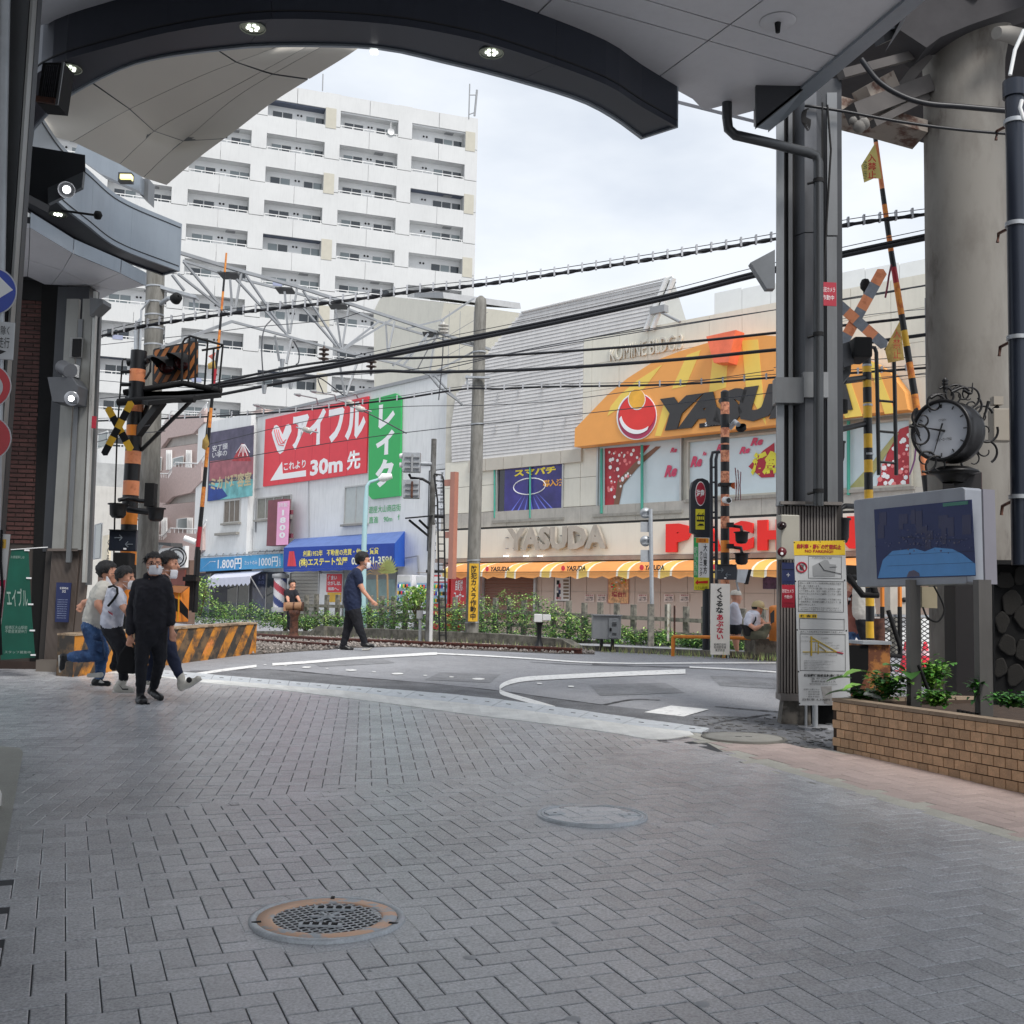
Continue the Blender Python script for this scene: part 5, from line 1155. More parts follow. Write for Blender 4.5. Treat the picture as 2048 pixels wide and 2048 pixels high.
def arrow_box(t,x0,y0,x1,y1,D):
    NP=Pl((x0+x1)/2,D,(1,.12));b=MB();rect(b,NP,(x0,y0,x1,y1),M('indicator_face',S(34,40,52),.35,var=.1),-.12,.12);o_=b.obj('direction_indicator',t,bevel=.008)
    b=MB();w_,h=x1-x0,y1-y0
    for(sx,cx_,cyy)in((1,x0+w_*.28,y0+h*.34),(-1,x0+w_*.68,y0+h*.66)):
        a,c_=NP.at(cx_-sx*w_*.14,cyy,.012),NP.at(cx_+sx*w_*.14,cyy,.012);am=M('arrow_grey',S(120,128,136),.4)
        b.tube([a,c_],.008,am,5)
        for sy in(-1,1):b.tube([c_,NP.at(cx_+sx*w_*.04,cyy+sy*h*.14,.012)],.008,am,5)
    b.obj('arrow_mark',o_);b=MB();rect(b,NP,(x0-1,y0-1.5,x1+1,y0),black,-.02,.1);rect(b,NP,(x0+w_*.47,y1-h*.16,x0+w_*.58,y1-h*.08),wink,.0,.004);b.obj('hood',o_);return o_
D=17.5
t=T('crossing_mast',P(238,1330,D),'thick orange and black banded crossing mast with yellow cross and platform, left','crossing signal')
px=[(278,702),(275,746),(266,914),(262,979),(258,1049),(252,1330)]
bandpole(t,px,D,.125,[(y/4.293+700,m_)for y,m_ in((170,black),(275,sal),(440,black),(535,sal),(650,black),(740,orange),(870,black),(980,sal),(1125,black),(1250,sal),(1385,black),(1500,orange),(1620,black))]+[(1130,orange),(1170,black),(1210,orange),(1260,black),(1330,orange)])
crossbuck(t,D-.45,[(cb(835,1225),cb(1008,1540),5),(cb(1012,1180),cb(805,1575),6)],.11,[yellow,black])
# platform
b=MB();pf=[ca(290,372),ca(360,345),ca(800,283),ca(1128,348),ca(1130,368),ca(900,412),ca(520,440),ca(420,420)]
b.prism([P(*p,D)for p in(ca(285,385),ca(1130,372),ca(900,420),ca(500,440))],(0,0,.05),blackm)
fl=[P(*ca(300,400),D+.5),P(*ca(960,330),D+.9),P(*ca(1130,372),D-.2),P(*ca(500,440),D-.6)]
b.prism(fl,(0,0,-.07),blackm);b.obj('platform_floor',t)
b=MB();b.tube([P(*ca(240,450),D-.2),P(*ca(560,425),D-.3),P(*ca(900,420),D-.4)],.06,blackm,8);b.tube([P(*ca(290,365),D),P(*ca(800,285),D),P(*ca(1130,352),D)],.05,blackm,8);b.obj('platform_beam',t)
b=MB();b.tube([P(*ca(880,425),D-.3),P(*ca(440,860),D)],.035,black,6);b.obj('brace',t);b=MB();b.tube([P(*ca(620,440),D-.3),P(*ca(380,760),D)],.085,black,4);b.obj('brace',t);b=MB();b.tube([P(*ca(500,450),D),P(*ca(445,640),D)],.04,black,6);b.obj('brace',t)
top=[cb(1410,720),cb(1430,685),cb(1470,665),cb(1600,700),cb(1725,735),cb(1700,752),cb(1560,775)]
b=MB();b.tube([P(*p,D-.4)for p in top],.018,blackm,6);b.tube([P(*cb(1410,720),D-.4),P(*cb(1405,1030),D-.4)],.018,blackm,6);b.obj('railing',t)
for xa,ya_,xb,yb in((1515,678,1508,1040),(1605,702,1580,1060),(1652,760,1640,1080),(1722,738,1690,1075),(1465,668,1455,1035)):b=MB();b.tube([P(*cb(xa,ya_),D-.4),P(*cb(xb,yb),D-.4)],.016,blackm,6);b.obj('baluster',t)
# striped back board and its two hooded lamps
BB=Pl(350,D+.25,(.95,-.3));b=MB();poly(b,BB,[cb(1192,775),cb(1205,765),cb(1525,700),cb(1535,712),cb(1532,985),cb(1185,1042)],black,0,.03);o_=b.obj('back_board',t)
b=MB();org2=M('board_rust_orange',S(150,92,48),.6,var=.15)
def clipq(x):   # slanting stripe clipped to the board
    out=[]
    for f in(0,.25,.5,.75,1):pass
    yt_=lambda X:770-(X-1200)*.2;yb_=lambda X:1040-(X-1185)*.165
    P4=[];
    for X0,X1 in((x,x+38),):
        s0=170;tl,tr,br,bl_=(X0+s0,0),(X1+s0,0),(X1,1),(X0,1)
        for X,f in(tl,tr,br,bl_):
            Xc=min(max(X,1194),1528)
            if X != Xc:f2=f+(1 if f==0 else-1)*min(1,abs(X-Xc)/s0)
            else:f2=f
            P4.append(cb(Xc,yt_(Xc)+4+(yb_(Xc)-yt_(Xc)-8)*f2))
    return P4
for x in range(1035,1530,72):
    q=clipq(x)
    if len(set(q))>3:poly(b,BB,q,org2,.03,.004)
b.obj('orange_stripe',o_)
for cx_,cy_ in((1290,890),(1410,860)):
    b=MB();c=P(*cb(cx_,cy_),D+.15);k=D/2200;b.lathe(c,[(0,.02),(18*k,.02),(19*k,.05),(13*k,.12)],blackm,18,(-.25,1,0));lo_=b.obj('lamp',t)
    b=MB();hood=[];ax=Vector((-.45,-.85,-.12)).normalized();s1=ax.cross(Vector((0,0,1))).normalized();s2=s1.cross(ax)
    for j in range(13):
        a=math.radians(-15+210*j/12);rr=18*k;L=.13+.19*max(0,math.sin(a));hood+=[c+(s1*math.cos(a)+s2*math.sin(a))*rr,c+(s1*math.cos(a)+s2*math.sin(a))*rr*.8+ax*L]
    b.add(hood,[(2*j,2*j+1,2*j+3,2*j+2)for j in range(12)],blackm,True);b.obj('hood',lo_)
    b=MB();b.lathe(c,[(0,-.03),(14*k,-.01),(16*k,.02)],M('dark_red_lens',S(60,16,18),.1),16,(-.25,1,0));b.obj('lens',lo_)
b=MB();b.tube([P(*cb(1090,850),D),P(*cb(1190,830),D+.2)],.05,black,8);b.tube([P(*cb(985,870),D),P(*cb(1140,860),D)],.06,black,8);b.obj('lamp_arm',t)
b=MB();b.tube([P(*cb(1125,900),D-.1),P(*cb(1165,850),D-.1),P(*cb(1160,940),D-.1),P(*cb(1120,1000),D-.1)],.02,rubber,6);b.obj('cable',t)
bell(t,*ca(240,1383),37,30,D-.5);bell(t,*ca(565,1415),35,28,D-.5)
b=MB();bx(b,*ca(500,1152),*ca(578,1350),D-.5,blackm,.18);b.obj('horn_box',t)
b=MB();b.tube([P(*ca(245,1290),D-.4),P(*ca(330,1270),D-.3),P(*ca(430,1295),D-.3),P(*ca(560,1300),D-.5)],.035,black,8);b.tube([P(*ca(330,1370),D-.3),P(*ca(560,1400),D-.5)],.05,black,8);b.obj('lamp_arm',t)
arrow_box(t,*ca(178,1552),*ca(410,1728),D-.5)
b=MB();bx(b,*ca(255,1745),*ca(390,1880),D-.4,blackm,.3);b.obj('control_box',t,bevel=.02)
b=MB();b.tube([P(*cb(945,870),D-.1),P(*cb(950,850),D-.1),P(*cb(975,840),D-.1)],.014,black,5);b.tube([P(*cb(945,870),D-.1),P(*cb(905,1400),D-.1),P(*cb(890,1880),D-.1),P(226,1180,D-.1)],.014,black,5);b.obj('climbing_rod',t)
for y in(1040,940):b=MB();b.tube([P(*cb(935,y),D-.1),P(*cb(1000,y),D-.1)],.03,black,6);b.obj('clamp',t)
# raised gate arm
def gate_arm(name,pts,D,r,cols,seg,label,cat='gate arm'):
    t=T(name,P(*pts[-1],D),label,cat);q=[P(x,y,D)for x,y in pts];d=[0]
    for a,c_ in zip(q,q[1:]):d.append(d[-1]+(c_-a).length)
    L=d[-1];s_=0;k=0;b=MB();at=lambda s:Vector([np.interp(s,d,[v[i]for v in q])for i in range(3)])
    while s_<L:e_=min(s_+seg,L);b.tube([at(s_),at(e_)],[r[0]+(r[1]-r[0])*s_/L,r[0]+(r[1]-r[0])*e_/L],cols[k%len(cols)],8);s_=e_;k+=1
    b.obj('arm',t);return t
yo=MW('arm_orange',S(230,150,66),S(200,110,56),12,.45,.6);rdd=M('arm_red',S(170,36,50),.5)
t=gate_arm('gate_arm',[(452.8,506),(437,690),(424.6,791),(402.6,1030),(393,1119)],18.6,(.016,.04),[yo,black,yo,black,yo,black,rdd,black],.34,'slim raised gate arm with orange and black bands, left of the red board')
def flag(t,pts,D,m_,txt=None,tm=None):b=MB();q=[P(x,y,D)for x,y in pts];c=sum(q,Vector())/len(q)+Vector((0,-.04,0));b.add(q+[c],[(i,(i+1)%len(q),len(q))for i in range(len(q))],m_,True);b.obj('flag',t)
ylf=MW('flag_yellow',S(206,176,96),S(170,140,80),9,.4,.6)
flag(t,[cb(1600,1420),cb(1565,1470),cb(1560,1530),cb(1590,1548),cb(1618,1500)],18.4,ylf);flag(t,[cb(1660,850),cb(1605,880),cb(1610,920),cb(1668,915)],18.4,ylf);flag(t,[cb(1668,790),cb(1608,820),cb(1650,855)],18.4,M('flag_pink',S(200,110,100),.8))
b=MB();bx(b,*e(98,1300),*e(158,1550),18.6,black,.25);b.obj('arm_foot',t);b=MB();bx(b,*e(90,1315),*e(182,1345),18.5,black,.3);b.obj('clamp',t);b=MB();b.tube([P(*cb(1610,1250),18.5),P(*cb(1590,1450),18.5)],.012,black,5);b.obj('stay_wire',t)
b=MB();b.tube([P(396,1100,18.6),P(389,1225,18.6)],.05,black,8);b.obj('hinge_post',t)
h=crop(0,950,3.22);t=T('orange_gate_machine',P(364,1243,17.2),'orange gate drive box with black slanting stripes on the barrier','gate machine')
MP1=Pl(364,17.4,(1,-.15));b=MB();rect(b,MP1,(*h(1080,720),*h(1218,945)),orange,-.2,.3);b.obj('box',t,bevel=.01)
b=MB();poly(b,MP1,[h(1120,790),h(1145,800),h(1145,880),h(1120,870)],black,.1,.006);poly(b,MP1,[h(1158,800),h(1212,865),h(1212,930),h(1158,880)],black,.1,.006);b.obj('black_stripe',t);b=MB();rect(b,MP1,(*h(1150,735),*h(1153,945)),yellow,.1,.02);b.obj('door_edge',t);b=MB();poly(b,MP1,[h(1060,745),h(1130,712),h(1222,718),h(1170,760)],M('faded_tape',S(190,130,90),.7),.1,.05);b.obj('cover',t)
# ramen-style shop signs behind the mast
hp=Pl(330,30,(-.5,.8));t=T('picture_board',P(345,1130,31),'white board with a round line drawing behind the curly haired runner','sign')
b=MB();rect(b,hp,(*h(1045,467),*h(1215,600)),white,0,.1);b.obj('panel',t);b=MB();cc=h(1135,530);
for rr in(20,15):b.tube([hp.at(cc[0]+rr*math.cos(a),cc[1]+rr*math.sin(a),.11)for a in np.linspace(0,2*math.pi,30)],.02,ink,4,cap=False)
for k in range(6):b.tube([hp.at(cc[0]-12+k*4,cc[1]-8+(k%3)*4,.11),hp.at(cc[0]-8+k*4,cc[1]+6,.11)],.015,grey,4)
b.obj('drawing',t);text(t,'めん',hp,(*h(1060,480),*h(1085,520)),ink,.11)
b=MB();poly(b,hp,[h(958,440),h(1060,445),h(1010,500),h(1000,520),h(955,500)],grey,.1,.1);poly(b,hp,[h(955,430),h(1175,440),h(1178,465),h(1120,455),h(955,442)],ink,.1,.3);b.obj('canopy',t)
t=T('yellow_menu_banner',P(285,1110,28),'yellow banner with bold black brush lettering behind the direction indicator','banner');b=MB();rect(b,hp,(*h(885,395),*h(953,600)),M('banner_yellow',S(226,176,50),.7,var=.1),.2,.02);b.obj('cloth',t);text(t,'特\n製\n麺',hp,(*h(890,402),*h(945,595)),ink,.23,bold=.08)
t=T('cream_sign_strip',P(215,1110,28),'narrow cream sign with vertical writing left of the banded mast','sign');b=MB();rect(b,hp,(*h(678,390),*h(716,568)),M('sign_cream',S(226,214,190),.6),.3,.1);b.obj('face',t);vtext(t,'くぐる',hp,(*h(688,410),*h(706,560)),ink,.41,bold=.04)
b=MB();LP=Pl(385,26,(1,.2));t=T('tube_lamp',P(385,1080,26),'white tube lamp sticking out beside the gate arm','lamp');b.tube([P(*h(1188,405),26),P(*h(1262,432),26)],.07,white,8);b.obj('tube',t)
# brown shop front below the signs
t=T('noodle_shop',P(330,1200,33),'dim brown noodle shop behind the runners, under the picture board','shop')
b=MB();rect(b,hp,(206,1128,392,1240),M('shop_brown',S(120,96,84),.8,var=.3,scale=1.5),-.6,.2);b.obj('wall',t)
for x0,x1,y0,y1,m_ in((215,236,1130,1150,cream),(240,262,1160,1230,grey),(268,300,1150,1180,wink),(345,372,1140,1170,M('shop_brick',S(128,70,60),.8)),(205,215,1160,1235,lg2)):b=MB();rect(b,hp,(x0,y0,x1,y1),m_,-.4,.04);b.obj('shop_panel',t)
# ================================================================== level crossing gear, right
g=crop(1300,950,4.83);D=16
t=T('right_crossing_mast',P(1741,1290,D),'slim yellow and black banded mast with a faded cross and black ladder','crossing signal');t.name='crossing_mast'
ys=[700,716,732,745,761,775,806,836,868,896,920,945,980,1002,1023,1044,1062,1084,1100,1121,1151,1175,1190,1212,1243,1276,1300]
bandpole(t,[(1733,690),(1736,873),(1741,1300)],D,.062,[(y,[black,yellow][i%2])for i,y in enumerate(ys)])
crossbuck(t,D-.3,[(c5(705,185),c5(350,830),6),(c5(240,385),c5(725,815),6)],.155,[sal,M('faded_black',S(128,134,142),.6,var=.2,scale=10)])
for xa in(655,805):
    b=MB();q=[c5(xa-70,860),c5(xa-50,835),c5(xa-15,838),c5(xa,880),c5(xa+8,1200),c5(xa+22,1932)];b.tube([P(*p,D-.5)for p in q],.028,black,8);b.obj('ladder_rail',t)
for y in(1036,1298,1560,1822):b=MB();b.tube([P(*c5(662,y-6),D-.5),P(*c5(820,y+8),D-.5)],.018,black,6);b.obj('ladder_rung',t)
b=MB();bx(b,*c5(372,815),*c5(525,985),D-1.2,blackm,.5);b.obj('spotlight_box',t,bevel=.03);b=MB();b.tube([P(*c5(370,900),D-1.2),P(*c5(280,930),D-1.3)],.22,M('lamp_grey',S(70,72,76),.6),4);b.obj('spotlight_hood',t)
b=MB();b.tube([P(*c5(400,985),D-1.2),P(*c5(400,1060),D-1.2),P(*c5(230,1260),D-1.4)],.07,M('bracket_grey',S(78,80,82),.6),4);b.tube([P(*c5(230,1270),D-1.4),P(*c5(310,1240),D-1)],.03,grey,6);b.obj('spotlight_bracket',t)
for(xa,ya_,xb,yb)in((380,1120,560,1095),(310,1550,560,1490)):b=MB();b.tube([P(*c5(xa,ya_),D-.4),P(*c5(xb,yb),D)],.045,black,8);b.obj('lamp_arm',t)
b=MB();b.lathe(P(*c5(560,300),D),[(0,.1),(.05,.08),(.075,.02),(.07,-.05),(.03,-.1),(.02,-.3)],blackm,12);b.obj('bell',t)
bell(t,*c5(345,1735),20,44,D-.5);bell(t,1684,1062,32,52,D-.5);b=MB();b.tube([P(1680,1036,D-.5),P(1680,1018,D-.5),P(1690,1012,D-.5),P(1738,1014,D)],.04,black,8);b.tube([P(1715,1018,D-.3),P(1720,1040,D-.3),P(1716,1060,D-.3),P(1728,1070,D-.2)],.022,rubber,6);b.obj('lamp_arm',t)
b=MB();b.tube([P(*c5(350,1290),D-.5),P(*c5(350,1400),D-.5)],.1,blackm,10);b.obj('horn',t)
for y in(1000,1340,1760):b=MB();xx,yy=c5(575+(y-1000)*.02,y);b.tube([P(xx,yy,D),P(xx,yy-4,D)],.068,galv,12,cap=False);b.obj('pole_band',t)
b=MB();b.prism([P(1695,1130,D-1),P(1735,1132,D-1),P(1736,1148,D-1),P(1695,1150,D-1)],(0,.1,0),blackm);b.tube([P(1694,1150,D-1),P(1725,1190,D-1),P(1757,1190,D-1)],.045,blackm,6);b.tube([P(1735,1135,D-1),P(1750,1185,D-1)],.05,blackm,6);b.obj('counterweight_arm',t)
D=14.6
t=gate_arm('gate_arm',[(1747.6,254),(1764,375),(1781.7,500),(1801,617),(1822,745),(1835,826),(1855,985),(1863,1040)],D,(.028,.055),[black,sal,sal,sal,black,yo,black,yo,black,rdd,yo,yo,black,yellow,black,yo,black,yo],.22,'thick leaning gate arm with two yellow flags, before the round column')
k_=crop(1480,150,4.11);flag(t,[k_(1110,560),k_(995,745),k_(1020,885),k_(1100,850),k_(1165,852)],D-.1,M('flag_yellow2',S(222,206,128),.8,var=.1));flag(t,[c5(855,612),c5(770,770),c5(730,860),c5(757,970),c5(895,943)],D-.1,ylf)
FP_=Pl(1740,D-.22,(1,0));text(t,'入\n禁\n止',FP_,(*k_(1050,650),*k_(1120,850)),M('flag_red_ink',S(206,70,60),.7),0,rot=0,bold=.02);text(t,'横断',FP_,(*k_(1012,700),*k_(1045,860)),M('flag_green_ink',S(90,110,60),.7),0,rot=-1);text(t,'入\n禁\n止',FP_,(*c5(800,680),*c5(865,930)),MATS['flag_red_ink'],0)
b=MB();b.tube([P(*k_(1245,1560),D-.1),P(*k_(1225,1650),D-.1),P(*k_(1212,1740),D-.1),P(*k_(1195,1830),D-.1)],.014,M('maroon_tape',S(120,40,60),.6),5);b.obj('ribbon',t)
b=MB();b.tube([P(*c5(1000,1640),D),P(*c5(985,1800),D),P(*c5(960,1880),D),P(*c5(940,1930),D)],.012,M('purple_wire',S(110,60,110),.6),5);b.obj('wire',t)
# clinic lamp post and banded mast beyond the road
D=20.0;CL=Pl(1415,D,(1,.12));dk=M('post_navy',S(34,38,46),.45,var=.08)
t=T('clinic_lamp_post',P(1410,1316,D),'dark lamp post with a round topped caution head and a clinic sign','sign post')
b=MB();poly(b,CL,[g(420,1115),g(420,575),g(378,560),g(376,150),g(395,75),g(440,42),g(490,38),g(540,60),g(578,130),g(578,1115)],dk,-.1,.12);b.obj('body',t)
b=MB();b.tube([CL.at(*g(545,1100),0),CL.at(*g(542,1760),0)],.07,dk,10);b.obj('post',t)
b=MB();poly(b,CL,[(q[0],q[1])for q in ell(*g(487,180),10.4,24.5,28)],wink,.02,.006);poly(b,CL,ell(*g(489,180),9.6,22.5,28),redd,.026,.006);b.obj('caution_disc',t);text(t,'注意',CL,(*g(448,140),*g(528,212)),wink,.035,bold=.04)
b=MB();rect(b,CL,(*g(440,330),*g(527,527)),M('icon_yellow',S(226,214,50),.5),.02,.006);b.obj('train_panel',t)
b=MB();rect(b,CL,(*g(450,385),*g(525,450)),ink,.026,.004);[rect(b,CL,(*g(454+i*18,400),*g(467+i*18,432)),MATS['icon_yellow'],.03,.003)for i in range(4)];poly(b,CL,[g(455,490),g(480,470),g(510,470),g(522,490)],ink,.026,.004);b.tube([CL.at(*g(465,385),.03),CL.at(*g(475,365),.03)],.006,ink,4);b.tube([CL.at(*g(505,385),.03),CL.at(*g(515,365),.03)],.006,ink,4);b.obj('train_icon',t)
b=MB();rect(b,CL,(*g(424,605),*g(570,1112)),wink,.02,.02);b.obj('clinic_sign',t);b=MB();rect(b,CL,(*g(424,605),*g(465,990)),green,.04,.004);b.obj('green_strip',t);b=MB();rect(b,CL,(*g(424,990),*g(570,1112)),MATS['icon_yellow'],.04,.004);b.obj('yellow_strip',t)
b=MB();poly(b,CL,[g(435,1042),g(462,1010),g(465,1028),g(560,1020),g(560,1048),g(465,1046),g(462,1060)],M('sign_red',S(214,40,34),.5),.045,.004);b.obj('red_arrow',t);b=MB();rect(b,CL,(*g(446,610),*g(566,655)),M('amber_print',S(240,160,40),.5),.042,.004);b.obj('amber_tab',t)
text(t,'日曜診療',CL,(*g(452,616),*g(540,650)),redd,.048);vtext(t,'大山東方',CL,(*g(516,668),*g(552,955)),ink,.045,bold=.02);vtext(t,'クリニック',CL,(*g(480,735),*g(506,975)),ink,.045,bold=.02);vtext(t,'内科小児科',CL,(*g(444,690),*g(458,975)),wink,.046);vtext(t,'鍼灸整骨',CL,(*g(428,690),*g(441,975)),wink,.046);text(t,'とりしま1階',CL,(*g(440,1075),*g(555,1100)),ink,.046)
for xa in(590,637):b=MB();y0=1305 if xa==590 else 1310;xx,yy=g(xa,0);b.tube([P(xx+16,903,D-.2),P(xx+3,905,D-.2),P(xx,918,D-.2),P(xx+1,1130,D-.2),P(xx+3,1290,D-.2)],.03,dk,8);b.obj('ladder_rail',t)
for i in range(12):b=MB();b.tube([P(1422,935+i*30,D-.2),P(1432,934+i*30,D-.2)],.018,dk,5);b.obj('ladder_rung',t)
D=19.4;t=T('peeling_mast',P(1450,1318,D),'banded mast of peeling faded orange and black paint with two bell lamps','crossing signal');t.name='crossing_mast'
peel=MW('peeling_orange',S(232,160,124),S(176,110,84),16,.45,.55,.8,.4)
bb_=[(805,black),(829,peel),(856,black),(875,peel),(887,black),(890,peel),(901,black),(924,peel),(943,black),(967,peel),(989,black),(1012,peel),(1033,black),(1057,peel),(1081,black),(1105,orange),(1140,black),(1180,peel),(1220,black),(1260,peel),(1318,black)]
bandpole(t,[(1450,784),(1450,1318)],D,.078,bb_);b=MB();b.lathe(P(1450,785,D),[(.078,0),(.05,.035),(0,.05)],black,16);b.obj('cap',t)
for(ay,by)in((485,608),(690,812)):
    bell(t,*g(885,by),29,24,D-.3);b=MB();b.tube([P(*g(740,ay),D),P(*g(880,ay+18),D-.2),P(*g(888,ay+65),D-.3)],.03,black,8);b.obj('lamp_arm',t);b=MB();bx(b,*g(735,ay-22),*g(798,ay+22),D-.1,black,.12);b.obj('clamp',t)
b=MB();bx(b,*g(655,85),*g(790,115),D,black,.2);b.obj('clamp',t);b=MB();b.lathe(P(*g(812,105),D-.15),[(0,-.03),(.05,-.02),(.06,.03)],sal,12,(0,-1,0));b.obj('red_button',t)
b=MB();b.tube([P(*g(725,240),D-.1),P(*g(760,245),D-.35)],.06,white,12);b.obj('camera',t);b=MB();b.lathe(P(*g(762,245),D-.36),[(0,0),(.045,0)],ink,12,(.3,-1,0));b.obj('camera_lens',t)
b=MB();k=D/2200;b.lathe(P(*c3(1425,1090),D-.3),[(2*k,-.1),(9*k,-.06),(11*k,0),(10*k,.02)],blackm,14,(-.3,-.4,.6));b.obj('floodlight',t);b=MB();b.tube([P(*c3(1330,1100),D),P(*c3(1375,1045),D-.1),P(*c3(1400,1070),D-.3)],.045,galv,8);b.obj('lamp_arm',t)
b=MB();[b.tube([P(*c3(x,1440+i*9),D-.2),P(*c3(x+dx,1590),D-.2),P(*c3(x+dx*.3,1720),D-.2)],.01,[MATS['maroon_edge'],white][i%2],4)for i,(x,dx)in enumerate(((1375,14),(1385,-8),(1398,10),(1410,-16),(1424,-6)))];b.obj('torn_ribbon',t)
arrow_box(t,*g(628,872),*g(816,1012),D-.4)
b=MB();MI=Pl(1485,D-.2,(1,.6));poly(b,MI,[g(835,910),g(940,912),g(905,1045),g(825,1035)],galv,0,.03);poly(b,MI,[g(905,1045),g(940,912),g(944,915),g(912,1055)],ink,-.05,.1);b.obj('solar_panel',t);b=MB();b.tube([P(*g(840,985),D-.2),P(*g(842,1060),D-.2),P(*g(858,1120),D-.2)],.02,galv,6);b.obj('bracket',t)
t=T('warning_board',P(1440,1310,19.0),'white board warning in vertical writing, black then red, beneath the direction indicator','sign');WB=Pl(1440,18.95,(1,.03))
b=MB();rect(b,WB,(*g(584,1050),*g(766,1735)),M('board_white',S(236,230,220),.5,var=.03),0,.04);b.obj('panel',t);b=MB();[rect(b,WB,(*g(x,1735),*g(x+14,1800)),galv,0,.04)for x in(592,745)];b.obj('leg',t)
vtext(t,'くぐるな',WB,(*g(638,1085),*g(710,1335)),ink,.05,bold=.03);vtext(t,'あぶない',WB,(*g(638,1345),*g(712,1590)),M('warn_red',S(200,30,60),.5),.05,bold=.03);text(t,'板橋区役所\n板橋警察署\n東武鉄道',WB,(*g(618,1625),*g(735,1705)),ink,.05)
t=T('concrete_block',G(1517,1320),'weathered concrete block that the man in the cap sits on','block');CBK=Pl(1515,18.9,(1,.1));b=MB();rect(b,CBK,(*g(908,1570),*g(1165,1812)),MW('block_grey',S(120,114,102),S(84,80,72),5),-.6,.6);b.obj('block',t,bevel=.02)
t=T('orange_crossing_box',P(1545,1280,18.2),'orange gate machine casing behind the right pillar','gate machine');b=MB();OB=Pl(1550,18.3,(1,.1));poly(b,OB,[g(1145,1272),g(1180,1258),g(1330,1258),g(1330,1600),g(1145,1600)],orange,-.5,.5);b.obj('casing',t,bevel=.02);b=MB();poly(b,OB,[g(1160,1340),g(1200,1300),g(1200,1420),g(1165,1440)],ink,.0,.006);b.obj('opening',t)
# ================================================================== arcade: ring beam, soffit, fan canopy, left side
a1=crop(0,0,2.76);a4=crop(600,0,2.415);a3=crop(1300,0,2.583)
navy_m=M('ring_navy',S(56,60,70),.32,.5,var=.06,scale=2)
fasc=M('fascia_grey',S(150,158,166),.38,.45,var=.07,scale=1.2,streak=.08)
soff=M('soffit_grey',S(208,208,211),.5,.1,var=.05,scale=1,streak=.05)
fan_m=M('canopy_beige',S(196,190,180),.6,var=.03,scale=.8)
colm=M('column_grey',S(112,114,116),.4,.35,var=.07,scale=3,streak=.15)
cold=M('column_dark',S(60,62,66),.45,.3,var=.1,scale=3,streak=.15)
ZR,ZT,ZS=6.3,7.02,6.72
ring=T('ring_beam',Hz(700,100,ZR),'dark curved ring beam with round recessed lamps sweeping across the arcade opening','canopy beam')
inn=[Hz(*p,ZR)for p in(a4(1640,670),a4(1500,570),a4(1330,485),a4(1000,385),a4(700,310),a4(360,240),a1(1500,262),a1(1200,285),a1(870,330),a1(640,400),a1(350,560),a1(190,720))]
outr=[Hz(*p,ZR)for p in(a4(1820,612),a4(1640,510),a4(1460,400),a4(1000,235),a4(700,160),a4(360,110),a1(1500,105),a1(1000,165),a1(600,260),a1(300,350),a1(160,440),a1(60,540))]
inn+=[Hz(60,330,ZR),Hz(*a1(320,1110),ZR),Hz(*a1(480,1240),ZR),Hz(*a1(660,1370),ZR),Hz(*a1(985,1495),ZR)]
outr+=[Hz(-60,330,ZR),Hz(20,400,ZR),Hz(*a1(360,1300),ZR),Hz(*a1(560,1400),ZR),Hz(*a1(890,1520),ZR)]
def resample(q,n):
    q=spline(q,6);d=[0]
    for a,c_ in zip(q,q[1:]):d.append(d[-1]+(c_-a).length)
    return[Vector([np.interp(s_,d,[v[i]for v in q])for i in range(3)])for s_ in np.linspace(0,d[-1],n)]
NI=72;i1,i2=resample(inn[:12],40)+resample(inn[12:],32),resample(outr[:12],40)+resample(outr[12:],32)
H_=Vector((0,0,ZT-ZR));lip=Vector((0,0,.05));cuts={9:1,22:1,33:1,56:1,64:1}
j=0
while j<NI-1:
    j1=next((c for c in sorted(cuts)if c>j),NI-1);b=MB();bi=MB();bu=MB()
    for q in range(j,j1):
        s0=.985 if q==j1-1 else 1.0
        I0,I1,O0,O1=i1[q],i1[q]+(i1[q+1]-i1[q])*s0,i2[q],i2[q]+(i2[q+1]-i2[q])*s0;w_=.05
        b.prism([O0,O1,O1+(I1-O1).normalized()*.04,O0+(I0-O0).normalized()*.04],H_,navy_m)
        bi.prism([I0,I1,I1+(O1-I1).normalized()*.04,I0+(O0-I0).normalized()*.04],H_,fasc)
        e0,e1=(I0-O0).normalized()*.041,(I1-O1).normalized()*.041
        bu.prism([O0+e0+lip*.4,O1+e1+lip*.4,I1-e1+lip*.4,I0-e0+lip*.4],(0,0,.03),navy_m)
    b.obj('outer_face',ring);bi.obj('inner_face',ring);bu.obj('underside',ring);j=j1
for jj,dr in((0,-1),(NI-1,1)):
    b=MB();p,q=i1[jj],i2[jj];tdir=(i1[jj]-i1[jj+(1 if jj==0 else-1)]).normalized()*.03;b.prism([p,q,q+H_,p+H_],tdir,fasc);b.obj('end_plate',ring)
b=MB()   # dark reveal lines along the faces
for zz in(.07,ZT-ZR-.07):
    b.tube([i1[k]+(i1[k]-i2[k]).normalized()*.002+Vector((0,0,zz))for k in range(41,NI)],.008,ink,4);b.tube([i2[k]+(i2[k]-i1[k]).normalized()*.002+Vector((0,0,zz))for k in range(0,40)],.008,ink,4)
b.obj('reveal_line',ring)
led=M('lamp_glow',(.95,1.0,.9),.3,em=2.6,var=0);refl=M('lamp_reflector',S(150,156,140),.25,.6,var=.05)
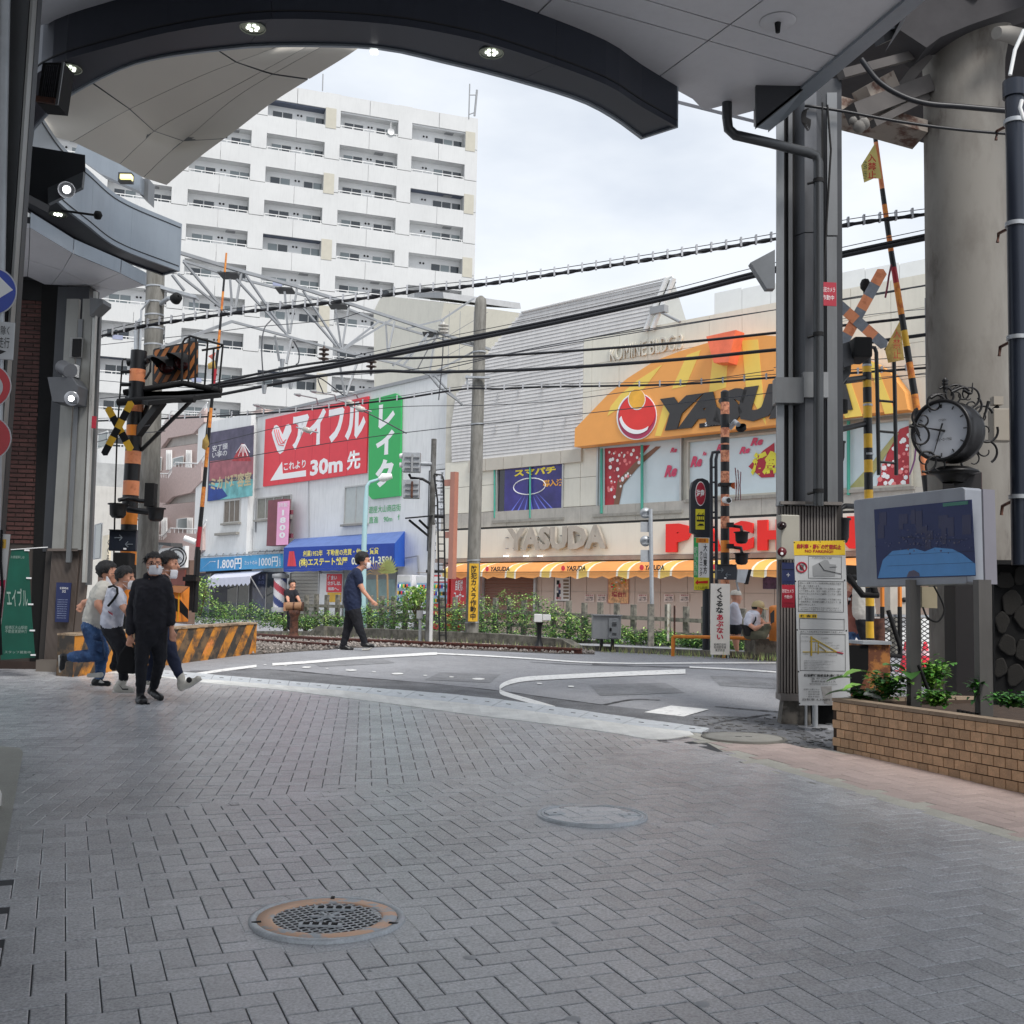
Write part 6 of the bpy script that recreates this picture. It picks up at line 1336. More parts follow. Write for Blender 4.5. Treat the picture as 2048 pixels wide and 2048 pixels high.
def downlight(par,c,r=.13,on=True):
    b=MB();b.lathe(c,[(r,.0),(r*1.08,-.008),(r*1.12,.0),(r,.03)],refl,24);o_=b.obj('downlight',par)
    b=MB();b.lathe(c,[(r*.98,.004),(0,.006)],refl,20);b.obj('reflector',o_)
    b=MB()
    for a in range(6):b.lathe(c+Vector((math.cos(a*1.047)*r*.42,math.sin(a*1.047)*r*.42,-.008)),[(0,0),(r*.15,.004),(r*.15,.012)],led if on else refl,8)
    b.obj('diode',o_)
for x,y in(a1(1395,155),a4(925,255),a1(385,380),a1(320,1185)):downlight(ring,Hz(x,y,ZR+.012),.10)
b=MB();p=Hz(*a4(357,245),ZR);b.box(p.x-.03,p.y-.02,p.z-.02,p.x+.03,p.y+.03,p.z+.04,lampm);b.obj('joint_light',ring)
# soffit: one horizontal ceiling made of panels
sf=T('arcade_roof',(0,6,ZS),'grey panelled arcade roof and ceiling over the paved street','arcade roof')
edge=[(-40,60),(85,47),(181,25),(283,4),(450,-30),(640,-38),(749,-12),(820,4),(890,25),(1014,50),(1138,83),(1209,110),(1300,148),(1389,197),(1410,219),(1447,209),(1470,230),(1511,219),(1511,253),(1536,259),(1633,176),(1842,0),(1990,-140)]
ew=[Hz(*p,ZS)for p in edge]
cutsx=[-9,-5.2,-3.1,-1.2,.35,1.35,2.35,9]
def clip_poly(pts,c,n):   # keep the side where (p-c).n > 0
    out=[]
    for i in range(len(pts)):
        p,q=pts[i],pts[(i+1)%len(pts)];dp,dq=(p-c).dot(n),(q-c).dot(n)
        if dp>=0:out.append(p)
        if dp*dq<0:out.append(p+(q-p)*(dp/(dp-dq)))
    return out
base=[v.copy()for v in ew]+[Vector((6.2,2.0,ZS)),Vector((6.2,-4,ZS)),Vector((-6.6,-4,ZS)),Vector((-6.6,9,ZS))]
# oblique panel seams as seen in the photo
sd=(Hz(*a3(915,385),ZS)-Hz(*a3(300,210),ZS)).normalized();sn=Vector((-sd.y,sd.x,0));so_=Hz(*a3(300,210),ZS)
sd2=(Hz(*a3(585,0),ZS)-Hz(*a3(300,210),ZS)).normalized();sn2=Vector((-sd2.y,sd2.x,0))
bands_=[-40,-30,-22,-14,-9,-6.6,-5.0,-3.4,-1.75,-.32,0,1.2,3,9]
for i in range(len(bands_)-1):
    s0,s1=bands_[i],bands_[i+1];q=clip_poly(base,so_+sn*(s0+.008),sn);q=clip_poly(q,so_+sn*(s1-.008),-sn)if q else[]
    if len(q)<3:continue
    cc=[-40,-30,-22,-18,-14,-10.4,-8.2,-6.2,-4.6,-3.1,-1.6,0,1.5,3.0,8]
    for a_,b_ in zip(cc,cc[1:]):
        r_=clip_poly(q,so_+sn2*(a_+.008),sn2);r_=clip_poly(r_,so_+sn2*(b_-.008),-sn2)if r_ else[]
        if len(r_)>=3:b=MB();b.prism(r_,(0,0,.04),soff);b.obj('ceiling_panel',sf)
b=MB();b.prism([v+Vector((0,0,.05))for v in base],(0,0,.06),cold);b.obj('ceiling_back',sf)
b=MB()
for p,q in zip(ew[:-1],ew[1:]):d=(q-p);b.prism([p,q,q+Vector((0,.0,.0))+d.cross(Vector((0,0,1))).normalized()*-.02,p+d.cross(Vector((0,0,1))).normalized()*-.02],(0,0,.5),soff)
b.obj('edge_upstand',sf)
b=MB();b.prism([Hz(*p,ZS)-Vector((0,0,.004))for p in((1633,176),(1842,0),(1990,-140),(1950,-140),(1800,3),(1597,175),(1536,246),(1536,259))],(0,0,-.03),fasc);b.obj('edge_rail',sf)
b=MB();b.prism([Hz(1536,259,ZS),Hz(1633,176,ZS),Hz(1633,176,ZS)+Vector((0,0,.6)),Hz(1536,259,ZS)+Vector((0,0,.6))],(-.02,.02,0),fasc);b.obj('edge_face',sf)
b=MB();q=[P(*a3(547,375),10.6),P(*a3(815,443),10.6),P(*a3(548,658),10.6)];b.prism(q,(0,.05,0),cold);b.prism([P(*a3(548,658),10.6),P(*a3(815,443),10.6),P(*a3(900,420),11.5),P(*a3(690,622),11.5),P(*a3(612,672),11.2)],(0,.0,.03),fasc);b.obj('corner_box',sf)
t=T('ceiling_lamp_base',Hz(*a3(660,120),ZS),'small round ceiling fitting with a black stub on the right ceiling panel','ceiling lamp');b=MB();c=Hz(*a3(660,112),ZS-.005);b.lathe(c,[(.16,0),(.15,-.01),(0,-.012)],soff,24);b.obj('rose',t);b=MB();b.tube([c,c-Vector((0,0,.1))],[.03,.02],blackm,8);b.obj('stub',t)
# hatch outline on the ceiling
b=MB();hq=[Hz(*a4(*p),ZS-.003)for p in((875,24),(1335,150),(1290,195),(860,78))];
for p,q in zip(hq,hq[1:]+hq[:1]):b.tube([p,q],.008,ink,4)
b.obj('hatch_seam',sf)
# upper arcade glazing hall: high side fascia above the ceiling edge (right, bright metal face)
b=MB();b.prism([Hz(*p,ZS-.25)for p in((1200,-60),(1412,79),(1530,-10),(1480,-90))],(0,0,.24),fasc)if 0 else None
# fan canopy beyond the ring
fc=T('fan_canopy',Hz(400,200,8),'beige fan shaped canopy of curved panels behind the ring beam, upper left','canopy')
CV=[[(60,260),(100,205),(200,130),(330,85),(470,55),(560,40)],[(120,262),(145,283),(283,206),(417,145),(543,98),(620,62)],[(150,282),(239,328),(326,250),(462,176),(605,98),(670,62)],[(239,328),(286,355),(384,268),(482,187),(634,98),(700,62)],[(286,355),(333,370),(398,315),(471,261),(558,196),(700,108),(745,72)]]
CV=[[(60,262),(95,215),(200,130),(330,85),(470,55),(560,40)],[(145,283),(215,242),(283,206),(417,145),(543,98),(620,62)],[(239,328),(285,284),(326,250),(462,176),(605,98),(670,62)],[(286,355),(335,308),(384,268),(482,187),(634,98),(700,62)],[(333,370),(398,315),(471,261),(558,196),(700,108),(745,72)]]
def fanpt(cv,f):
    n=len(cv)-1;s_=f*n;i=min(int(s_),n-1);fr=s_-i;x,y=cv[i][0]+(cv[i+1][0]-cv[i][0])*fr,cv[i][1]+(cv[i+1][1]-cv[i][1])*fr
    return Hz(x,y,7.15+1.5*f)
CV=[[tuple(v[:2])for v in spline([(x,y,0)for x,y in c],5)]for c in CV]
for a_,b_ in zip(CV,CV[1:]):
    for f0,f1 in((0,.34),(.345,.68),(.685,1)):
        b=MB();K=14;vs=[]
        for k in range(K+1):
            g_=f0+(f1-f0)*k/K;p,q=fanpt(a_,g_),fanpt(b_,g_);e0=(q-p).normalized()*.007
            for j in range(5):vs.append((p+e0).lerp(q,j/4))
        b.add(vs,[(k*5+j,k*5+j+1,k*5+j+6,k*5+j+5)for k in range(K)for j in range(4)],fan_m,True)
        rim=[vs[j]for j in range(5)]+[vs[k*5+4]for k in range(1,K+1)]+[vs[K*5+j]for j in(3,2,1,0)]+[vs[k*5]for k in range(K-1,0,-1)];n=len(rim)
        b.add(rim+[v+Vector((0,0,.06))for v in rim],[(i,(i+1)%n,n+(i+1)%n,n+i)for i in range(n)],colm)
        b.obj('canopy_panel',fc)
b=MB();K=16
for a_,b_ in zip(CV,CV[1:]):
    for k in range(K):b.prism([fanpt(a_,k/K)+Vector((0,0,.36)),fanpt(a_,(k+1)/K)+Vector((0,0,.36)),fanpt(b_,(k+1)/K)+Vector((0,0,.36)),fanpt(b_,k/K)+Vector((0,0,.36))],(0,0,.06),fan_m)
b.obj('canopy_back',fc)
b=MB();b.prism([P(*p,16.2)for p in(a1(430,795),a1(665,905),a1(775,968),a1(770,1055),a1(560,960),a1(410,850))],(0,.2,0),fasc);b.prism([P(*p,16.4)for p in(a1(760,985),a1(820,985),a1(815,1110),a1(770,1070))],(0,.3,0),colm);b.obj('canopy_bracket',fc)
t=T('yellow_sensor_lamp',P(*a1(705,990),15.9),'small lit yellow lamp box on the curved fascia, upper left','lamp');b=MB();bx(b,*a1(667,968),*a1(740,1018),15.9,cold,.12);b.obj('housing',t);b=MB();bx(b,*a1(675,975),*a1(735,1000),15.85,M('yellow_glow',(1.0,.9,.35),.4,em=1.3,var=0),.1);b.obj('light_face',t)
t=T('bracket_microphone',P(*a1(540,1188),11),'thin black rod with a ball end reaching from the left lamp box','sensor');b=MB();b.tube([P(*a1(340,1162),10.5),P(*a1(530,1188),10.5)],.012,blackm,6);b.obj('rod',t);b=MB();c=P(*a1(540,1188),10.5);b.lathe(c,[(0,-.045),(.03,-.035),(.045,0),(.03,.035),(0,.045)],blackm,12);b.obj('ball',t)
# lower soffit over the left shop, second canopy
lc=T('lower_canopy',Hz(150,530,5.0),'dark panelled lower canopy over the left shop, under the curved fascia','canopy')
LCP=[[(60,470),(128,548)],]
zc=5.9
Lp=[[(-60,470),(55,468),(140,508),(240,545),(262,558)],[(-60,505),(55,520),(122,512+28),(185,565+8),(232,580)],[(-60,560),(55,553),(128,583),(170,592),(200,600)]]
Lp=[[(-60,440),(60,455),(145,506),(240,546),(290,571)],[(-60,500),(58,520),(125,541),(185,571),(236,582)],[(-60,560),(55,553),(100,574),(150,592),(196,600)]]
for r_ in range(2):
    for k in range(4):
        q=[Lp[r_][k],Lp[r_][k+1],Lp[r_+1][k+1],Lp[r_+1][k]];c=(sum(p[0]for p in q)/4,sum(p[1]for p in q)/4);q=[(c[0]+(p[0]-c[0])*.985,c[1]+(p[1]-c[1])*.985)for p in q]
        b=MB();b.prism([Hz(*p,zc)for p in q],(0,0,.05),soff);b.obj('soffit_panel',lc)
b=MB();b.prism([Hz(*p,zc+.055)for p in((-60,440),(60,455),(145,506),(240,546),(290,571),(236,582),(196,600),(100,590),(-60,590))],(0,0,.13),cold);b.obj('back',lc)
for p,q in(((60,455),(145,506)),((147,507),(240,546)),((242,547),(290,571))):b=MB();P0,P1=Hz(*p,zc),Hz(*q,zc);b.prism([P0,P1,P1+Vector((0,0,.19)),P0+Vector((0,0,.19))],(0,.05,0),fasc);b.obj('fascia_panel',lc)
# ---------------- left foreground column with signs
D=5.4;t=T('left_column',P(40,1200,D),'dark grey steel column in the left foreground carrying round road signs','column')
f_=lambda y:(80-(y)*.0615)
LC=Pl(40,D,(1,0))
def strip_(par,nm,xl,xr,off,m_,y0=-60,y1=2300,th=.05):
    b=MB();s_=.069;poly(b,LC,[(xl+4,-60),(xr+4,-60),(xr-1760*s_,1760),(xl-1760*s_,1760)],m_,off-th,th);b.obj(nm,par)
strip_(t,'web',-60,50,-.12,cold,th=.3);strip_(t,'left_flange',-60,22,0,blackm);strip_(t,'face_plate',22,68,.0,M('column_face',S(84,86,88),.45,.3,var=.08,streak=.15));strip_(t,'edge_strip',70,75,.02,M('edge_light',S(150,150,148),.4,.3));strip_(t,'dark_channel',75,85,-.03,cold)
LS=Pl(0,D-.1,(1,.25))
s_=T('blue_round_sign',LS.at(0,583),'round blue road sign with a white arrow, cut by the left edge of the view','road sign');b=MB();poly(b,LS,ell(-13,583,47,47,40),M('sign_rim',S(200,202,206),.4),0,.01);b.obj('rim',s_);b=MB();poly(b,LS,ell(-13,583,44.5,44.5,40),M('sign_blue',S(20,60,170),.35),.01,.004);b.obj('face',s_);b=MB();poly(b,LS,[(26,580),(-2,552),(-2,568),(-45,568),(-45,594),(-2,590),(-2,597)],wink,.014,.003);b.obj('arrow',s_)
s_=T('white_text_sign',LS.at(10,680),'white rectangular supplementary sign with black characters below the blue sign','road sign');b=MB();rect(b,LS,(-40,643,29,719),M('sign_white',S(196,198,200),.4),0,.01);b.obj('panel',s_,bevel=.004);text(s_,'自転車を除く',LS,(-38,650,19,668),ink,.015);text(s_,'歩行者専用走行',LS,(-62,672,19,694),ink,.015);b=MB();poly(b,LS,[(-20,694),(12,703),(-8,712)],ink,.012,.003);b.obj('arrow',s_)
for y,lab in((772,'upper red and white round road sign under the text sign'),(876,'solid red round road sign, lowest on the left column')):
    s_=T('red_round_sign',LS.at(0,y),lab,'road sign');b=MB();poly(b,LS,ell(-27,y,50,46,40),MATS['sign_rim'],0,.01);b.obj('rim',s_);b=MB();poly(b,LS,ell(-27,y,47.5,43.5,40),M('sign_red2',S(196,26,40),.35),.01,.004);b.obj('face',s_)
    if y<800:b=MB();poly(b,LS,ell(-30,y+2,36,30,40),MATS['sign_white'],.014,.003);b.obj('white_centre',s_)
t=T('white_post',LS.at(8,620),'thin post holding the round road signs','post');b=MB();b.tube([LS.at(10,-100,-.05),LS.at(-20,1500,-.05)],.03,galv,10);b.obj('post',t)
# upper lamp box on the column and the small hanging box above it
t=T('lamp_box',P(*a1(300,960),6.2),'dark metal box lamp with one lit spot on the left column','lamp');D2=6.2;dkb=M('lamp_box_dark',S(54,56,60),.5,.2)
b=MB();b.prism([P(*a1(135,800),D2),P(*a1(470,855),D2),P(*a1(472,960),D2),P(*a1(275,1048),D2),P(*a1(275,1135),D2),P(*a1(135,1062),D2)],(-.06,.12,0),dkb);b.obj('housing',t)
b=MB();q=[P(*a1(275,1048),D2-.004),P(*a1(472,958),D2-.004),P(*a1(462,1045),D2+.0),P(*a1(277,1135),D2-.004)];b.prism(q,(0,-.03,0),M('lamp_box_lip',S(96,100,104),.4,.3));b.obj('lamp_lip',t)
b=MB();nL=Vector((.3,-.8,-.5));c=P(*a1(368,1046),D2-.05);b.lathe(c,[(0,.002),(.03,0),(.044,-.004),(.048,.01)],M('spot_trim',S(170,172,176),.3,.5),24,nL);b.obj('spot_trim',t);b=MB();b.lathe(c+nL.normalized()*.004,[(0,.002),(.022,0)],M('spot_glow',(1,1,1),.4,em=4,var=0),20,nL);b.obj('spot_lens',t)
t=T('hanging_unit',P(*a1(280,450),6.4),'black slatted unit with a rusty foot hung beside the left column near the top','fixture');b=MB();b.prism([P(*a1(*p),6.4)for p in((235,345),(355,345),(320,580),(205,570))],(0,.15,0),blackm);b.obj('box',t);b=MB();b.prism([P(*a1(*p),6.38)for p in((345,345),(357,345),(322,582),(308,582))],(0,-.01,0),colm);b.obj('edge',t);b=MB();b.prism([P(*a1(*p),6.38)for p in((205,535),(310,548),(308,580),(202,565))],(0,-.02,0),rust);b.obj('foot',t)
for i in range(7):b=MB();b.prism([P(*a1(255+i*11,360),6.39),P(*a1(259+i*11,360),6.39),P(*a1(231+i*11,535),6.39),P(*a1(227+i*11,535),6.39)],(0,-.006,0),cold);b.obj('slat',t)
# ---------------- second left column (ribbed foot)
D=15.1;LQ=Pl(150,D,(1,-.1));l2=crop(0,960,4.393)
t=T('ribbed_column',LQ.at(150,1340),'tall steel column with a ribbed brown foot left of the runners','column')
mid=M('column_mid',S(140,140,136),.45,.3,var=.08,streak=.2);rib=M('rib_brown',S(104,94,88),.55,.2,var=.1,streak=.15);ribd=M('rib_gap',S(48,44,42),.8)
def col_strip(par,nm,xt,xb,w0,y0,y1,off,m_,th=.06,pl=LQ):
    b=MB();poly(b,pl,[(xt,y0),(xt+w0,y0),(xb+w0,y1),(xb,y1)],m_,off-th,th);return b.obj(nm,par)
col_strip(t,'core',137,107,62,585,1105,-.2,cold,.3);col_strip(t,'flange',138,108,24,600,1100,.02,mid);col_strip(t,'flange',170,146,20,600,1100,.03,mid,.06);col_strip(t,'edge',191,168,6,585,1165,.05,M('edge_light2',S(180,180,176),.4,.3));col_strip(t,'channel',160,135,9,640,1125,.05,colm,.05)
col_strip(t,'side_plate',196,175,9,600,1170,-.05,colm)
col_strip(t,'rib_back',107,92,58,1100,1320,-.12,ribd,.2)
for i in range(22):b=MB();x0=108+i*2.5;x1=92+i*2.4;poly(b,LQ,[(x0,1102),(x0+1.5,1102),(x1+1.5,1320),(x1,1320)],rib,-.1,.05);b.obj('rib',t)
col_strip(t,'rib_cap',106,106,60,1098,1103,.03,rib,.15);b=MB();poly(b,LQ,[(91,1318),(145,1318),(144,1349),(90,1349)],M('foot_brown',S(112,104,96),.7,var=.12),-.2,.25);b.obj('foot',t);col_strip(t,'side_face',168,145,14,1100,1340,-.06,rib)
n_=T('navy_notice',LQ.at(126,1245,.06),'navy blue notice with white writing and the number 32 on the ribbed column','notice');b=MB();poly(b,LQ,[l2(500,900),l2(630,903),l2(604,1250),l2(487,1247)],navy,.0,.015);b.obj('sheet',n_)
NPx=LQ;text(n_,'災害時は',LQ,(*l2(525,940),*l2(600,960)),wink,.02);text(n_,'32',LQ,(*l2(545,968),*l2(578,988)),wink,.02)
for k in range(9):text(n_,'避難場所案内道路',LQ,(*l2(505-k*1,1048+k*20),*l2(595-k*2,1056+k*20)),M('notice_ink',S(150,160,190),.5),.02)
t=T('column_lamp',LQ.at(145,810,.3),'grey wedge shaped lamp with a lit round spot on the ribbed column','lamp');b=MB();b.prism([LQ.at(*cb(*p),.05)for p in((450,1015),(640,1015),(685,1080),(670,1218),(490,1205))],LQ.n*.3,M('wedge_grey',S(86,88,92),.4,.3));b.obj('housing',t,bevel=.01)
c=LQ.at(*cb(552,1148),.355);nL=Vector((.1,-1,-.25));b=MB();b.lathe(c,[(0,0),(.085,.002),(.1,-.01)],MATS['spot_trim'],20,nL);b.obj('spot_trim',t);b=MB();b.lathe(c+nL.normalized()*.005,[(0,.002),(.04,.001)],MATS['spot_glow'],20,nL);b.obj('spot_lens',t)
t=T('small_camera',LQ.at(131,740,.2),'small grey security camera above the wedge lamp','camera');b=MB();b.tube([LQ.at(*cb(480,905),.2),LQ.at(*cb(545,935),.35)],.1,M('camera_grey',S(110,112,116),.4),12);b.obj('body',t);b=MB();b.tube([LQ.at(*cb(510,960),.2),LQ.at(*cb(510,1010),.2)],.03,colm,8);b.obj('stem',t)
t=T('white_wall_box',LQ.at(152,745,.1),'small white box beside the camera on the column','box');b=MB();rect(b,LQ,(*cb(560,895),*cb(615,993)),white,.05,.1);b.obj('box',t,bevel=.01)
t=T('black_wall_box',LQ.at(153,700,.1),'black framed box on the column over the white box','box');b=MB();rect(b,LQ,(*cb(556,682),*cb(640,835)),M('frame_grey2',S(150,150,148),.5),.04,.06);b.obj('frame',t);b=MB();rect(b,LQ,(*cb(566,690),*cb(630,826)),blackm,.1,.03);b.obj('face',t)
t=T('gutter_hopper',LQ.at(205,620),'grey rainwater hopper at the top of the ribbed column','gutter');b=MB();b.prism([LQ.at(*cb(*p),-.1)for p in((760,405),(860,418),(860,450),(785,520),(760,545))],LQ.n*.25,colm);b.obj('hopper',t)
t=T('red_tag',LQ.at(190,845,.1),'small red tag on the edge of the ribbed column','tag');b=MB();rect(b,LQ,(*cb(722,1288),*cb(745,1380)),redd,.1,.05);b.obj('tag',t)
# ---------------- brick wall and shop side between the columns
BR=Pl(60,15.4,(1,.1));wl_=T('brick_wall',BR.at(60,1330),'red brick wall with shade put into its colour, between the two left columns','wall')
b=MB();u0=BR.uv(-120,900)[0];u1=BR.uv(100,900)[0];rect(b,BR,(u0,.2,u1,6.3),M('mortar_shaded',S(66,60,56),.9,var=.15),-.2,.2,uvb=True);b.obj('mortar',wl_)
brk=M('brick_red_shaded',S(74,44,40),.8,var=.25,scale=9,bump=.4,bscale=60,island=.25);ux0=BR.uv(8,900)[0];ux1=BR.uv(102,900)[0];z=2.2;r_=0;mesh_=None;cnt=0  # brick and mortar darkened, the wall's shade is in their colour
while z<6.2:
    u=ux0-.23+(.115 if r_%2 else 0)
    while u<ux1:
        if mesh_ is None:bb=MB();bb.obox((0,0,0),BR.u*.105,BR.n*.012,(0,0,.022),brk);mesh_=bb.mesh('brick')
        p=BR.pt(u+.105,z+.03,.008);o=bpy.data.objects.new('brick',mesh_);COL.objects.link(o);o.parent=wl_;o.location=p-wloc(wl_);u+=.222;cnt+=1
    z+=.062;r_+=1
b=MB();poly(b,BR,[(100,560),(140,570),(112,1345),(75,1345)],dark,-.3,.35);b.obj('recess_shade',wl_);b=MB();poly(b,BR,[(50,560),(150,560),(150,620),(50,610)],blackm,-.3,.34);b.obj('lintel',wl_)  # near-black slab stands in for the shaded recess
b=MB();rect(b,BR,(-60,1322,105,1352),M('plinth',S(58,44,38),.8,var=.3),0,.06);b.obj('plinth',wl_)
side=T('added_shop_row_left',(-7.2,6,0),'unseen shop row wall added beyond the left frame edge to darken that side','building');b=MB();b.box(-8.5,-8,0,-6.62,9.5,6.7,M('shop_side_grey',S(92,90,88),.7,var=.15));b.obj('wall',side);side2=T('added_shop_row_right',(7,-3,0),'unseen low shop row added along the right side to dim the arcade','building');b=MB();b.box(6.3,-8,0,8.3,5.2,3.4,MATS['shop_side_grey']);b.obj('wall',side2)  # unseen side walls, added to darken the left side and near paving
# green banner
GBn=Pl(35,14.4,(1,.15));t=T('green_banner',GBn.at(35,1310),'dark green cloth banner with slanting white lettering at the left','banner');gnb=M('banner_green',S(14,84,68),.8,var=.15,scale=3,streak=.2)
b=MB();pts=[l2(105,610),l2(250,600),l2(275,1100),l2(310,1560),l2(10,1580),l2(0,1400),l2(85,700)];poly(b,GBn,pts,gnb,0,.01);b.obj('cloth',t)
gi=M('banner_ink',S(150,170,160),.8);text(t,'エイブル',GBn,(*l2(55,950),*l2(245,1110)),gi,.015,rot=0,bold=.01,shear=-.5);text(t,'お部屋探しは',GBn,(*l2(95,665),*l2(215,690)),gi,.015);text(t,'板橋区大山駅前\n不動産賃貸仲介',GBn,(*l2(45,1280),*l2(240,1345)),gi,.015);text(t,'スタッフ募集中',GBn,(*l2(40,1500),*l2(270,1525)),gi,.015)
b=MB();b.tube([GBn.at(*l2(95,612),.02),GBn.at(*l2(420,590),.02)],.006,wink,5);b.obj('cord',t);b=MB();[rect(b,GBn,(*l2(x,y),*l2(x+45,y+14)),wink,.015,.01)for x,y in((232,855),(248,1085),(262,1315),(270,1530),(215,610))];b.obj('loop',t)
t=T('shop_poster_board',P(5,1240,4.9),'white and pink poster board leaning at the left frame edge','poster');PB2=Pl(5,4.9,(1,.4));b=MB();poly(b,PB2,[(-60,1066),(21,1069),(10,1180),(-2,1290),(-60,1300)],M('poster_white2',S(214,212,208),.5,var=.06),0,.015);b.obj('board',t)
b=MB();poly(b,PB2,[(-60,1162),(11,1160),(3,1235),(-60,1240)],M('poster_magenta',S(206,30,84),.5),.016,.004);b.obj('pink_band',t);b=MB();rect(b,PB2,(-40,1078,12,1096),yellow,.016,.004);b.obj('yellow_band',t);text(t,'無料',PB2,(-30,1172,3,1220),wink,.022,bold=.06);text(t,'お部屋',PB2,(-30,1082,8,1094),ink,.022)
b=MB();b.tube([PB2.at(3,1060,.03),PB2.at(1,1120,.03),PB2.at(5,1180,.03),PB2.at(-1,1240,.03),PB2.at(2,1310,.03)],.006,blackm,5);b.obj('cable',t)
t=T('white_corner_stand',G(-8,1620),'rounded white foot of a stand just entering at the left edge','stand');b=MB();p=G(-14,1618);b.lathe(p+Vector((0,0,.02)),[(0,.1),(.035,.095),(.045,.07),(.045,0)],white,20);b.obj('foot',t)
# ---------------- right side steel column
D=11.75;RC=Pl(1600,D,(1,-.06));rc_=T('right_column',RC.at(1600,1450),'big grey steel column with a ribbed foot right of the crossing','column')
def rs(nm,x0,x1,off,m_,y0=190,y1=1012,th=.06):b=MB();rect(b,RC,(x0,y0,x1,y1),m_,off-th,th);return b.obj(nm,rc_)
rs('core',1560,1668,-.14,cold,th=.4);rs('flange',1552,1566,.06,M('col_light',S(138,142,146),.4,.35,var=.06,streak=.15));rs('slot',1567,1574,.0,blackm);rs('flange',1575,1583,.04,colm);rs('slot',1584,1590,-.02,blackm)
b=MB();q=[RC.at(x,600,o_)for x,o_ in((1590,-.04),(1605,.10),(1628,.10),(1640,.0))]
for(x0,o0),(x1,o1)in(((1590,-.02),(1606,.1)),((1606,.1),(1630,.1)),((1630,.1),(1646,-.02))):
    for y0,y1 in((190,470),(472,1012)):b=MB();u0,u1=RC.uv(x0,600)[0],RC.uv(x1,600)[0];za,zb4=RC.uv(1600,y1)[1],RC.uv(1600,y0)[1];b.prism([RC.pt(u0,za,o0),RC.pt(u1,za,o1),RC.pt(u1,zb4,o1),RC.pt(u0,zb4,o0)],-RC.n*.02,M('col_mid2',S(104,106,110),.4,.35,var=.08,streak=.2));b.obj('cladding',rc_)
for y0,y1 in((190,474),(477,1012)):rs('flange',1652,1672,.04,M('col_mid3',S(120,122,124),.4,.35,var=.06,streak=.2),y0,y1)
ribm=M('rib_grey',S(126,120,116),.5,.2,var=.1,streak=.25)
rs('rib_back',1553,1670,-.06,ribd,1012,1385,.3);rs('rib_cap',1551,1672,.1,ribm,1008,1014,.3);rs('rib_cap',1551,1672,.1,ribm,1385,1398,.3)
for i in range(20):x=1553+i*6;rs('rib',x,x+3.6,.0,ribm,1014,1385,.08)
b=MB();poly(b,RC,[(1560,1396),(1612,1396),(1614,1470),(1552,1460)],MW('foot_concrete',S(124,118,110),S(90,86,80),6),-.2,.22);b.obj('concrete_foot',rc_)
b=MB();poly(b,RC,[(1612,1396),(1668,1396),(1668,1478),(1614,1470)],dark,-.3,.2);b.obj('gap_shade',rc_)
b=MB();b.tube([RC.at(1612,1470,.1),RC.at(1612,1400,.1)],.015,galv,6);b.tube([RC.at(1630,1475,.14),RC.at(1630,1400,.14)],.03,galv,8);b.obj('sign_leg',rc_)
rs('collar',1545,1600,.16,colm,762,812,.2);rs('collar',1600,1650,.14,M('collar_light',S(150,152,154),.4,.3),750,800,.16)
b=MB();bp=[P(x,y,D-.1)for x,y in((1501,525),(1550,499),(1550,577),(1534,577))];b.prism(bp,(0,.12,0),M('bracket_plate',S(120,124,128),.4,.3));b.obj('bracket_plate',rc_)
t=T('rain_pipe',RC.at(1635,600,.2),'dark bent rainwater pipe running down the right steel column','pipe');pm=M('pipe_grey',S(74,76,78),.35,.4,var=.08,streak=.2)
b=MB();pts=[P(1454,128,11.0),P(1454,235,11.0),P(1457,258,11.0),P(1470,270,11.0),P(1540,286,11.2),P(1615,305,11.35),P(1632,311,11.4),P(1637,325,11.4),P(1637,700,11.4),P(1637,1012,11.4)];b.tube(pts,.052,pm,14);b.obj('pipe',t)
for y in(358,665,978):b=MB();b.tube([P(1637,y,11.4),P(1637,y+8,11.4)],.058,blackm,14);b.tube([P(1637,y+4,11.4),P(1615,y+10,11.4)],.015,blackm,5);b.obj('pipe_clip',t)
b=MB();b.tube([P(1655,210,11.5),P(1662,300,11.5),P(1650,500,11.5),P(1647,600,11.5)],.012,blackm,5);b.tube([P(1645,205,11.5),P(1645,1000,11.5)],.01,blackm,5)
for k in range(5):b.tube([P(1608+5*math.cos(a)+k*2,235+(14+k*2)*math.sin(a)+k,11.4)for a in np.linspace(0,5,12)],.008,blackm,4)
b.obj('loose_cable',rc_)
t=T('camera_notice',RC.at(1657,610,.1),'upper dark red camera notice high on the right column','notice');RN=Pl(1657,11.4,(1,.12));b=MB();rect(b,RN,(1642,565,1672,612),redd,.0,.01);b.obj('plate',t);text(t,'防犯カメラ',RN,(1643,574,1670,584),wink,.012);text(t,'作動中',RN,(1645,590,1668,600),wink,.012)
t=T('emergency_button_box',RC.at(1571,1120,.15),'beige emergency box with a domed lamp and red button on the column','alarm box');EB=Pl(1570,11.55,(1,.1));b=MB();rect(b,EB,(*g(1216,395),*g(1395,822)),M('box_beige',S(170,166,154),.5,var=.06),-.1,.16);b.obj('box',t,bevel=.01)
b=MB();k=11.5/2200;b.lathe(EB.at(*g(1268,490),.06),[(0,.07),(7*k,.06),(9*k,0)],M('dark_dome',S(40,22,24),.15),18,EB.n);b.obj('lamp_dome',t);b=MB();b.lathe(EB.at(*g(1274,742),.06),[(0,.02),(9*k,.015),(9.5*k,0)],M('button_red',S(96,20,30),.3),18,EB.n);b.obj('button',t);b=MB();b.lathe(EB.at(*g(1272,760),.08),[(0,.012),(3*k,.008)],wink,12,EB.n);b.obj('button_mark',t)
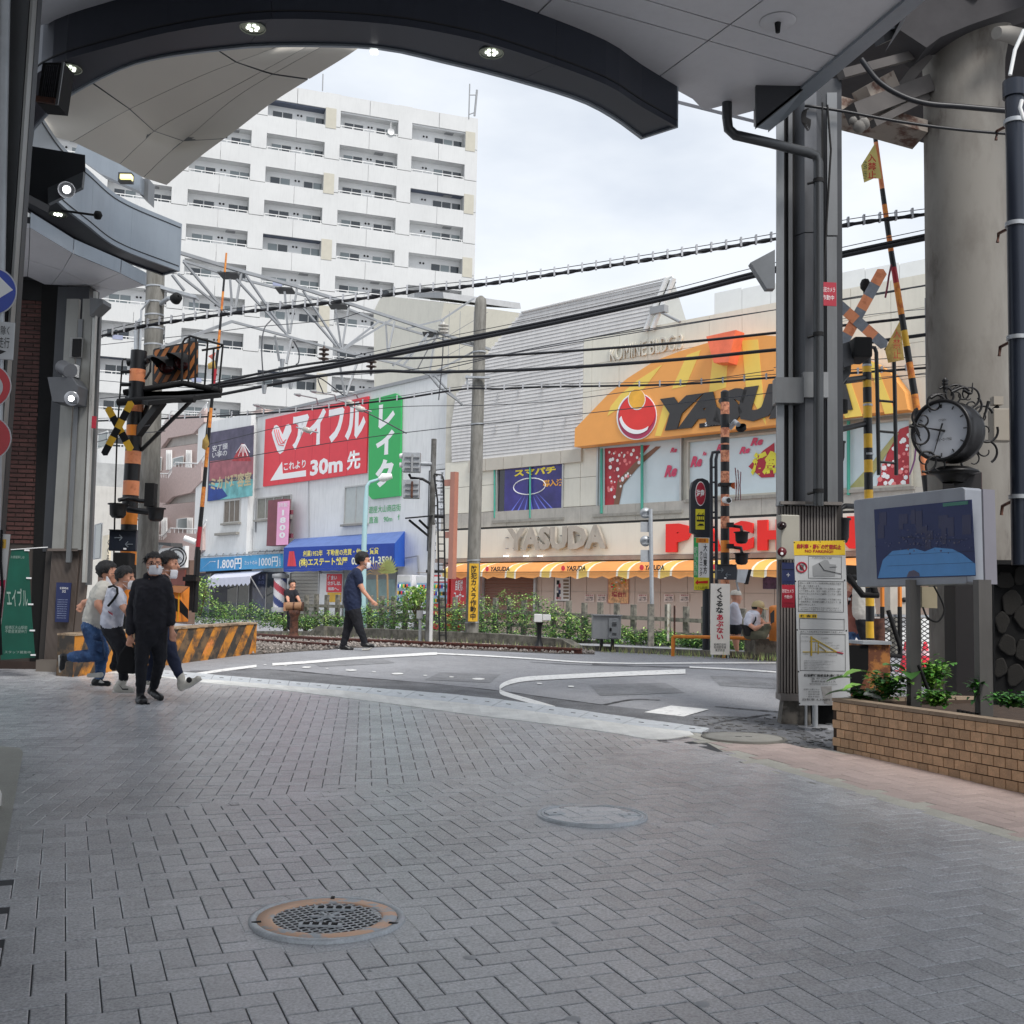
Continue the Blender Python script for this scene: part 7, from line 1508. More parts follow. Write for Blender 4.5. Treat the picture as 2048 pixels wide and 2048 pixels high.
for i,(y0,y1,m_,lab,tx)in enumerate(((845,1055,navy,'small navy notice under the emergency box',('ー✢ー',.3,.5,.75,.65)),(1062,1282,redd,'lower dark red camera notice under the navy notice',None))):
    t=T('column_notice',EB.at(*g(1330,y1),.08),lab,'notice');b=MB();rect(b,EB,(*g(1272,y0),*g(1395,y1)),m_,.02,.01);b.obj('plate',t)
    if i:text(t,'防犯カメラ',EB,(*g(1278,1102),*g(1388,1140)),wink,.04);text(t,'作動中',EB,(*g(1298,1160),*g(1372,1195)),wink,.04);text(t,'大山駅前商店会',EB,(*g(1284,1232),*g(1386,1244)),M('pale_ink',S(200,160,170),.5),.04)
    else:text(t,'＋',EB,(*g(1318,945),*g(1352,985)),wink,.04);text(t,'地下鉄案内',EB,(*g(1280,1025),*g(1380,1036)),M('pale_ink',S(1,1,1)),.04)
    if i==0:b=MB();rect(b,EB,(*g(1276,910),*g(1390,914)),M('pale_ink',S(1,1,1)),.03,.004);b.obj('rule',t)
# no parking board
NBD=Pl(1645,11.1,(1,.05));n0=crop(1570,1060,5.364)
t=T('no_parking_board',NBD.at(1650,1420),'tall white no parking notice with a yellow header, tied to the right column','notice board')
bs=M('board_satin',S(190,192,194),.45,var=.05,scale=3,streak=.08);q4=[n0(92,120),n0(640,112),n0(703,1880),n0(150,1880)]
b=MB();poly(b,NBD,q4,bs,0,.012);b.obj('panel',t)
lx_=lambda y:92+(y-120)*(58/1760);rx_=lambda y:640+(y-112)*(63/1768)
b=MB();poly(b,NBD,[n0(92,120),n0(640,112),n0(645,268),n0(97,272)],M('header_yellow',S(222,186,40),.5),.012,.004);b.obj('header',t)
def nt_(s,x0,y0,x1,y1,m_=ink,bold=.0):text(t,s,NBD,(*n0(x0,y0),*n0(x1,y1)),m_,.02,bold=bold)
hr=M('header_red',S(160,36,44),.5);nt_('自転車・原付の放置禁止',128,152,604,204,hr,.04);nt_('NO PARKING!!',215,212,518,244,hr,.02)
b=MB();k=11.1/2200
def frame_(x0,y0,x1,y1,w_=3):
    for bb_2 in((x0,y0,x1,y0+w_),(x0,y1-w_,x1,y1),(x0,y0,x0+w_,y1),(x1-w_,y0,x1,y1)):rect(b,NBD,(*n0(bb_2[0],bb_2[1]),*n0(bb_2[2],bb_2[3])),ink,.012,.003)
frame_(250,283,606,520);frame_(142,548,628,878,4);frame_(155,952,636,1072,4);frame_(160,1116,648,1512,4);b.obj('box_rule',t)
b=MB();poly(b,NBD,[n0(295,385),n0(425,318),n0(460,325),n0(480,365),n0(548,372),n0(535,500),n0(300,498)],M('map_grey',S(150,152,154),.5),.012,.003);b.obj('map_area',t)
b=MB();b.tube([NBD.at(*n0(365,355),.018),NBD.at(*n0(420,430),.018),NBD.at(*n0(605,470),.018)],.003,ink,4);b.tube([NBD.at(*n0(480,400),.018),NBD.at(*n0(560,395),.018)],.002,ink,4);b.obj('map_road',t)
nt_('大山駅周辺放置禁止区域図',290,290,500,308);
b=MB();c_=[NBD.at(n0(180,400)[0]+10*math.cos(a),n0(180,400)[1]+9.6*math.sin(a),.016)for a in np.linspace(0,2*math.pi,28)];b.tube(c_,.008,redd,5,cap=False);b.tube([NBD.at(*n0(150,360),.016),NBD.at(*n0(212,440),.016)],.006,redd,5);b.obj('ban_ring',t);nt_('♿',162,375,200,425)
for i,s_ in enumerate(('道路上に放置されている自転車等は板橋区の条例','例に基づき撤去します。','この場所にワイヤー等で繋いでいる車両は、切断','のうえ撤去します。なお、切断したワイヤー等や','移送中に生じたキズなどの補償については、弁償','しません。','また、撤去日から１ヶ月を経過しても引取りのな','い自転車等は、所有権を放棄したものとして、板','橋区が処分します。')):
    L=len(s_)/22;nt_(s_,152,562+i*28.5,152+450*min(L,1.02),582+i*28.5)
nt_('ご不明な点は板橋区土木部交通安全課まで',165,830,580,842);nt_('お問い合わせください',165,852,600,864)
b=MB();rect(b,NBD,(*n0(152,902),*n0(342,942)),MATS['header_yellow'],.012,.004);b.obj('yellow_tab',t);nt_('撤 去 日',165,908,332,936,ink,.04);nt_('撤去した自転車等は下記保管所で返還します。',165,1085,630,1102)
b=MB();mo=M('map_ochre',S(176,150,50),.5)
for p,q,w_ in(((282,1140),(282,1350),.012),((270,1145),(560,1310),.008),((190,1308),(560,1308),.007),((265,1195),(360,1195),.007),((358,1190),(356,1330),.007),((360,1240),(440,1300),.006),((330,1215),(330,1300),.004)):b.tube([NBD.at(*n0(*p),.014),NBD.at(*n0(*q),.014)],w_*.9,mo,4)
b.tube([NBD.at(*n0(555,1308),.015),NBD.at(*n0(625,1325),.015)],.008,redd,4);b.obj('street_map',t)
for i,(x,y,w_)in enumerate(((180,1140,70),(172,1185,80),(385,1155,80),(430,1205,85),(490,1232,95),(520,1262,60),(430,1335,130),(200,1325,50),(575,1295,50))):nt_('大山駅前通り'[:3+i%4],x,y,x+w_,y+11,M('small_ink',S(90,90,92),.6))
for i,(w_)in enumerate((330,250,290,210,270,230)):nt_('保管所への行き方は係員にお尋ねください',205,1400+i*17,205+w_,1411+i*17,MATS['small_ink'])
nt_('板橋郵便局前自転車保管所',205,1545,620,1577,ink,.03);nt_('☎ 03-3963-2514',280,1582,545,1606);nt_('板橋区板橋 2-2-2 先',285,1615,545,1636);nt_('受付時間 10:00〜19:00',262,1645,560,1662,MATS['small_ink'])
for i,s_ in enumerate(('返還に必要なもの','・身分証明書','・自転車の鍵','・撤去手数料')):nt_(s_,200+30*(i>0),1702+i*26,372,1718+i*26,MATS['small_ink'])
nt_('自転車 4,300円',190,1806,480,1832)
b=MB();poly(b,NBD,[n0(385,1680),n0(500,1675),n0(505,1880),n0(420,1860)],M('peeled_patch',S(160,158,156),.7,var=.3,scale=20),.013,.002);b.obj('peeled_patch',t)
b=MB();[b.lathe(NBD.at(*n0(x,y),.012),[(0,.006),(.007,.004),(.009,0)],ink,8,NBD.n)for x,y in((100,135),(375,128),(632,122),(112,550),(640,540),(130,1072),(658,1080),(145,1520),(676,1530),(155,1860))];b.obj('bolt',t)
# ---------------- right: concrete viaduct column, slab, dark pipe
vd=T('round_concrete_column',G(1940,1440),'massive round concrete column with a flared head, right side','column')
cm=MW('stained_concrete',S(132,128,121),S(108,102,95),1.6,.42,.66,.85,.3,(1,1,.4),c3=S(88,82,76),s3=1.6)
D=12.7;c0=P(1942,1215,D);b=MB();r=.455;zh=P(1942,150,D).z;b.lathe((c0.x,c0.y,.2),[(r,0),(r,zh-.2),(r*1.02,zh-.05),(r*1.12,zh+.2),(r*1.4,zh+.62),(r*1.9,zh+1.0),(r*2.4,zh+1.2)],cm,40);b.obj('shaft',vd)
sl_=T('viaduct_slab',P(1850,200,D),'dark concrete deck with steel beams over the round column','viaduct')
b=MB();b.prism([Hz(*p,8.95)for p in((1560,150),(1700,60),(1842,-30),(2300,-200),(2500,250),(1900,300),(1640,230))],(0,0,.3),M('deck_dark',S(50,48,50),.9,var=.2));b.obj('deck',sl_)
eb=MW('spalled_edge',S(150,140,130),S(96,70,60),4,.5,.62,.9,.6)
b=MB();b.prism([P(*a3(860,460),12.4),P(*a3(1050,520),12.5),P(*a3(1435,620),12.6),P(*a3(1435,682),12.6),P(*a3(1220,622),12.5),P(*a3(980,560),12.4),P(*a3(830,500),12.3)],(0,.5,0),eb);b.obj('deck_edge',sl_)
bm1=M('beam_grey',S(86,82,80),.7,var=.15,scale=4);
for p,q,w_,D0,D1,m_ in((a3(985,385),a3(1400,275),.07,11.8,12.4,bm1),(a3(1040,590),a3(1430,440),.14,12.2,12.6,bm1),(a3(1150,640),a3(1430,500),.06,12.2,12.6,bm1),(a3(1180,200),a3(1500,60),.1,12.6,13.2,cold),(a3(1330,60),a3(1560,170),.09,12.6,13.2,cold),(a3(1240,130),a3(1420,230),.08,12.6,13.2,cold),(a3(1650,-40),a3(1640,110),.12,12.0,12.4,bm1),(a3(1100,510),a3(1240,430),.16,12.3,12.5,MATS['spalled_edge'])):
    b=MB();b.tube([P(*p,D0),P(*q,D1)],w_,m_,4);b.obj('beam',sl_)
b=MB();b.tube([P(*a3(1430,290),12.5),P(*a3(1300,450),12.5),P(*a3(1200,540),12.5)],[.09,.08,.07],bm1,4);b.obj('haunch',sl_)
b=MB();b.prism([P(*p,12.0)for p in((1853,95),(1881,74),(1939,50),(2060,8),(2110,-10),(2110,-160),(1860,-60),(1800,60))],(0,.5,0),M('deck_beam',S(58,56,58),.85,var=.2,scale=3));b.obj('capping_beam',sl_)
t=T('duct_fitting',P(*a3(1090,640),12),'pale rounded fitting under the deck edge above the gate arm','fixture')
for(x,y,r_)in((1050,625,.05),(1080,655,.075),(1105,640,.07)):b=MB();c=P(*a3(x,y),11.9);b.lathe(c,[(0,-r_),(r_*.8,-r_*.6),(r_,0),(r_*.8,r_*.6),(0,r_)],M('fitting_pale',S(132,128,122),.7),14,(.8,0,.4));b.obj('bulb',t)
t=T('column_lamp_socket',P(*a3(1830,170),12),'pale ribbed socket on the flared head of the round column','fixture');b=MB();b.tube([P(*a3(1790,170),11.9),P(*a3(1850,175),12.0),P(*a3(1900,190),12.1)],[.07,.09,.1],M('fitting_pale',S(1,1,1)),12);b.obj('socket',t)
t=T('dark_downpipe',P(2035,1000,10.6),'thick black navy downpipe beside the round column at the right edge','pipe');D=10.6;pn=M('pipe_navy',S(36,42,54),.3,.2,var=.08,streak=.1)
b=MB();b.tube([P(2028,165,D),P(2042,1130,D)],.086,pn,20);b.obj('pipe',t);b=MB();b.tube([P(2028,163,D),P(2028.4,195,D)],.108,pn,20);b.obj('collar',t)
for y in(240,445,672,990):b=MB();xx=2028+(y-165)*.0145;b.tube([P(xx,y,D),P(xx,y+8,D)],.103,galv,20);b.tube([P(xx,y+4,D),P(xx-35,y+22,D+1),P(xx-37,y+40,D+1)],.018,rust,6);b.obj('pipe_bracket',t)
t=T('white_pipe_cap',P(2044,130,10.9),'pale bracket and loop above the black downpipe','fixture');b=MB();b.tube([P(2020,150,10.9),P(2030,100,10.9),P(2048,60,10.9)],.02,white,6);b.tube([P(2044,200,10.4),P(2040,215,10.4),P(2048,240,10.4)],.02,white,6);b.obj('bracket',t)
t=T('beige_wall_box',P(1985,850,11.3),'beige box on the round column behind the clock','box');b=MB();bx(b,*c5(1610,1380),*c5(1775,1655),11.5,M('box_beige2',S(150,142,130),.6,var=.06),.15);b.obj('box',t,bevel=.01);b=MB();bx(b,*c5(1630,1270),*c5(1710,1340),11.5,M('box_beige2',S(1,1,1)),.1);b.obj('small_box',t)
b=MB();b.tube([P(*c5(1700,1340),11.5),P(*c5(1660,1370),11.5)],.02,blackm,5);b.obj('cable',t)
# ================================================================== overhead gantry and cables
tr=crop(300,400,2.841);tz=crop(400,550,3.22)
gal2=M('truss_grey',S(160,163,166),.5,.3,var=.1,scale=3)
def dep(x):return 17.6+(x-300)*(23.4-17.6)/645.
ga=T('truss_gantry',P(620,700,dep(620)),'grey lattice steel gantry spanning between the two concrete poles over the track','gantry')
def tp(x,y,k=0):X,Y=tr(x,y);return P(X,Y,dep(X)+k)
def mem(nm,pts,r,k=0,n=4,m_=None):b=MB();b.tube([tp(x,y,k)for x,y in pts],r*.72,m_ or gal2,n);return b.obj(nm,ga)
mem('top_chord',[(170,300),(520,405),(830,490),(1380,670),(1932,850)],.055)
mem('top_chord',[(190,345),(480,440),(800,520),(1080,600),(1300,690),(1560,765),(1860,835)],.04,.7)
mem('bottom_chord',[(60,840),(465,690)],.05);mem('bottom_chord',[(465,690),(800,780),(1090,860),(1400,930),(1580,990)],.04)
for p in([(190,350),(450,660)],[(160,420),(440,640)],[(125,425),(195,515)],[(540,420),(780,770)],[(490,450),(760,745)],[(870,515),(1080,840)],[(860,600),(1060,830)],[(1080,860),(1380,675)],[(1080,860),(1300,690)],[(1380,940),(1650,755)],[(1440,940),(1580,760)],[(1630,970),(1880,840)],[(1340,690),(1350,860)],[(1390,690),(1355,860)]):mem('diagonal',p,.035)
for p in([(455,450),(470,650)],[(520,410),(480,650)],[(765,520),(785,760)],[(835,500),(795,760)],[(1055,620),(1085,830)],[(1130,600),(1090,850)],[(1620,760),(1590,980)],[(1570,770),(1560,830)]):mem('strut',p,.035)
for p in([(710,770),(735,915),(730,905)],[(805,785),(775,930)],[(1070,870),(1105,1110)],[(1175,930),(1115,1110)]):mem('hanger',p[:2],.04)
for p in([(1460,730),(1660,680)],[(1660,680),(1840,560)],[(1660,680),(1640,760)]):mem('outrigger',p,.035)
for p in([(1580,985),(1640,1060),(1750,1140)],[(1620,1000),(1700,1090),(1775,1165)]):mem('pole_brace',p,.035)
for(x,y,w_)in((770,515,45),(1070,605,50),(1590,765,40),(455,430,50)):b=MB();c=tp(x,y,.2);b.obox(c,(w_*.0035,0,0),(0,.2,0),(0,0,.012),MATS['bracket_grey']);b.obj('gusset_plate',ga)
ceram=M('insulator_brown',S(74,60,54),.2,var=.1);cerw=M('insulator_white',S(200,196,188),.2)
def insul(x,y,m_,lab,h=60):
    X,Y=tr(x,y);D=dep(X)-.2;k=D/2200/2.841*1.0;c=P(X,Y,D);t=T('insulator',c,lab,'insulator');prof=[]
    for i in range(3):z0=(h/2-8-i*h/3)*k;prof+=[(8*k,z0),(30*k,z0-4*k),(31*k,z0-9*k),(10*k,z0-14*k)]
    b=MB();b.lathe(c,[(6*k,h*.6*k)]+prof+[(6*k,-h*.6*k)],m_,14);b.obj('discs',t)
    b=MB();b.tube([c+Vector((0,0,h*.9*k)),c-Vector((0,0,h*.7*k))],4*k,galv,6);b.obj('pin',t)
insul(988,875,ceram,'brown ribbed insulator under the gantry, left of the two brown ones',80);insul(1257,945,ceram,'brown ribbed insulator under the gantry, right of the two brown ones',80);insul(1667,728,cerw,'pale ribbed insulator on the gantry outrigger by the round topped pole',60)
cabm=M('cable_black',S(28,29,34),.45,var=.1);cabw=M('cable_clip',S(190,192,196),.5,.3);wirem=M('wire_grey',S(64,66,72),.5,.2)
def path3(px,D0,D1,n=6):
    x0,x1=px[0][0],px[-1][0];q=[P(x,y,D0+(D1-D0)*(x-x0)/(x1-x0))for x,y in px];return spline(q,n)
def cable(name,px,D0,D1,r,label,m_=cabm,clips=0,twist=False,messenger=0,double=0,group=None):
    q=path3(px,D0,D1);t=T(name,q[0],label,'cable',group);b=MB();b.tube(q,r,m_,8);b.obj('cable',t)
    if double:b=MB();b.tube([v+Vector((0,.02,double))for v in q],r*.8,m_,8);b.obj('cable',t)
    if twist:
        for ph in(0,3.14):
            d=0;pts=[]
            qq=resample(px_q := q,260)
            for i,v in enumerate(qq):pts.append(v+Vector((0,math.cos(i*.55+ph)*r*.9,math.sin(i*.55+ph)*r*.9)))
            b=MB();b.tube(pts,r*.6,m_,5);b.obj('strand',t)
    if messenger:b=MB();b.tube([v+Vector((0,0,messenger))for v in q],.006,wirem,5);b.obj('messenger_wire',t)
    if clips:
        qq=resample(q,clips);
        for v in qq:
            b=MB();b.obox(v+Vector((0,0,messenger/2)),(.012,0,0),(0,r*1.3,0),(0,0,messenger/2+r*1.3),cabw);b.obj('clip',t)
    return t
cable('wrapped_cable',[(203,672),(274,655),(326,646),(462,627),(670,604),(828,583),(980,567),(1300,519),(1550,478),(1700,449),(1857,428)],17,14,.022,'thick twisted cable with pale clips, uppermost across the sky',clips=62,twist=True,messenger=.075)
cable('double_cable',[(425,776),(661,735),(850,697),(1010,666),(1180,631),(1350,593),(1501,554),(1671,515),(1857,476)],18,14,.03,'heavy smooth pair of black cables, second below the twisted one',double=.05,messenger=.12)
cable('feeder_cable',[(400,775),(560,738),(690,720),(850,715.6),(1036,709),(1350,686),(1548,666),(1671,652.6),(1862,631.6)],20,16,.022,'black feeder cable passing just under the raised wall name')
cable('feeder_cable',[(400,797),(640,752),(760,742),(850,744),(1065,739),(1350,719.5),(1548,700),(1700,689),(1862,668)],20,16,.028,'black feeder cable crossing the salmon box of the orange board')
cable('wrapped_cable',[(190,842),(400,834),(574,823),(741,804.6),(804,797),(928,778),(1000,778),(1083,774),(1350,768.7),(1548,755),(1720,745),(1862,735)],22,16,.018,'thin wrapped cable with clips across the ball of the orange board',clips=46,messenger=.05)
wires=[([(200,797),(380,780),(560,755),(800,742),(1120,690),(1548,620),(1862,570)],'thin wire grazing the top of the orange board',.008),
 ([(860,745),(1088,692),(1350,650),(1548,620),(1750,590),(1862,568)],'thin wire over the raised wall name, rising rightward',.008),
 ([(190,760),(400,776),(560,762)],'short thin wire behind the striped platform',.006),
 ([(420,888),(600,845),(780,815),(987,810),(1170,795),(1548,740)],'thin wire across the middle of the red board',.006),
 ([(420,925),(700,880),(900,855),(1160,828),(1548,785),(1860,745)],'thin contact wire crossing the black board lettering',.007),
 ([(200,690),(400,668),(500,655),(660,640),(720,625)],'faint wire below the left part of the gantry',.006),
 ([(190,870),(240,862),(300,850)],'short wire between column and banded mast',.008),([(190,885),(250,870),(330,862)],'second short wire left of the banded mast',.008),
 ([(1548,735),(1700,722),(1862,712)],'thin wire behind the right black yellow mast, upper',.007),([(1671,640),(1750,628),(1862,617)],'thin wire just above the right feeder cable',.006),([(1671,600),(1862,568)],'thin wire behind the faded cross',.006),([(1671,770),(1760,755),(1862,748)],'thin wire at the right end of the orange board',.006)]
for px,lab,r in wires:cable('overhead_wire',px,20,17,r,lab,wirem)
dr=[([(735,1120/1),],0)]
for pts in([(690,680),(650,730),(635,830),(640,960),(650,1050)],[(815,800),(845,860),(845,920),(830,935)],[(1665,770),(1662,900),(1640,1136)],[(1640,770),(1590,830),(1520,960)],[(1100,1110),(960,1010),(985,1100)]):
    b=MB();q=spline([tp(x,y,-.3)for x,y in pts],5);b.tube(q,.012,wirem,5);b.obj('dropper',ga)
for x,y in((752,905),(745,950),(800,1025),(650,1050)):b=MB();c=tp(x,y,-.2);b.tube([c,c-Vector((0,0,.16))],[.05,.03],galv,8);b.obj('clamp',ga)
for i,(x,y)in enumerate(((963,823),(1033,862),(690,998))):X,Y=tz(x,y);t=T('strain_insulator',P(X,Y,21.5),['white ball insulator at the top corner of the red board','white ball insulator lower at the right end of the red board','white ball insulator before the katakana of the red board'][i],'insulator');b=MB();c=P(X,Y,21.5);b.lathe(c,[(0,-.1),(.05,-.08),(.06,0),(.05,.08),(0,.1)],cerw,12,(.9,-.2,-.3));b.obj('ball',t);b=MB();b.tube([c-Vector((.22,0,-.05)),c+Vector((.22,0,-.05))],.015,galv,6);b.obj('rod',t)
cable('stay_wire',[tz(1040,870),tz(1180,940),tz(1330,1020)],21.5,21.5,.012,'thin stay running from the white ball insulator toward the concrete pole',wirem);cable('pole_cable',[c5(-30,290),c5(250,330)],14,14,.001,'x',wirem)if 0 else None
# cables near the viaduct
for px,r,lab in(([a3(1090,305),a3(1180,420),a3(1300,495),a3(1430,535),a3(1600,550),a3(1840,572)],.03,'thick sagging black cable under the deck, before the round column'),([a3(800,545),a3(1000,575),a3(1300,630),a3(1600,670),a3(1960,700)],.016,'thin sagging cable below the thick one, crossing the round column')):cable('slung_cable',px,11.6,11.6,r,lab)
# ================================================================== planter, clock, monitor, right background
pA,pB=G(1667,1500),G(2048,1590);d_=(pB.x-pA.x,pB.y-pA.y);PLT=Pl(1667,pA.y,d_);pl_u0=PLT.uv(1667,1480)[0]
sg=1 if PLT.uv(1900,1500)[0]>PLT.uv(1700,1480)[0]else-1
pt_=T('brick_planter',pA,'long brown tiled planter with green plants along the right side','planter')
zt0=PLT.uv(1667,1396)[1];Lp_=3.6;brd=M('planter_brick',S(198,162,126),.6,var=.16,scale=10,fine=.12,bump=.35,bscale=80,island=.16);mor=M('planter_mortar',S(70,56,46),.9,var=.15);cope=M('coping',S(150,132,112),.7,var=.12,scale=8,fine=.1)
U=lambda u:PLT.pt(pl_u0+sg*u,0)
def ptz(u,z,off=0):return PLT.pt(pl_u0+sg*u,z,off)
zb0=lambda u:gz(ptz(u,0).y)-.02
b=MB();b.prism([ptz(0,zb0(0)),ptz(Lp_,zb0(Lp_)),ptz(Lp_,zt0-.03),ptz(0,zt0-.03)],-PLT.n*.12,mor);b.obj('core',pt_)
ret=Vector((PLT.n.x,PLT.n.y,0))*-1
b=MB();b.prism([ptz(0,zb0(0),-.12),ptz(0,zb0(0),-1.6),ptz(0,zt0-.03,-1.6),ptz(0,zt0-.03,-.12)],PLT.u*sg*.12,mor);b.obj('end_core',pt_)
rh,bl_=.079,.112;me_b=None
nrow=int((zt0-zb0(Lp_))/rh)+1
for r_ in range(nrow):
    zc_=zt0-.03-rh*(r_+.5)
    for k in range(int(Lp_/bl_)+1):
        u=bl_*(k+.5)-(bl_/2 if r_%2 else 0)
        if u<.03 or u>Lp_ or zc_<zb0(u)+.01:continue
        if me_b is None:bb=MB();bb.obox((0,0,0),PLT.u*(bl_/2-.004),PLT.n*.008,(0,0,rh/2-.004),brd);me_b=bb.mesh('brick')
        o=bpy.data.objects.new('brick',me_b);COL.objects.link(o);o.parent=pt_;o.location=ptz(max(u,bl_/2-.004),zc_,.004+random.uniform(-.001,.002))-wloc(pt_)
k=0
while k*.3<Lp_:b=MB();b.prism([ptz(k*.3+.003,zt0-.028,.018),ptz(k*.3+.297,zt0-.028,.018),ptz(k*.3+.297,zt0-.028,-.13),ptz(k*.3+.003,zt0-.028,-.13)],(0,0,.03),cope);b.obj('coping_stone',pt_);k+=1
for k in range(5):b=MB();b.prism([ptz(-.015,zt0-.028,-.13-k*.3),ptz(-.015,zt0-.028,-.42-k*.3),ptz(.12,zt0-.028,-.42-k*.3),ptz(.12,zt0-.028,-.13-k*.3)],(0,0,.03),cope);b.obj('coping_stone',pt_)
b=MB();b.prism([ptz(.1,zt0-.09,-.1),ptz(Lp_,zt0-.09,-.1),ptz(Lp_,zt0-.09,-1.9),ptz(.1,zt0-.09,-1.6)],(0,0,.03),M('soil',S(66,52,42),.95,var=.3,scale=12,bump=.8,bscale=40));b.obj('soil',pt_)
# plants in the planter
pg1,pg2,pg3=M('plant_green',S(74,130,52),.45,var=.2,scale=8,island=.3),M('plant_bright',S(120,168,70),.45,var=.2,scale=8,island=.3),M('plant_deep',S(42,84,40),.5,var=.25,scale=8,island=.3)
def bleaf(b,c,L,W_,az,tilt,m_,fold=.25):
    d=Vector((math.cos(az)*math.cos(tilt),math.sin(az)*math.cos(tilt),math.sin(tilt)));s_=d.cross(Vector((0,0,1))).normalized();n_l=s_.cross(d);prof=[(0,0),(.15,.6),(.4,1),(.7,.75),(.9,.35),(1,0)];vs=[];fs=[]
    for t_,w_ in prof:q=c+d*L*t_-Vector((0,0,L*.35*t_*t_));vs+=[q+s_*W_*w_+n_l*W_*w_*fold,q,q-s_*W_*w_+n_l*W_*w_*fold]
    for i in range(len(prof)-1):a=i*3;fs+=[(a,a+1,a+4,a+3),(a+1,a+2,a+5,a+4)]
    b.add(vs,fs,m_,True)
def plant(px,py,D,n,spread,h,L,W_,ms,label,big=0):
    c=P(px,py,D);t=T('leafy_plant',c,label,'plant');b=MB();st2=[]
    for i in range(max(4,n // 12)):q=c+Vector((random.gauss(0,spread*.6),random.gauss(0,spread*.6),h*random.uniform(.5,1)));st2.append(q);b.tube([c,(c+q)/2+Vector((random.gauss(0,.02),0,.02)),q],.004,pg3,4)
    b.obj('stem',t);b=MB()
    for i in range(n):
        s0=random.choice(st2);f=random.random()**.7;q=c+(s0-c)*f+Vector((random.gauss(0,spread*.35),random.gauss(0,spread*.35),random.gauss(0,h*.08)));bleaf(b,q,L*random.uniform(.7,1.2),W_*random.uniform(.8,1.2),random.random()*6.28,random.uniform(-.1,.9),random.choice(ms))
    b.obj('small_leaves',t,kind='stuff')
    for i in range(big):b=MB();q=c+Vector(((i-big/2)*.13,random.uniform(-.1,.05),h*.75+.06*(i%3)));bleaf(b,q,.24,.085,[2.6,3.4,.3,5.9,4.4][i%5],.15,[pg1,pg2][i%2]);b.obj('broad_leaf',t)
    return t
plant(1775,1395,9.9,320,.15,.22,.07,.025,[pg1,pg2,pg3],'broad leaved plant at the left end of the planter',big=5)
plant(1730,1398,10.1,160,.12,.08,.08,.03,[pg1,pg3],'low dark leaved plant at the planter corner',big=2)
plant(1862,1375,10.3,380,.15,.26,.08,.022,[pg2,pg2,pg1],'bright green plant between the two monitor posts')
plant(1872,1412,9.4,280,.12,.14,.06,.02,[pg2,pg1],'small leaved plant at the planter rim before the dark post')
plant(1948,1400,9.1,46,.06,.22,.1,.016,[pg1,pg3],'thin plant with narrow leaves beside the right monitor post')
plant(2020,1412,8.6,330,.16,.1,.05,.018,[pg3,pg1],'low dark green plant at the right end of the planter')
t=T('edging_fence',P(1950,1430,9.0),'row of short dark edging stakes in the planter','edging')
for i in range(9):b=MB();x=1918+i*9;y=1436+i*1.8;b.tube([P(x,y,9.1),P(x,y-17,9.1)],.018,blackm,8);b.obj('stake',t)
t=T('white_stones',P(1745,1388,10),'pale crumpled sheet and stones at the planter corner','litter')
for i in range(4):b=MB();b.lathe(P(1735+i*9,1390+i*3,9.9),[(0,.03),(.03,.02),(.04,0)],M('pale_stone',S(150,156,150),.8),7);b.obj('stone',t)
# monitor
mdir=(.386,-.922);MN=Pl(1850,9.7,mdir);t=T('outdoor_monitor',P(1860,1170,9.7),'large grey framed outdoor monitor showing a dark blue picture','monitor');mf=M('monitor_grey',S(150,154,162),.45,.2,var=.06,scale=6,streak=.08)
b=MB();poly(b,MN,[(1740,1006),(1743,1002),(1960,977),(1965,981),(1970,1165),(1966,1169),(1752,1175),(1747,1170)],mf,-.2,.2);b.obj('front_frame',t,bevel=.006)
b=MB();q=[MN.at(1966,978,-.0),MN.at(1971,1168,-.0)];sd3=Vector((.92,.38,0))*.13;b.prism([q[0],q[1],q[1]+sd3,q[0]+sd3],-MN.u*.0+Vector((0,0,.0))+MN.u*-.02,M('monitor_side',S(128,126,134),.45,.2,var=.06));b.obj('side_panel',t)
b=MB();poly(b,MN,[(1749,1019),(1944,999),(1952,1152),(1755,1158)],M('monitor_glass',S(50,60,104),.35,0,var=.1,spec=.25),.0,.006);b.obj('screen',t)
sb1=M('screen_blue',S(58,112,164),.35,em=.2,var=.12,scale=5);sb2_=M('screen_dark',S(40,44,88),.2,em=.06,var=.4,scale=9)
b=MB();poly(b,MN,[(1756,1156),(1766,1120),(1785,1102),(1830,1097),(1850,1103),(1870,1095),(1905,1098),(1925,1108),(1951,1128),(1951,1150)],sb1,.007,.002);b.obj('picture',t)
b=MB();
for i in range(90):x,y=random.gauss(1852,32),random.gauss(1082,12);rect(b,MN,(x,y,x+random.uniform(1,4),y+random.uniform(1,4)),random.choice([M('px_a',S(70,76,120),.4),M('px_b',S(48,52,96),.4),M('px_c',S(92,88,112),.4)]),.0095+i*1e-5,.001)
for i in range(14):x,y=random.uniform(1755,1935),random.uniform(1020,1070);rect(b,MN,(x,y,x+random.uniform(8,22),y+random.uniform(10,40)),M('px_d',S(42,46,88),.4),.0072+i*1e-5,.001)
b.obj('picture_detail',t,kind='stuff')
b=MB();rect(b,MN,(1886,1004,1936,1011),M('screen_green',S(30,100,84),.3,em=.1),.007,.002);b.obj('green_caption',t);b=MB();poly(b,MN,[(1813,1154),(1818,1143),(1828,1140),(1838,1146),(1840,1153)],MATS['px_c'],.01,.001);b.obj('picture_mark',t)
b=MB();[b.tube([MN.at(x0,y0,.01),MN.at(x1,y1,.01)],.0012,ink,3)for x0,y0,x1,y1 in((1770,1111,1950,1102),(1775,1132,1950,1125),(1795,1074,1930,1080))];b.obj('picture_line',t)
pm2=M('post_grey',S(96,94,92),.5,.2,var=.1,streak=.2)
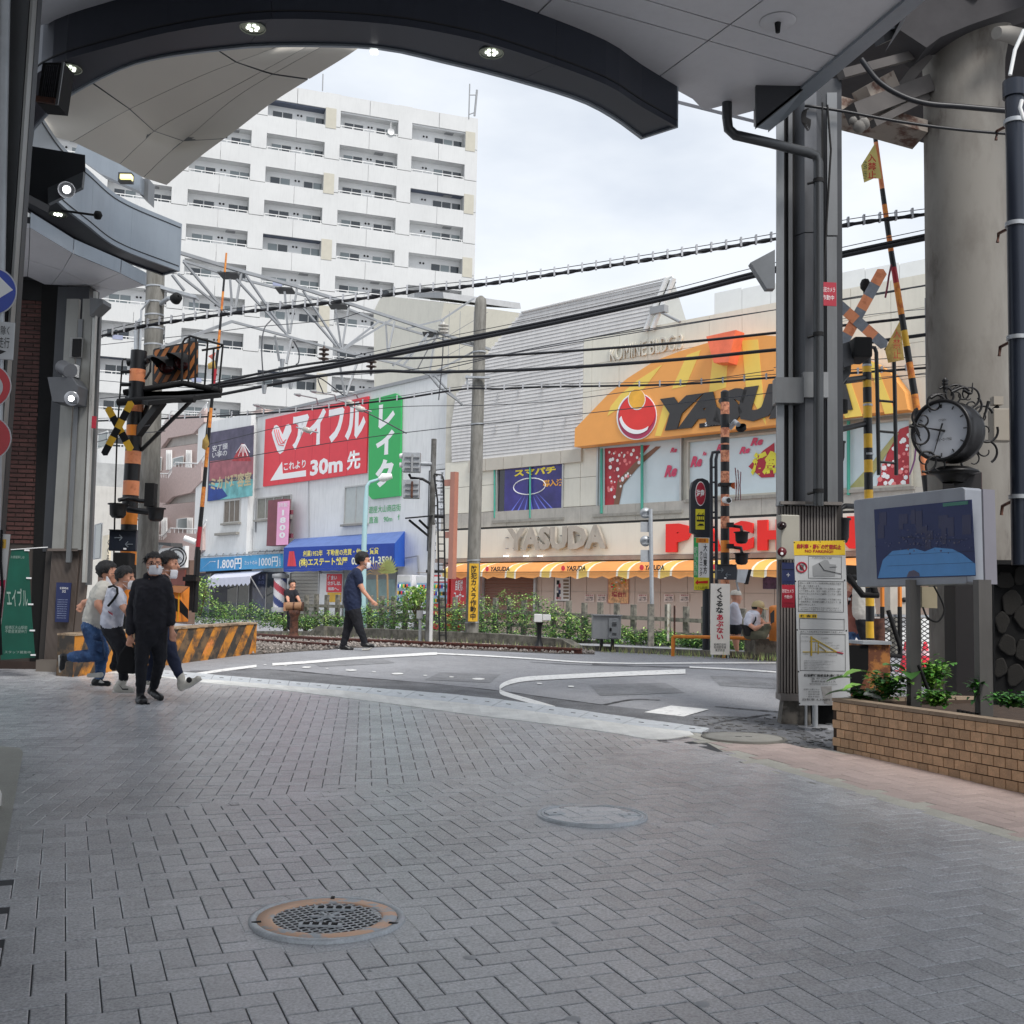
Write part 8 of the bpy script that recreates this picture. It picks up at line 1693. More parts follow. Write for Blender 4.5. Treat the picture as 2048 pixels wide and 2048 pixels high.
for i,(x0,x1,y1,D)in enumerate(((1812,1833,1412,9.85),(1948,1973,1440,9.1))):
    b=MB();bx(b,x0,1160,x1,y1,D,pm2,.11);b.obj('post',t);b=MB();bx(b,x0+(x1-x0)*.55,1165,x1+2,y1,D+.09,cold,.08);b.obj('post_side',t)
b=MB();bx(b,1836,1174,1866,1216,10.1,M('box_beige3',S(150,140,116),.6),.1);b.obj('junction_box',t)
b=MB();b.tube(spline([P(1868,1172,9.9),P(1885,1205,9.9),P(1888,1225,9.9),P(1875,1243,9.9),P(1855,1235,9.9),P(1846,1215,10)],5),.009,blackm,6);b.tube([P(1836,1330,9.8),P(1845,1350,9.8),P(1858,1385,9.8)],.016,blackm,6);b.obj('cable',t)
# clock on its post
CK=Pl(1883,10.4,(.66,-.75));t=T('ornate_clock',P(1905,1000,10.5),'black round street clock with scrollwork on a dark post','clock');cc=CK.at(1883,861);R_=.272;irn=M('cast_iron',S(28,27,28),.4,.3,var=.15,scale=12);nA=CK.n
b=MB();b.lathe(cc,[(R_,-.30),(R_*1.08,-.28),(R_*1.1,-.2),(R_*1.03,-.15),(R_*1.03,-.02),(R_*1.1,.0),(R_*1.1,.03),(R_*.99,.035),(R_*.98,.012)],irn,48,nA);b.obj('case',t);b=MB();b.lathe(cc,[(0,.0),(R_*.99,.0)],M('clock_face',S(205,208,214),.35,var=.04),48,nA);b.obj('face',t)
def cpt(a,r,off=.012):return cc+CK.u*math.sin(a)*r*R_+Vector((0,0,1))*math.cos(a)*r*R_+nA*off
for i in range(12):a=i*math.pi/6;b=MB();b.tube([cpt(a,.80,.006),cpt(a,.92,.006)],.0055 if i else .009,ink,4);b.obj('hour_mark',t)
ha,ma=math.radians(-75),math.radians(198)
b=MB();b.tube([cpt(ha,-.15,.014),cpt(ha,.5,.014)],[.012,.005],ink,5);b.obj('hour_hand',t);b=MB();b.tube([cpt(ma,-.25,.02),cpt(ma,.82,.02)],[.009,.004],ink,5);b.obj('minute_hand',t)
text(t,'CITIZEN',CK,(1877,838,1892,842),ink,.008);text(t,'ハッピーロード大山',CK,(1871,875,1903,882),ink,.008,bold=.02)
def scroll(c,r0,turns,n=26,sgn_=1,ph=0.,dx=None):ax=dx or CK.u;return[c+ax*math.cos(ph+sgn_*t_*turns*6.28)*r0*(1-.75*t_)+Vector((0,0,1))*math.sin(ph+sgn_*t_*turns*6.28)*r0*(1-.75*t_)for t_ in np.linspace(0,1,n)]
dxk=Vector((1,0,0));
for(x,y,r0,tn,sg2,ph,off)in((*c5(1160,1320),.1,1.2,1,.5,0),(*c5(1250,1260),.1,1.1,-1,2.2,0),(*c5(1330,1250),.12,1.3,1,.3,.1),(*c5(1390,1240),.1,1.1,-1,3.3,.1),(*c5(1450,1250),.13,1.2,1,4.0,.15),(*c5(1480,1340),.1,1.2,-1,1.0,.2),(*c5(1050,1450),.11,1.0,1,2.0,0),(*c5(1020,1600),.12,1.0,-1,1.6,0),(*c5(1080,1800),.12,1.2,1,4.4,0),(*c5(1180,1850),.12,1.1,-1,3.9,0),(*c5(1560,1420),.11,1.1,1,.2,.3),(*c5(1590,1560),.13,1.1,-1,.4,.3),(*c5(1590,1720),.13,1.2,1,5.2,.3),(*c5(1480,1800),.14,1.1,-1,5.0,.3)):
    b=MB();c=P(x,y,10.4+off);b.tube(scroll(c,r0,tn,26,sg2,ph,dxk),[.013-.007*i/25 for i in range(26)],irn,6);b.obj('scroll',t)
for pts in([(1245,1220),(1240,1170),(1245,1120)],[(1400,1200),(1470,1230),(1482,1140)],[(970,1490),(1000,1560),(1040,1640)],[(1620,1300),(1590,1400),(1560,1480)],[(940,1510),(1000,1530),(1030,1600)],[(1120,1270),(1180,1240),(1240,1230)],[(1300,1220),(1400,1180),(1460,1210)]):b=MB();q=[P(*c5(*p),10.4)for p in pts];b.tube(spline(q,5),[.018-.013*i/10 for i in range(11)],irn,6);b.obj('leaf_spur',t)
for y in(1125,1150,1180):b=MB();c=P(*c5(1245,y),10.4);b.lathe(c,[(0,-.035),(.035,0),(0,.04)],irn,8);b.obj('finial',t)
b=MB();b.lathe(P(*c5(1310,1890),10.55),[(0,.03),(.16,.025),(.24,-.01),(.25,-.03),(.16,-.05),(.1,-.12)],irn,32);b.obj('base_plate',t)
b=MB();bx(b,1888,950,1942,1420,10.75,M('post_dark',S(34,31,32),.5,.2,var=.15,streak=.2),.28);b.obj('post',t);b=MB();bx(b,1940,950,1950,1420,10.8,M('post_maroon',S(70,44,46),.6,var=.2),.2);b.obj('post_edge',t)
# dark wall of round stones at the right
SW=Pl(2020,11.6,(1,-.35));t=T('dark_stone_wall',SW.at(2020,1400),'dark wall of big rounded stones behind the right monitor post','wall');b=MB();rect(b,SW,(1985,1128,2140,1440),dark,-.3,.3);b.obj('backing',t);stm=M('wall_stone',S(30,28,25),.9,var=.25,scale=6,bump=.4)
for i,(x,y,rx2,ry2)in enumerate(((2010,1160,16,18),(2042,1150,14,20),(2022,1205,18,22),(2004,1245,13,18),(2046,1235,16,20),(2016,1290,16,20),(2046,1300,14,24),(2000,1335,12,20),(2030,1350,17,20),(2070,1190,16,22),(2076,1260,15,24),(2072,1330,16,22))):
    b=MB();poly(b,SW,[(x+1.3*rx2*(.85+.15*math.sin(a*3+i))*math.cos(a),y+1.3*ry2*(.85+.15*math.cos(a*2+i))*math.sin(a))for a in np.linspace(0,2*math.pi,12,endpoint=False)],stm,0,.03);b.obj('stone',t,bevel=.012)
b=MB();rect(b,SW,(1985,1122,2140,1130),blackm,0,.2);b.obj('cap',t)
# mesh fence, posts and cones behind the planter
MF=Pl(1820,15.0,(1,.15));t=T('mesh_fence',MF.at(1820,1340),'expanded metal mesh panel in a grey frame behind the planter','fence');mh=crop(1640,1000,4.735)
b=MB();rect(b,MF,(*mh(520,1085),*mh(1125,1110)),galv,0,.06);b.obj('top_frame',t);b=MB();wm=M('mesh_wire',S(60,60,62),.5,.3)
x0,y0=mh(590,1110);x1,y1=mh(1190,1650);cw,chh=14,9.3
j=0;y=y0
while y<y1:
    x=x0-(cw/2 if j%2 else 0)
    while x<x1:
        for q in([(x,y),(x+cw/2,y+chh/2)],[(x+cw/2,y+chh/2),(x+cw,y)]):b.tube([MF.at(*q[0],0),MF.at(*q[1],0)],.0075,wm,3,cap=False)
        for q in([(x,y+chh),(x+cw/2,y+chh/2)],[(x+cw/2,y+chh/2),(x+cw,y+chh)]):b.tube([MF.at(*q[0],0),MF.at(*q[1],0)],.0075,wm,3,cap=False)
        x+=cw
    y+=chh;j+=0
b.obj('mesh',t,kind='stuff')
b=MB();rect(b,MF,(*mh(1065,815),*mh(1190,1850)),M('pale_post',S(168,168,164),.6,var=.06,streak=.1),.02,.1);b.obj('end_post',t);
for xx in(570,735):b=MB();a_,c_=mh(xx,820),mh(xx+20,1010);rect(b,MF,(*a_,*c_),orange,.1,.06);rect(b,MF,(*mh(xx,1010),*mh(xx+22,1500)),blackm,.1,.06);b.obj('banded_stake',t)
b=MB();b.tube([MF.at(*mh(645,1045),.2),MF.at(*mh(760,1400),.2),MF.at(*mh(765,1480),.2),MF.at(*mh(610,1465),.2)],.03,blackm,8);b.tube([MF.at(*mh(600,1440),.2),MF.at(*mh(680,1620),.2)],.02,blackm,6);b.tube([MF.at(*mh(560,1120),.2),MF.at(*mh(580,1850),.2)],.07,rust,8);b.obj('bent_rod',t)
coner=M('cone_red',S(228,44,66),.45,var=.05)
for i,(x,y,lab)in enumerate(((1851,1335,'red traffic cone, right one behind the mesh panel'),(1813,1330,'red traffic cone, left one half hidden by the monitor post'))):
    p=P(x,y,17.4);p.z=gz(17.4)-.0;k=1;t=T('traffic_cone',p,lab,'traffic cone','red cones behind the mesh panel');hgt=.48;b=MB();b.lathe(p,[(.115,.02),(.03,hgt-.02),(.022,hgt),(0,hgt)],coner,20);b.obj('cone',t);b=MB();b.lathe(p+Vector((0,0,hgt*.55)),[(.071,0),(.058,.08)],M('cone_band',S(236,200,204),.4),20);b.obj('band',t);b=MB();b.box(p.x-.14,p.y-.14,p.z,p.x+.14,p.y+.14,p.z+.02,coner);b.obj('base',t)
t=T('striped_kerb_block',P(1720,1390,12.6),'rusty orange edged block with its hollow painted near-black behind the no parking board','block');KB=Pl(1720,12.8,(1,.1));b=MB();rect(b,KB,(1696,1284,1751,1420),MW('rust_orange',S(176,116,60),S(110,66,44),8),-.4,.4);b.obj('block',t);b=MB();poly(b,KB,[mh(270,1375),mh(455,1375),mh(455,1600),mh(370,1800),mh(290,1830),mh(270,1800)],dark,0,.01);b.obj('hollow',t);b=MB();rect(b,KB,(1694,1280,1750,1286),galv,-.4,.45);b.obj('top_plate',t)  # flat near-black sheet stands in for the shade of the interior
t=T('white_hoarding',P(1800,1330,22),'white site hoarding and pale road beyond the mesh panel','hoarding');WH=Pl(1800,22,(1,.2));b=MB();rect(b,WH,(1690,1236,1900,1345),white,-.1,.1);b.obj('panel',t);b=MB();rect(b,WH,(*mh(590,815),*mh(820,1080)),M('shed_beige',S(188,180,168),.6),-.1,.3);b.obj('beige_door',t);b=MB();b.lathe(WH.at(*mh(795,945),.2),[(0,.06),(.05,.03),(.05,0)],ink,10,WH.n);b.obj('door_knob',t)
# ================================================================== people: one continuous body each, posed joint by joint from the photo
PEOPLE=[]
def capsule(b,p0,r0,p1,r1,n=12):
    p0,p1=Vector(p0),Vector(p1);d=p1-p0;L=d.length
    if L<1e-4:d=Vector((0,0,1));p1=p0+d*1e-3;L=1e-3
    d.normalize();prof=[(r0*math.sin(a),-r0*math.cos(a))for a in np.linspace(0,math.pi/2,4)]+[(r1*math.cos(a),L+r1*math.sin(a))for a in np.linspace(0,math.pi/2,4)]
    b.lathe(p0,prof,ink,n,d)
def person(label,loc,prims,D,extras,vox=.011,zs=1.,fold=.009):
    """prims: (x0,y0,dz0,r0, x1,y1,dz1,r1, material) with x,y photo pixels, dz metres behind D"""
    t=T('person',loc,label,'person');b=MB();caps=[];full=[]
    for i,a in enumerate(prims):      # blend the trunk between its given cross-sections
        full.append(a)
        if i+1<len(prims):
            c=prims[i+1]
            if a[8]is c[8]and min(a[3],a[7],c[3],c[7])>=.08 and max(a[3],c[3])>=.11 and abs(a[5]-a[1])<25 and abs(c[5]-c[1])<25 and abs(a[1]-c[1])<60:
                for f in(.2,.4,.6,.8):full.append(tuple(a[k]+(c[k]-a[k])*f for k in range(8))+(a[8],))
    prims=full
    for x0,y0,z0,r0,x1,y1,z1,r1,m_ in prims:
        p,q=P(x0,y0,D+z0),P(x1,y1,D+z1);capsule(b,p,r0,q,r1);caps.append((p,r0,q,r1,m_))
    me=b.mesh('body',wloc(t));o=bpy.data.objects.new('body',me);COL.objects.link(o);o.parent=t
    md=o.modifiers.new('join','REMESH');md.mode='VOXEL';md.voxel_size=vox;md.use_smooth_shade=True;md=o.modifiers.new('soften','SMOOTH');md.iterations=5;md.factor=.5
    PEOPLE.append((o,caps,wloc(t),fold));extras(t,D);return t
def finish_people():
    bpy.context.view_layer.update();dg=bpy.context.evaluated_depsgraph_get()
    for o,caps,loc,fold in PEOPLE:
        me=bpy.data.meshes.new_from_object(o.evaluated_get(dg));o.modifiers.clear();n=len(me.vertices);co=np.empty(n*3);me.vertices.foreach_get('co',co);co=co.reshape(-1,3)+np.array(loc)
        best=np.full(n,9.);idx=np.zeros(n,int)
        for i,(p,r0,q,r1,m_)in enumerate(caps):
            p,q=np.array(p),np.array(q);d=q-p;t_=np.clip(((co-p)@d)/max(d@d,1e-9),0,1);dist=np.linalg.norm(co-p-t_[:,None]*d,axis=1)-(r0+(r1-r0)*t_);s_=dist<best;best[s_]=dist[s_];idx[s_]=i
        mats=[];mi=[]
        for c in caps:
            if c[4]not in mats:mats.append(c[4])
            mi.append(mats.index(c[4]))
        mi=np.array(mi);vm=mi[idx];nr=np.empty(n*3);me.vertices.foreach_get('normal',nr);nr=nr.reshape(-1,3)
        cloth=np.array([m_ is not skin_m for m_ in mats])[vm]
        for i in np.nonzero(cloth)[0]:    # folds in the cloth
            v=Vector(co[i]);h=noise.noise(Vector((v.x*9,v.y*9,v.z*16+v.x*10)))+.5*noise.noise(v*32);co[i]+=nr[i]*h*fold
        me.vertices.foreach_set('co',(co-np.array(loc)).ravel());me.materials.clear()
        for m_ in mats:me.materials.append(m_)
        lp=np.empty(len(me.loops),int);me.loops.foreach_get('vertex_index',lp);st=np.empty(len(me.polygons),int);me.polygons.foreach_get('loop_start',st)
        me.polygons.foreach_set('material_index',vm[lp[st]]);me.polygons.foreach_set('use_smooth',[True]*len(me.polygons));me.update();o.data=me
blk_c=M('cloth_black',S(30,30,38),.9,var=.25,scale=6,fine=.1);blk_t=M('trouser_black',S(26,27,34),.9,var=.25,scale=6);whi_c=M('tshirt_offwhite',S(206,203,194),.9,var=.05,scale=6);whi2=M('tshirt_white',S(212,214,226),.9,var=.05,scale=6);denim=MW('denim',S(62,94,140),S(38,58,94),5,.4,.62,.9,.3,c3=S(110,140,178),s3=4);nvy=M('tshirt_navy',S(34,44,72),.9,var=.15,scale=6)
hairm=M('hair_black',S(24,22,24),.55,var=.2,scale=40,bump=.8,bscale=160);maskm=M('face_mask',S(226,226,232),.8,var=.03);shoe_b=M('shoe_black',S(22,22,24),.35,var=.1);shoe_w=M('shoe_white',S(206,202,192),.6,var=.08);sole=M('sole_white',S(214,212,206),.7)
def hand(x,y,z,dx,dy,m_=None,s=1.0,k=1.0,curl=.5):
    """palm, four fingers and thumb as body primitives; (dx,dy) is the hand's direction in pixels"""
    L=math.hypot(dx,dy);dx,dy=dx/L,dy/L;nx,ny=-dy,dx;m_=m_ or skin_m;K=2200/12.2*k;pr=[(x,y,z,.026,x+dx*.07*K,y+dy*.07*K,z,.032,m_)]
    for i in range(4):
        o_=(i-1.5)*.019;bx_,by=x+dx*.085*K+nx*o_*K,y+dy*.085*K+ny*o_*K;l_=[.06,.07,.066,.052][i];mx_,my=bx_+dx*l_*.5*K,by+dy*l_*.5*K
        pr+=[(bx_,by,z,.0115,mx_,my,z-.006,.0105,m_),(mx_,my,z-.006,.0105,mx_+(dx*(1-curl)+nx*curl*s*.4)*l_*.5*K,my+(dy*(1-curl)+ny*curl*s*.4)*l_*.5*K,z-.02,.009,m_)]
    pr+=[(x+dx*.03*K+nx*s*.02*K,y+dy*.03*K+ny*s*.02*K,z,.014,x+dx*.075*K+nx*s*.05*K,y+dy*.075*K+ny*s*.05*K,z-.01,.010,m_)]
    return pr
def headprims(x,y,z,k,face,neck):
    """skull, jaw, nose, ear; face = (fx, fz): horizontal pixel and depth direction of the nose"""
    fx,fz=face;K=2200/12.2*k
    return[(x,y-.045*K,z+.0,.085,x-fx*.02*K,y-.04*K,z-fz*.02,.088,skin_m),(x+fx*.025*K,y+.0*K,z+fz*.025,.072,x+fx*.035*K,y+.07*K,z+fz*.035,.048,skin_m),
            (x+fx*.09*K,y-.01*K,z+fz*.09,.012,x+fx*.105*K,y+.018*K,z+fz*.105,.015,skin_m),(x-fx*.005*K+fz*.078*K,y-.005*K,z-fz*.005+fx*.075,.015,x-fx*.01*K+fz*.078*K,y+.025*K,z+fx*.075,.012,skin_m),(x-fz*.078*K,y-.005*K,z-fx*.075,.015,x-fz*.078*K,y+.025*K,z-fx*.075,.012,skin_m),
            (x-fx*.01*K,y+.05*K,z,.054,neck[0],neck[1],neck[2],.062,skin_m)]
def hair(t,D,x,y,z,k,face,vol=1.0,fringe=0.,n=260,seed=1,top=.1,back=0.):
    random.seed(seed);fx,fz=face;K=2200/12.2*k;b=MB();c=P(x-fx*.018*K,y-.05*K,D+z-fz*.018);ax=CR.copy();F=Vector((fx,fz,0)).normalized()
    SG,RG=14,22;vs=[]
    for i in range(SG+1):
        th=math.pi*.78*i/SG
        for j in range(RG):
            ph=2*math.pi*j/RG;d=Vector((math.sin(th)*math.cos(ph),math.sin(th)*math.sin(ph),math.cos(th)));fr=d.dot(F);lim=.76 if fr<-.25 else .6 if fr<.35 else(.36+fringe);th2=min(th,math.pi*lim);d=Vector((math.sin(th2)*math.cos(ph),math.sin(th2)*math.sin(ph),math.cos(th2)))
            r_=(.1-.012*max(0,th2-1.5))*vol+.016*noise.noise(d*5+Vector((seed,0,0)))+top*.1*max(d.z,0)+.011*noise.noise(d*16)+back*max(-fr,0);vs.append(c+d*r_)
    b.add(vs,[(i*RG+j,i*RG+(j+1)%RG,(i+1)*RG+(j+1)%RG,(i+1)*RG+j)for i in range(SG)for j in range(RG)],hairm,True)
    for i in range(n):
        d=Vector((random.gauss(0,1),random.gauss(0,1),abs(random.gauss(.5,.8)))).normalized();fr=d.dot(F)
        if fr>.5 and d.z<.45-fringe:continue
        p=c+d*.098*vol;tg=(Vector((random.gauss(0,.4),random.gauss(0,.4),-.5))+F*.3-d*.1).normalized();s_=d.cross(tg).normalized()*.006;L=random.uniform(.03,.06);b.add([p-s_,p+s_,p+tg*L+d*.016*vol],[(0,1,2)],hairm)
    b.obj('hair',t);random.seed(7)
def mask(t,D,x,y,z,k,face,dy=.04):
    fx,fz=face;K=2200/12.2*k;F=Vector((fx,fz,0)).normalized();s1=Vector((F.y,-F.x,0));c=P(x+fx*.03*K,y+dy*K,D+z+fz*.03);b=MB();vs=[];nu,nv=9,6
    for j in range(nv):
        v=j/(nv-1)*2-1
        for i in range(nu):u=i/(nu-1)*2-1;vs.append(c+s1*u*.07*(1-.12*v*v)+Vector((0,0,-v*.052))+F*((.078-.05*u*u)*(1-.16*max(v,0))+.006*math.cos(v*9)))
    b.add(vs,[(j*nu+i,j*nu+i+1,(j+1)*nu+i+1,(j+1)*nu+i)for j in range(nv-1)for i in range(nu-1)],maskm,True);o_=b.obj('face_mask',t);b=MB()
    for sd_ in(-1,1):e_=c+s1*sd_*.07+F*.028;ear=c+s1*sd_*.082-F*.03+Vector((0,0,.04));b.tube([e_+Vector((0,0,.035)),ear],.0025,maskm,4);b.tube([e_-Vector((0,0,.035)),ear-Vector((0,0,.03))],.0025,maskm,4)
    b.obj('ear_loop',o_)
def eyes(t,D,x,y,z,k,face,glasses=False):
    fx,fz=face;K=2200/12.2*k;F=Vector((fx,fz,0)).normalized();s1=Vector((F.y,-F.x,0));c=P(x,y-.018*K,D+z)+F*.088;b=MB()
    for sd_ in(-1,1):b.lathe(c+s1*sd_*.033-F*.004,[(0,.004),(.008,.002),(.011,-.003)],M('eye_dark',S(36,26,24),.3),8,F);b.obox(c+s1*sd_*.034+Vector((0,0,.022)),s1*.019,(0,0,.003),F*.004,hairm)
    b.obj('eyes_and_brows',t)
    if glasses:
        b=MB()
        for sd_ in(-1,1):q=c+s1*sd_*.034+F*.012;b.tube([q+s1*math.cos(a)*.025+Vector((0,0,math.sin(a)*.017))for a in np.linspace(0,2*math.pi,16)],.0028,ink,4,cap=False);b.tube([q+s1*sd_*.025,q+s1*sd_*.045-F*.1],.0028,ink,4)
        b.tube([c+F*.012-s1*.009,c+F*.012+s1*.009],.0028,ink,4);b.obj('glasses',t)
def soleobj(t,pts,D,r,m_=None):b=MB();b.tube([P(x,y,D+z)for x,y,z in pts],r,m_ or sole,6);b.obj('shoe_sole',t)
v=crop(100,1080,5.519)
def PR(f,rows,default=0.):
    """rows in crop pixels: x0 y0 z0 r0 x1 y1 z1 r1 mat"""
    return[(*f(a[0],a[1]),a[2],a[3],*f(a[4],a[5]),a[6],a[7],a[8])for a in rows]
# --- man in black facing the camera
D=12.35;F_=(.35,-.93)
pr=headprims(*v(1150,285),0,1.0,F_,(*v(1130,430),.02))+PR(v,[(1000,500,.03,.085,1240,485,.0,.085,blk_c),(1060,560,0,.115,1200,560,0,.115,blk_c),(1040,720,0,.12,1190,740,0,.12,blk_c),(1040,860,0,.115,1195,880,0,.12,blk_c),(1060,945,.0,.12,1190,945,0,.12,blk_c),(1075,400,.0,.05,1210,405,.0,.045,blk_c),
 (975,500,.03,.075,900,740,.05,.058,blk_c),(900,740,.05,.057,882,1010,-.03,.048,blk_c),(1270,500,.0,.075,1335,720,.03,.056,blk_c),(1335,720,.03,.055,1335,910,-.02,.05,blk_c),(1336,910,-.02,.03,1342,975,-.02,.026,skin_m),(884,1010,-.03,.03,888,1045,-.03,.027,skin_m),
 (1050,1000,0,.105,1010,1330,-.03,.075,blk_t),(1010,1330,-.03,.073,1000,1660,-.0,.052,blk_t),(1190,1000,.02,.11,1215,1330,.12,.075,blk_t),(1215,1330,.12,.07,1150,1610,.32,.05,blk_t),(1120,980,0,.13,1120,1060,0,.12,blk_t),
 (1000,1660,.0,.045,990,1740,.0,.042,shoe_b),(980,1775,.02,.042,1015,1782,-.12,.04,shoe_b),(1000,1740,.02,.045,1050,1775,-.1,.036,shoe_b),(1145,1610,.32,.045,1120,1680,.32,.042,shoe_b),(1110,1670,.32,.042,1225,1745,.2,.038,shoe_b)])+hand(*v(888,1050),-.03,-4,30,s=-1,curl=.9)+hand(*v(1343,985),-.02,3,30,s=-1,curl=.5)
def ex_(t,D):hair(t,D,*v(1150,285),0,1.0,F_,1.0,.02,300,1);mask(t,D,*v(1150,285),0,1.0,F_,.045);eyes(t,D,*v(1150,280),0,1.0,F_,True);soleobj(t,[(*v(950,1808),.05),(*v(1090,1812),-.12)],D,.016,shoe_b)
person('man in black with a white mask facing the camera, a dark bag in hand',G(300,1405),pr,D,ex_,.0095)
t=T('dark_bag',P(*v(880,1280),D+.1),'dark slouchy shoulder bag hanging from the hand of the man in black','bag');b=MB();B_=[P(*v(*p),D+.12)for p in((830,1150),(900,1140),(950,1300),(930,1480),(740,1470),(720,1430),(760,1250))];b.prism(B_,(0,.12,0),M('bag_black',S(18,18,22),.85,var=.3));b.obj('body',t,bevel=.03)
b=MB();b.tube([P(*v(870,1150),D+.1),P(*v(885,1095),D+.02),P(*v(915,1150),D+.1)],.012,blackm,6);b.obj('strap',t);b=MB();b.tube([P(*v(895,1130),D+.05),P(*v(915,1185),D+.05)],.01,M('bag_charm',S(170,120,70),.5),6);b.obj('charm',t)
# --- runner 1: off-white T-shirt, jeans, glasses, facing right
D=13.2;k1=12.2/13.2;F_=(1,-.12)
pr=headprims(*v(655,385),0,k1,F_,(*v(600,500),0))+PR(v,[(575,530,.12,.09,585,530,-.13,.09,whi_c),(560,600,.07,.125,570,600,-.08,.125,whi_c),(520,740,.06,.13,520,740,-.06,.13,whi_c),(480,860,.05,.13,490,860,-.06,.135,whi_c),(470,900,.05,.125,500,905,-.05,.13,whi_c),
 (575,560,-.2,.075,535,640,-.24,.07,whi_c),(535,640,-.25,.05,530,720,-.28,.046,skin_m),(530,715,-.28,.046,625,860,-.26,.036,skin_m),(560,560,.2,.07,450,680,.26,.05,skin_m),(450,680,.26,.045,370,690,.3,.035,skin_m),
 (450,960,-.08,.115,530,1260,-.12,.085,denim),(530,1270,-.12,.08,250,1290,-.02,.065,denim),(470,960,.08,.115,580,1230,.08,.08,denim),(580,1230,.08,.078,545,1500,.06,.058,denim),(470,950,0,.13,480,1000,0,.12,denim),
 (200,1300,.0,.05,150,1290,.0,.045,shoe_b),(150,1290,.0,.042,130,1410,.0,.036,shoe_b),(540,1530,.06,.045,490,1575,.06,.042,shoe_b),(490,1578,.06,.038,640,1585,.06,.032,shoe_b)])+hand(*v(630,865),-.26,28,22,s=-1,k=k1,curl=.7)+hand(*v(368,690),.3,-10,18,s=1,k=k1,curl=.9)
def ex_(t,D):
    hair(t,D,*v(650,385),0,k1,F_,1.04,.0,300,2,.2,.03);eyes(t,D,*v(655,385),0,k1,F_,True);b=MB();b.prism([P(*v(*p),D-.09)for p in((620,400),(632,400),(690,500),(650,515),(615,480))],(0,.012,0),maskm);b.obj('pulled_down_mask',t)
    soleobj(t,[(*v(445,1602),.06),(*v(680,1592),.06)],D,.014);soleobj(t,[(*v(105,1270),0),(*v(112,1460),0)],D,.014);b=MB();b.prism([P(*v(*p),D+.0)for p in((535,1570),(555,1540),(600,1575),(570,1580))],(0,.004,0),sole);b.obj('shoe_mark',t)
    b=MB();b.prism([P(*v(*p),D-.235)for p in((500,1110),(580,1125),(575,1250),(500,1215))],(0,.01,0),denim);b.obj('leg_pocket',t)
person('runner in an off white T-shirt, glasses and blue jeans with one leg kicked back',G(265,1372),pr,D,ex_,.0095)
# --- runner 2: white T-shirt, black trousers, strap bag, looking down
D=12.9;k2=12.2/12.9;F_=(.95,-.3)
pr=headprims(*v(845,440),0,k2,F_,(*v(755,540),.03))+PR(v,[(700,580,.1,.085,735,590,-.12,.085,whi2),(715,660,.05,.12,735,660,-.07,.12,whi2),(690,800,.05,.12,700,800,-.06,.12,whi2),(665,900,.04,.12,690,905,-.05,.125,whi2),(740,600,-.16,.07,790,700,-.2,.06,whi2),(790,710,-.2,.045,835,780,-.26,.036,skin_m),
 (690,980,-.04,.115,800,1200,-.12,.08,blk_t),(800,1200,-.12,.08,810,1520,-.04,.055,blk_t),(680,980,.08,.11,780,1230,.14,.08,blk_t),(780,1230,.14,.07,700,1400,.3,.05,blk_t),(680,960,0,.125,700,1010,0,.12,blk_t),
 (800,1560,-.04,.05,760,1620,-.04,.055,shoe_w),(745,1630,-.04,.05,900,1655,-.04,.036,shoe_w),(560,1490,.3,.035,430,1492,.3,.03,sole)])+hand(*v(835,785),-.26,14,14,k=k2,curl=.8)
def ex_(t,D):
    hair(t,D,*v(835,440),0,k2,F_,1.05,.08,320,3,.15);mask(t,D,*v(850,450),0,k2,F_,.05);eyes(t,D,*v(845,440),0,k2,F_)
    b=MB();b.tube([P(*v(*p),D-.24+dz)for p,dz in(((650,520),.1),((700,505),.03),((740,530),0),((745,590),-.02),((700,660),-.02),((640,730),0))],.014,blackm,6);b.obj('bag_strap',t);soleobj(t,[(*v(690,1675),-.04),(*v(930,1672),-.04)],D,.014);b=MB();b.prism([P(*v(*p),D-.1)for p in((755,1590),(800,1640),(862,1640),(862,1655),(800,1655))],(0,.004,0),ink);b.obj('shoe_mark',t);b=MB();[b.prism([P(*v(640+i*12,790+i*8),D-.2),P(*v(650+i*12,780+i*8),D-.2),P(*v(656+i*12,812+i*8),D-.2)],(0,.004,0),redd)for i in range(4)];b.obj('shirt_print',t)
person('runner in a white T-shirt with a black strap and black trousers looking down, half hidden',G(240,1383),pr,D,ex_,.0095)
# --- curly haired man behind the man in black
D=12.9;F_=(.97,-.2)
pr=headprims(*v(1330,285),0,k2,F_,(*v(1260,400),.03))+PR(v,[(1200,460,.12,.085,1240,460,-.08,.085,blk_c),(1210,600,0,.13,1240,600,0,.13,blk_c),(1200,800,0,.13,1240,800,0,.13,blk_c),(1200,930,0,.125,1250,930,0,.125,M('jean_navy',S(34,42,66),.9,var=.3,scale=5)),(1245,520,-.02,.07,1290,720,0,.055,blk_c),
 (1240,980,-.05,.11,1330,1220,-.1,.08,MATS['jean_navy']),(1330,1220,-.1,.078,1420,1480,-.12,.055,MATS['jean_navy']),(1220,980,.1,.11,1160,1300,.2,.07,MATS['jean_navy']),(1160,1300,.2,.065,1090,1530,.3,.05,MATS['jean_navy']),(1080,1560,.3,.045,1150,1590,.3,.035,shoe_w),
 (1445,1510,-.12,.05,1450,1600,-.12,.05,shoe_w),(1450,1625,-.12,.045,1640,1530,-.12,.034,shoe_w)])
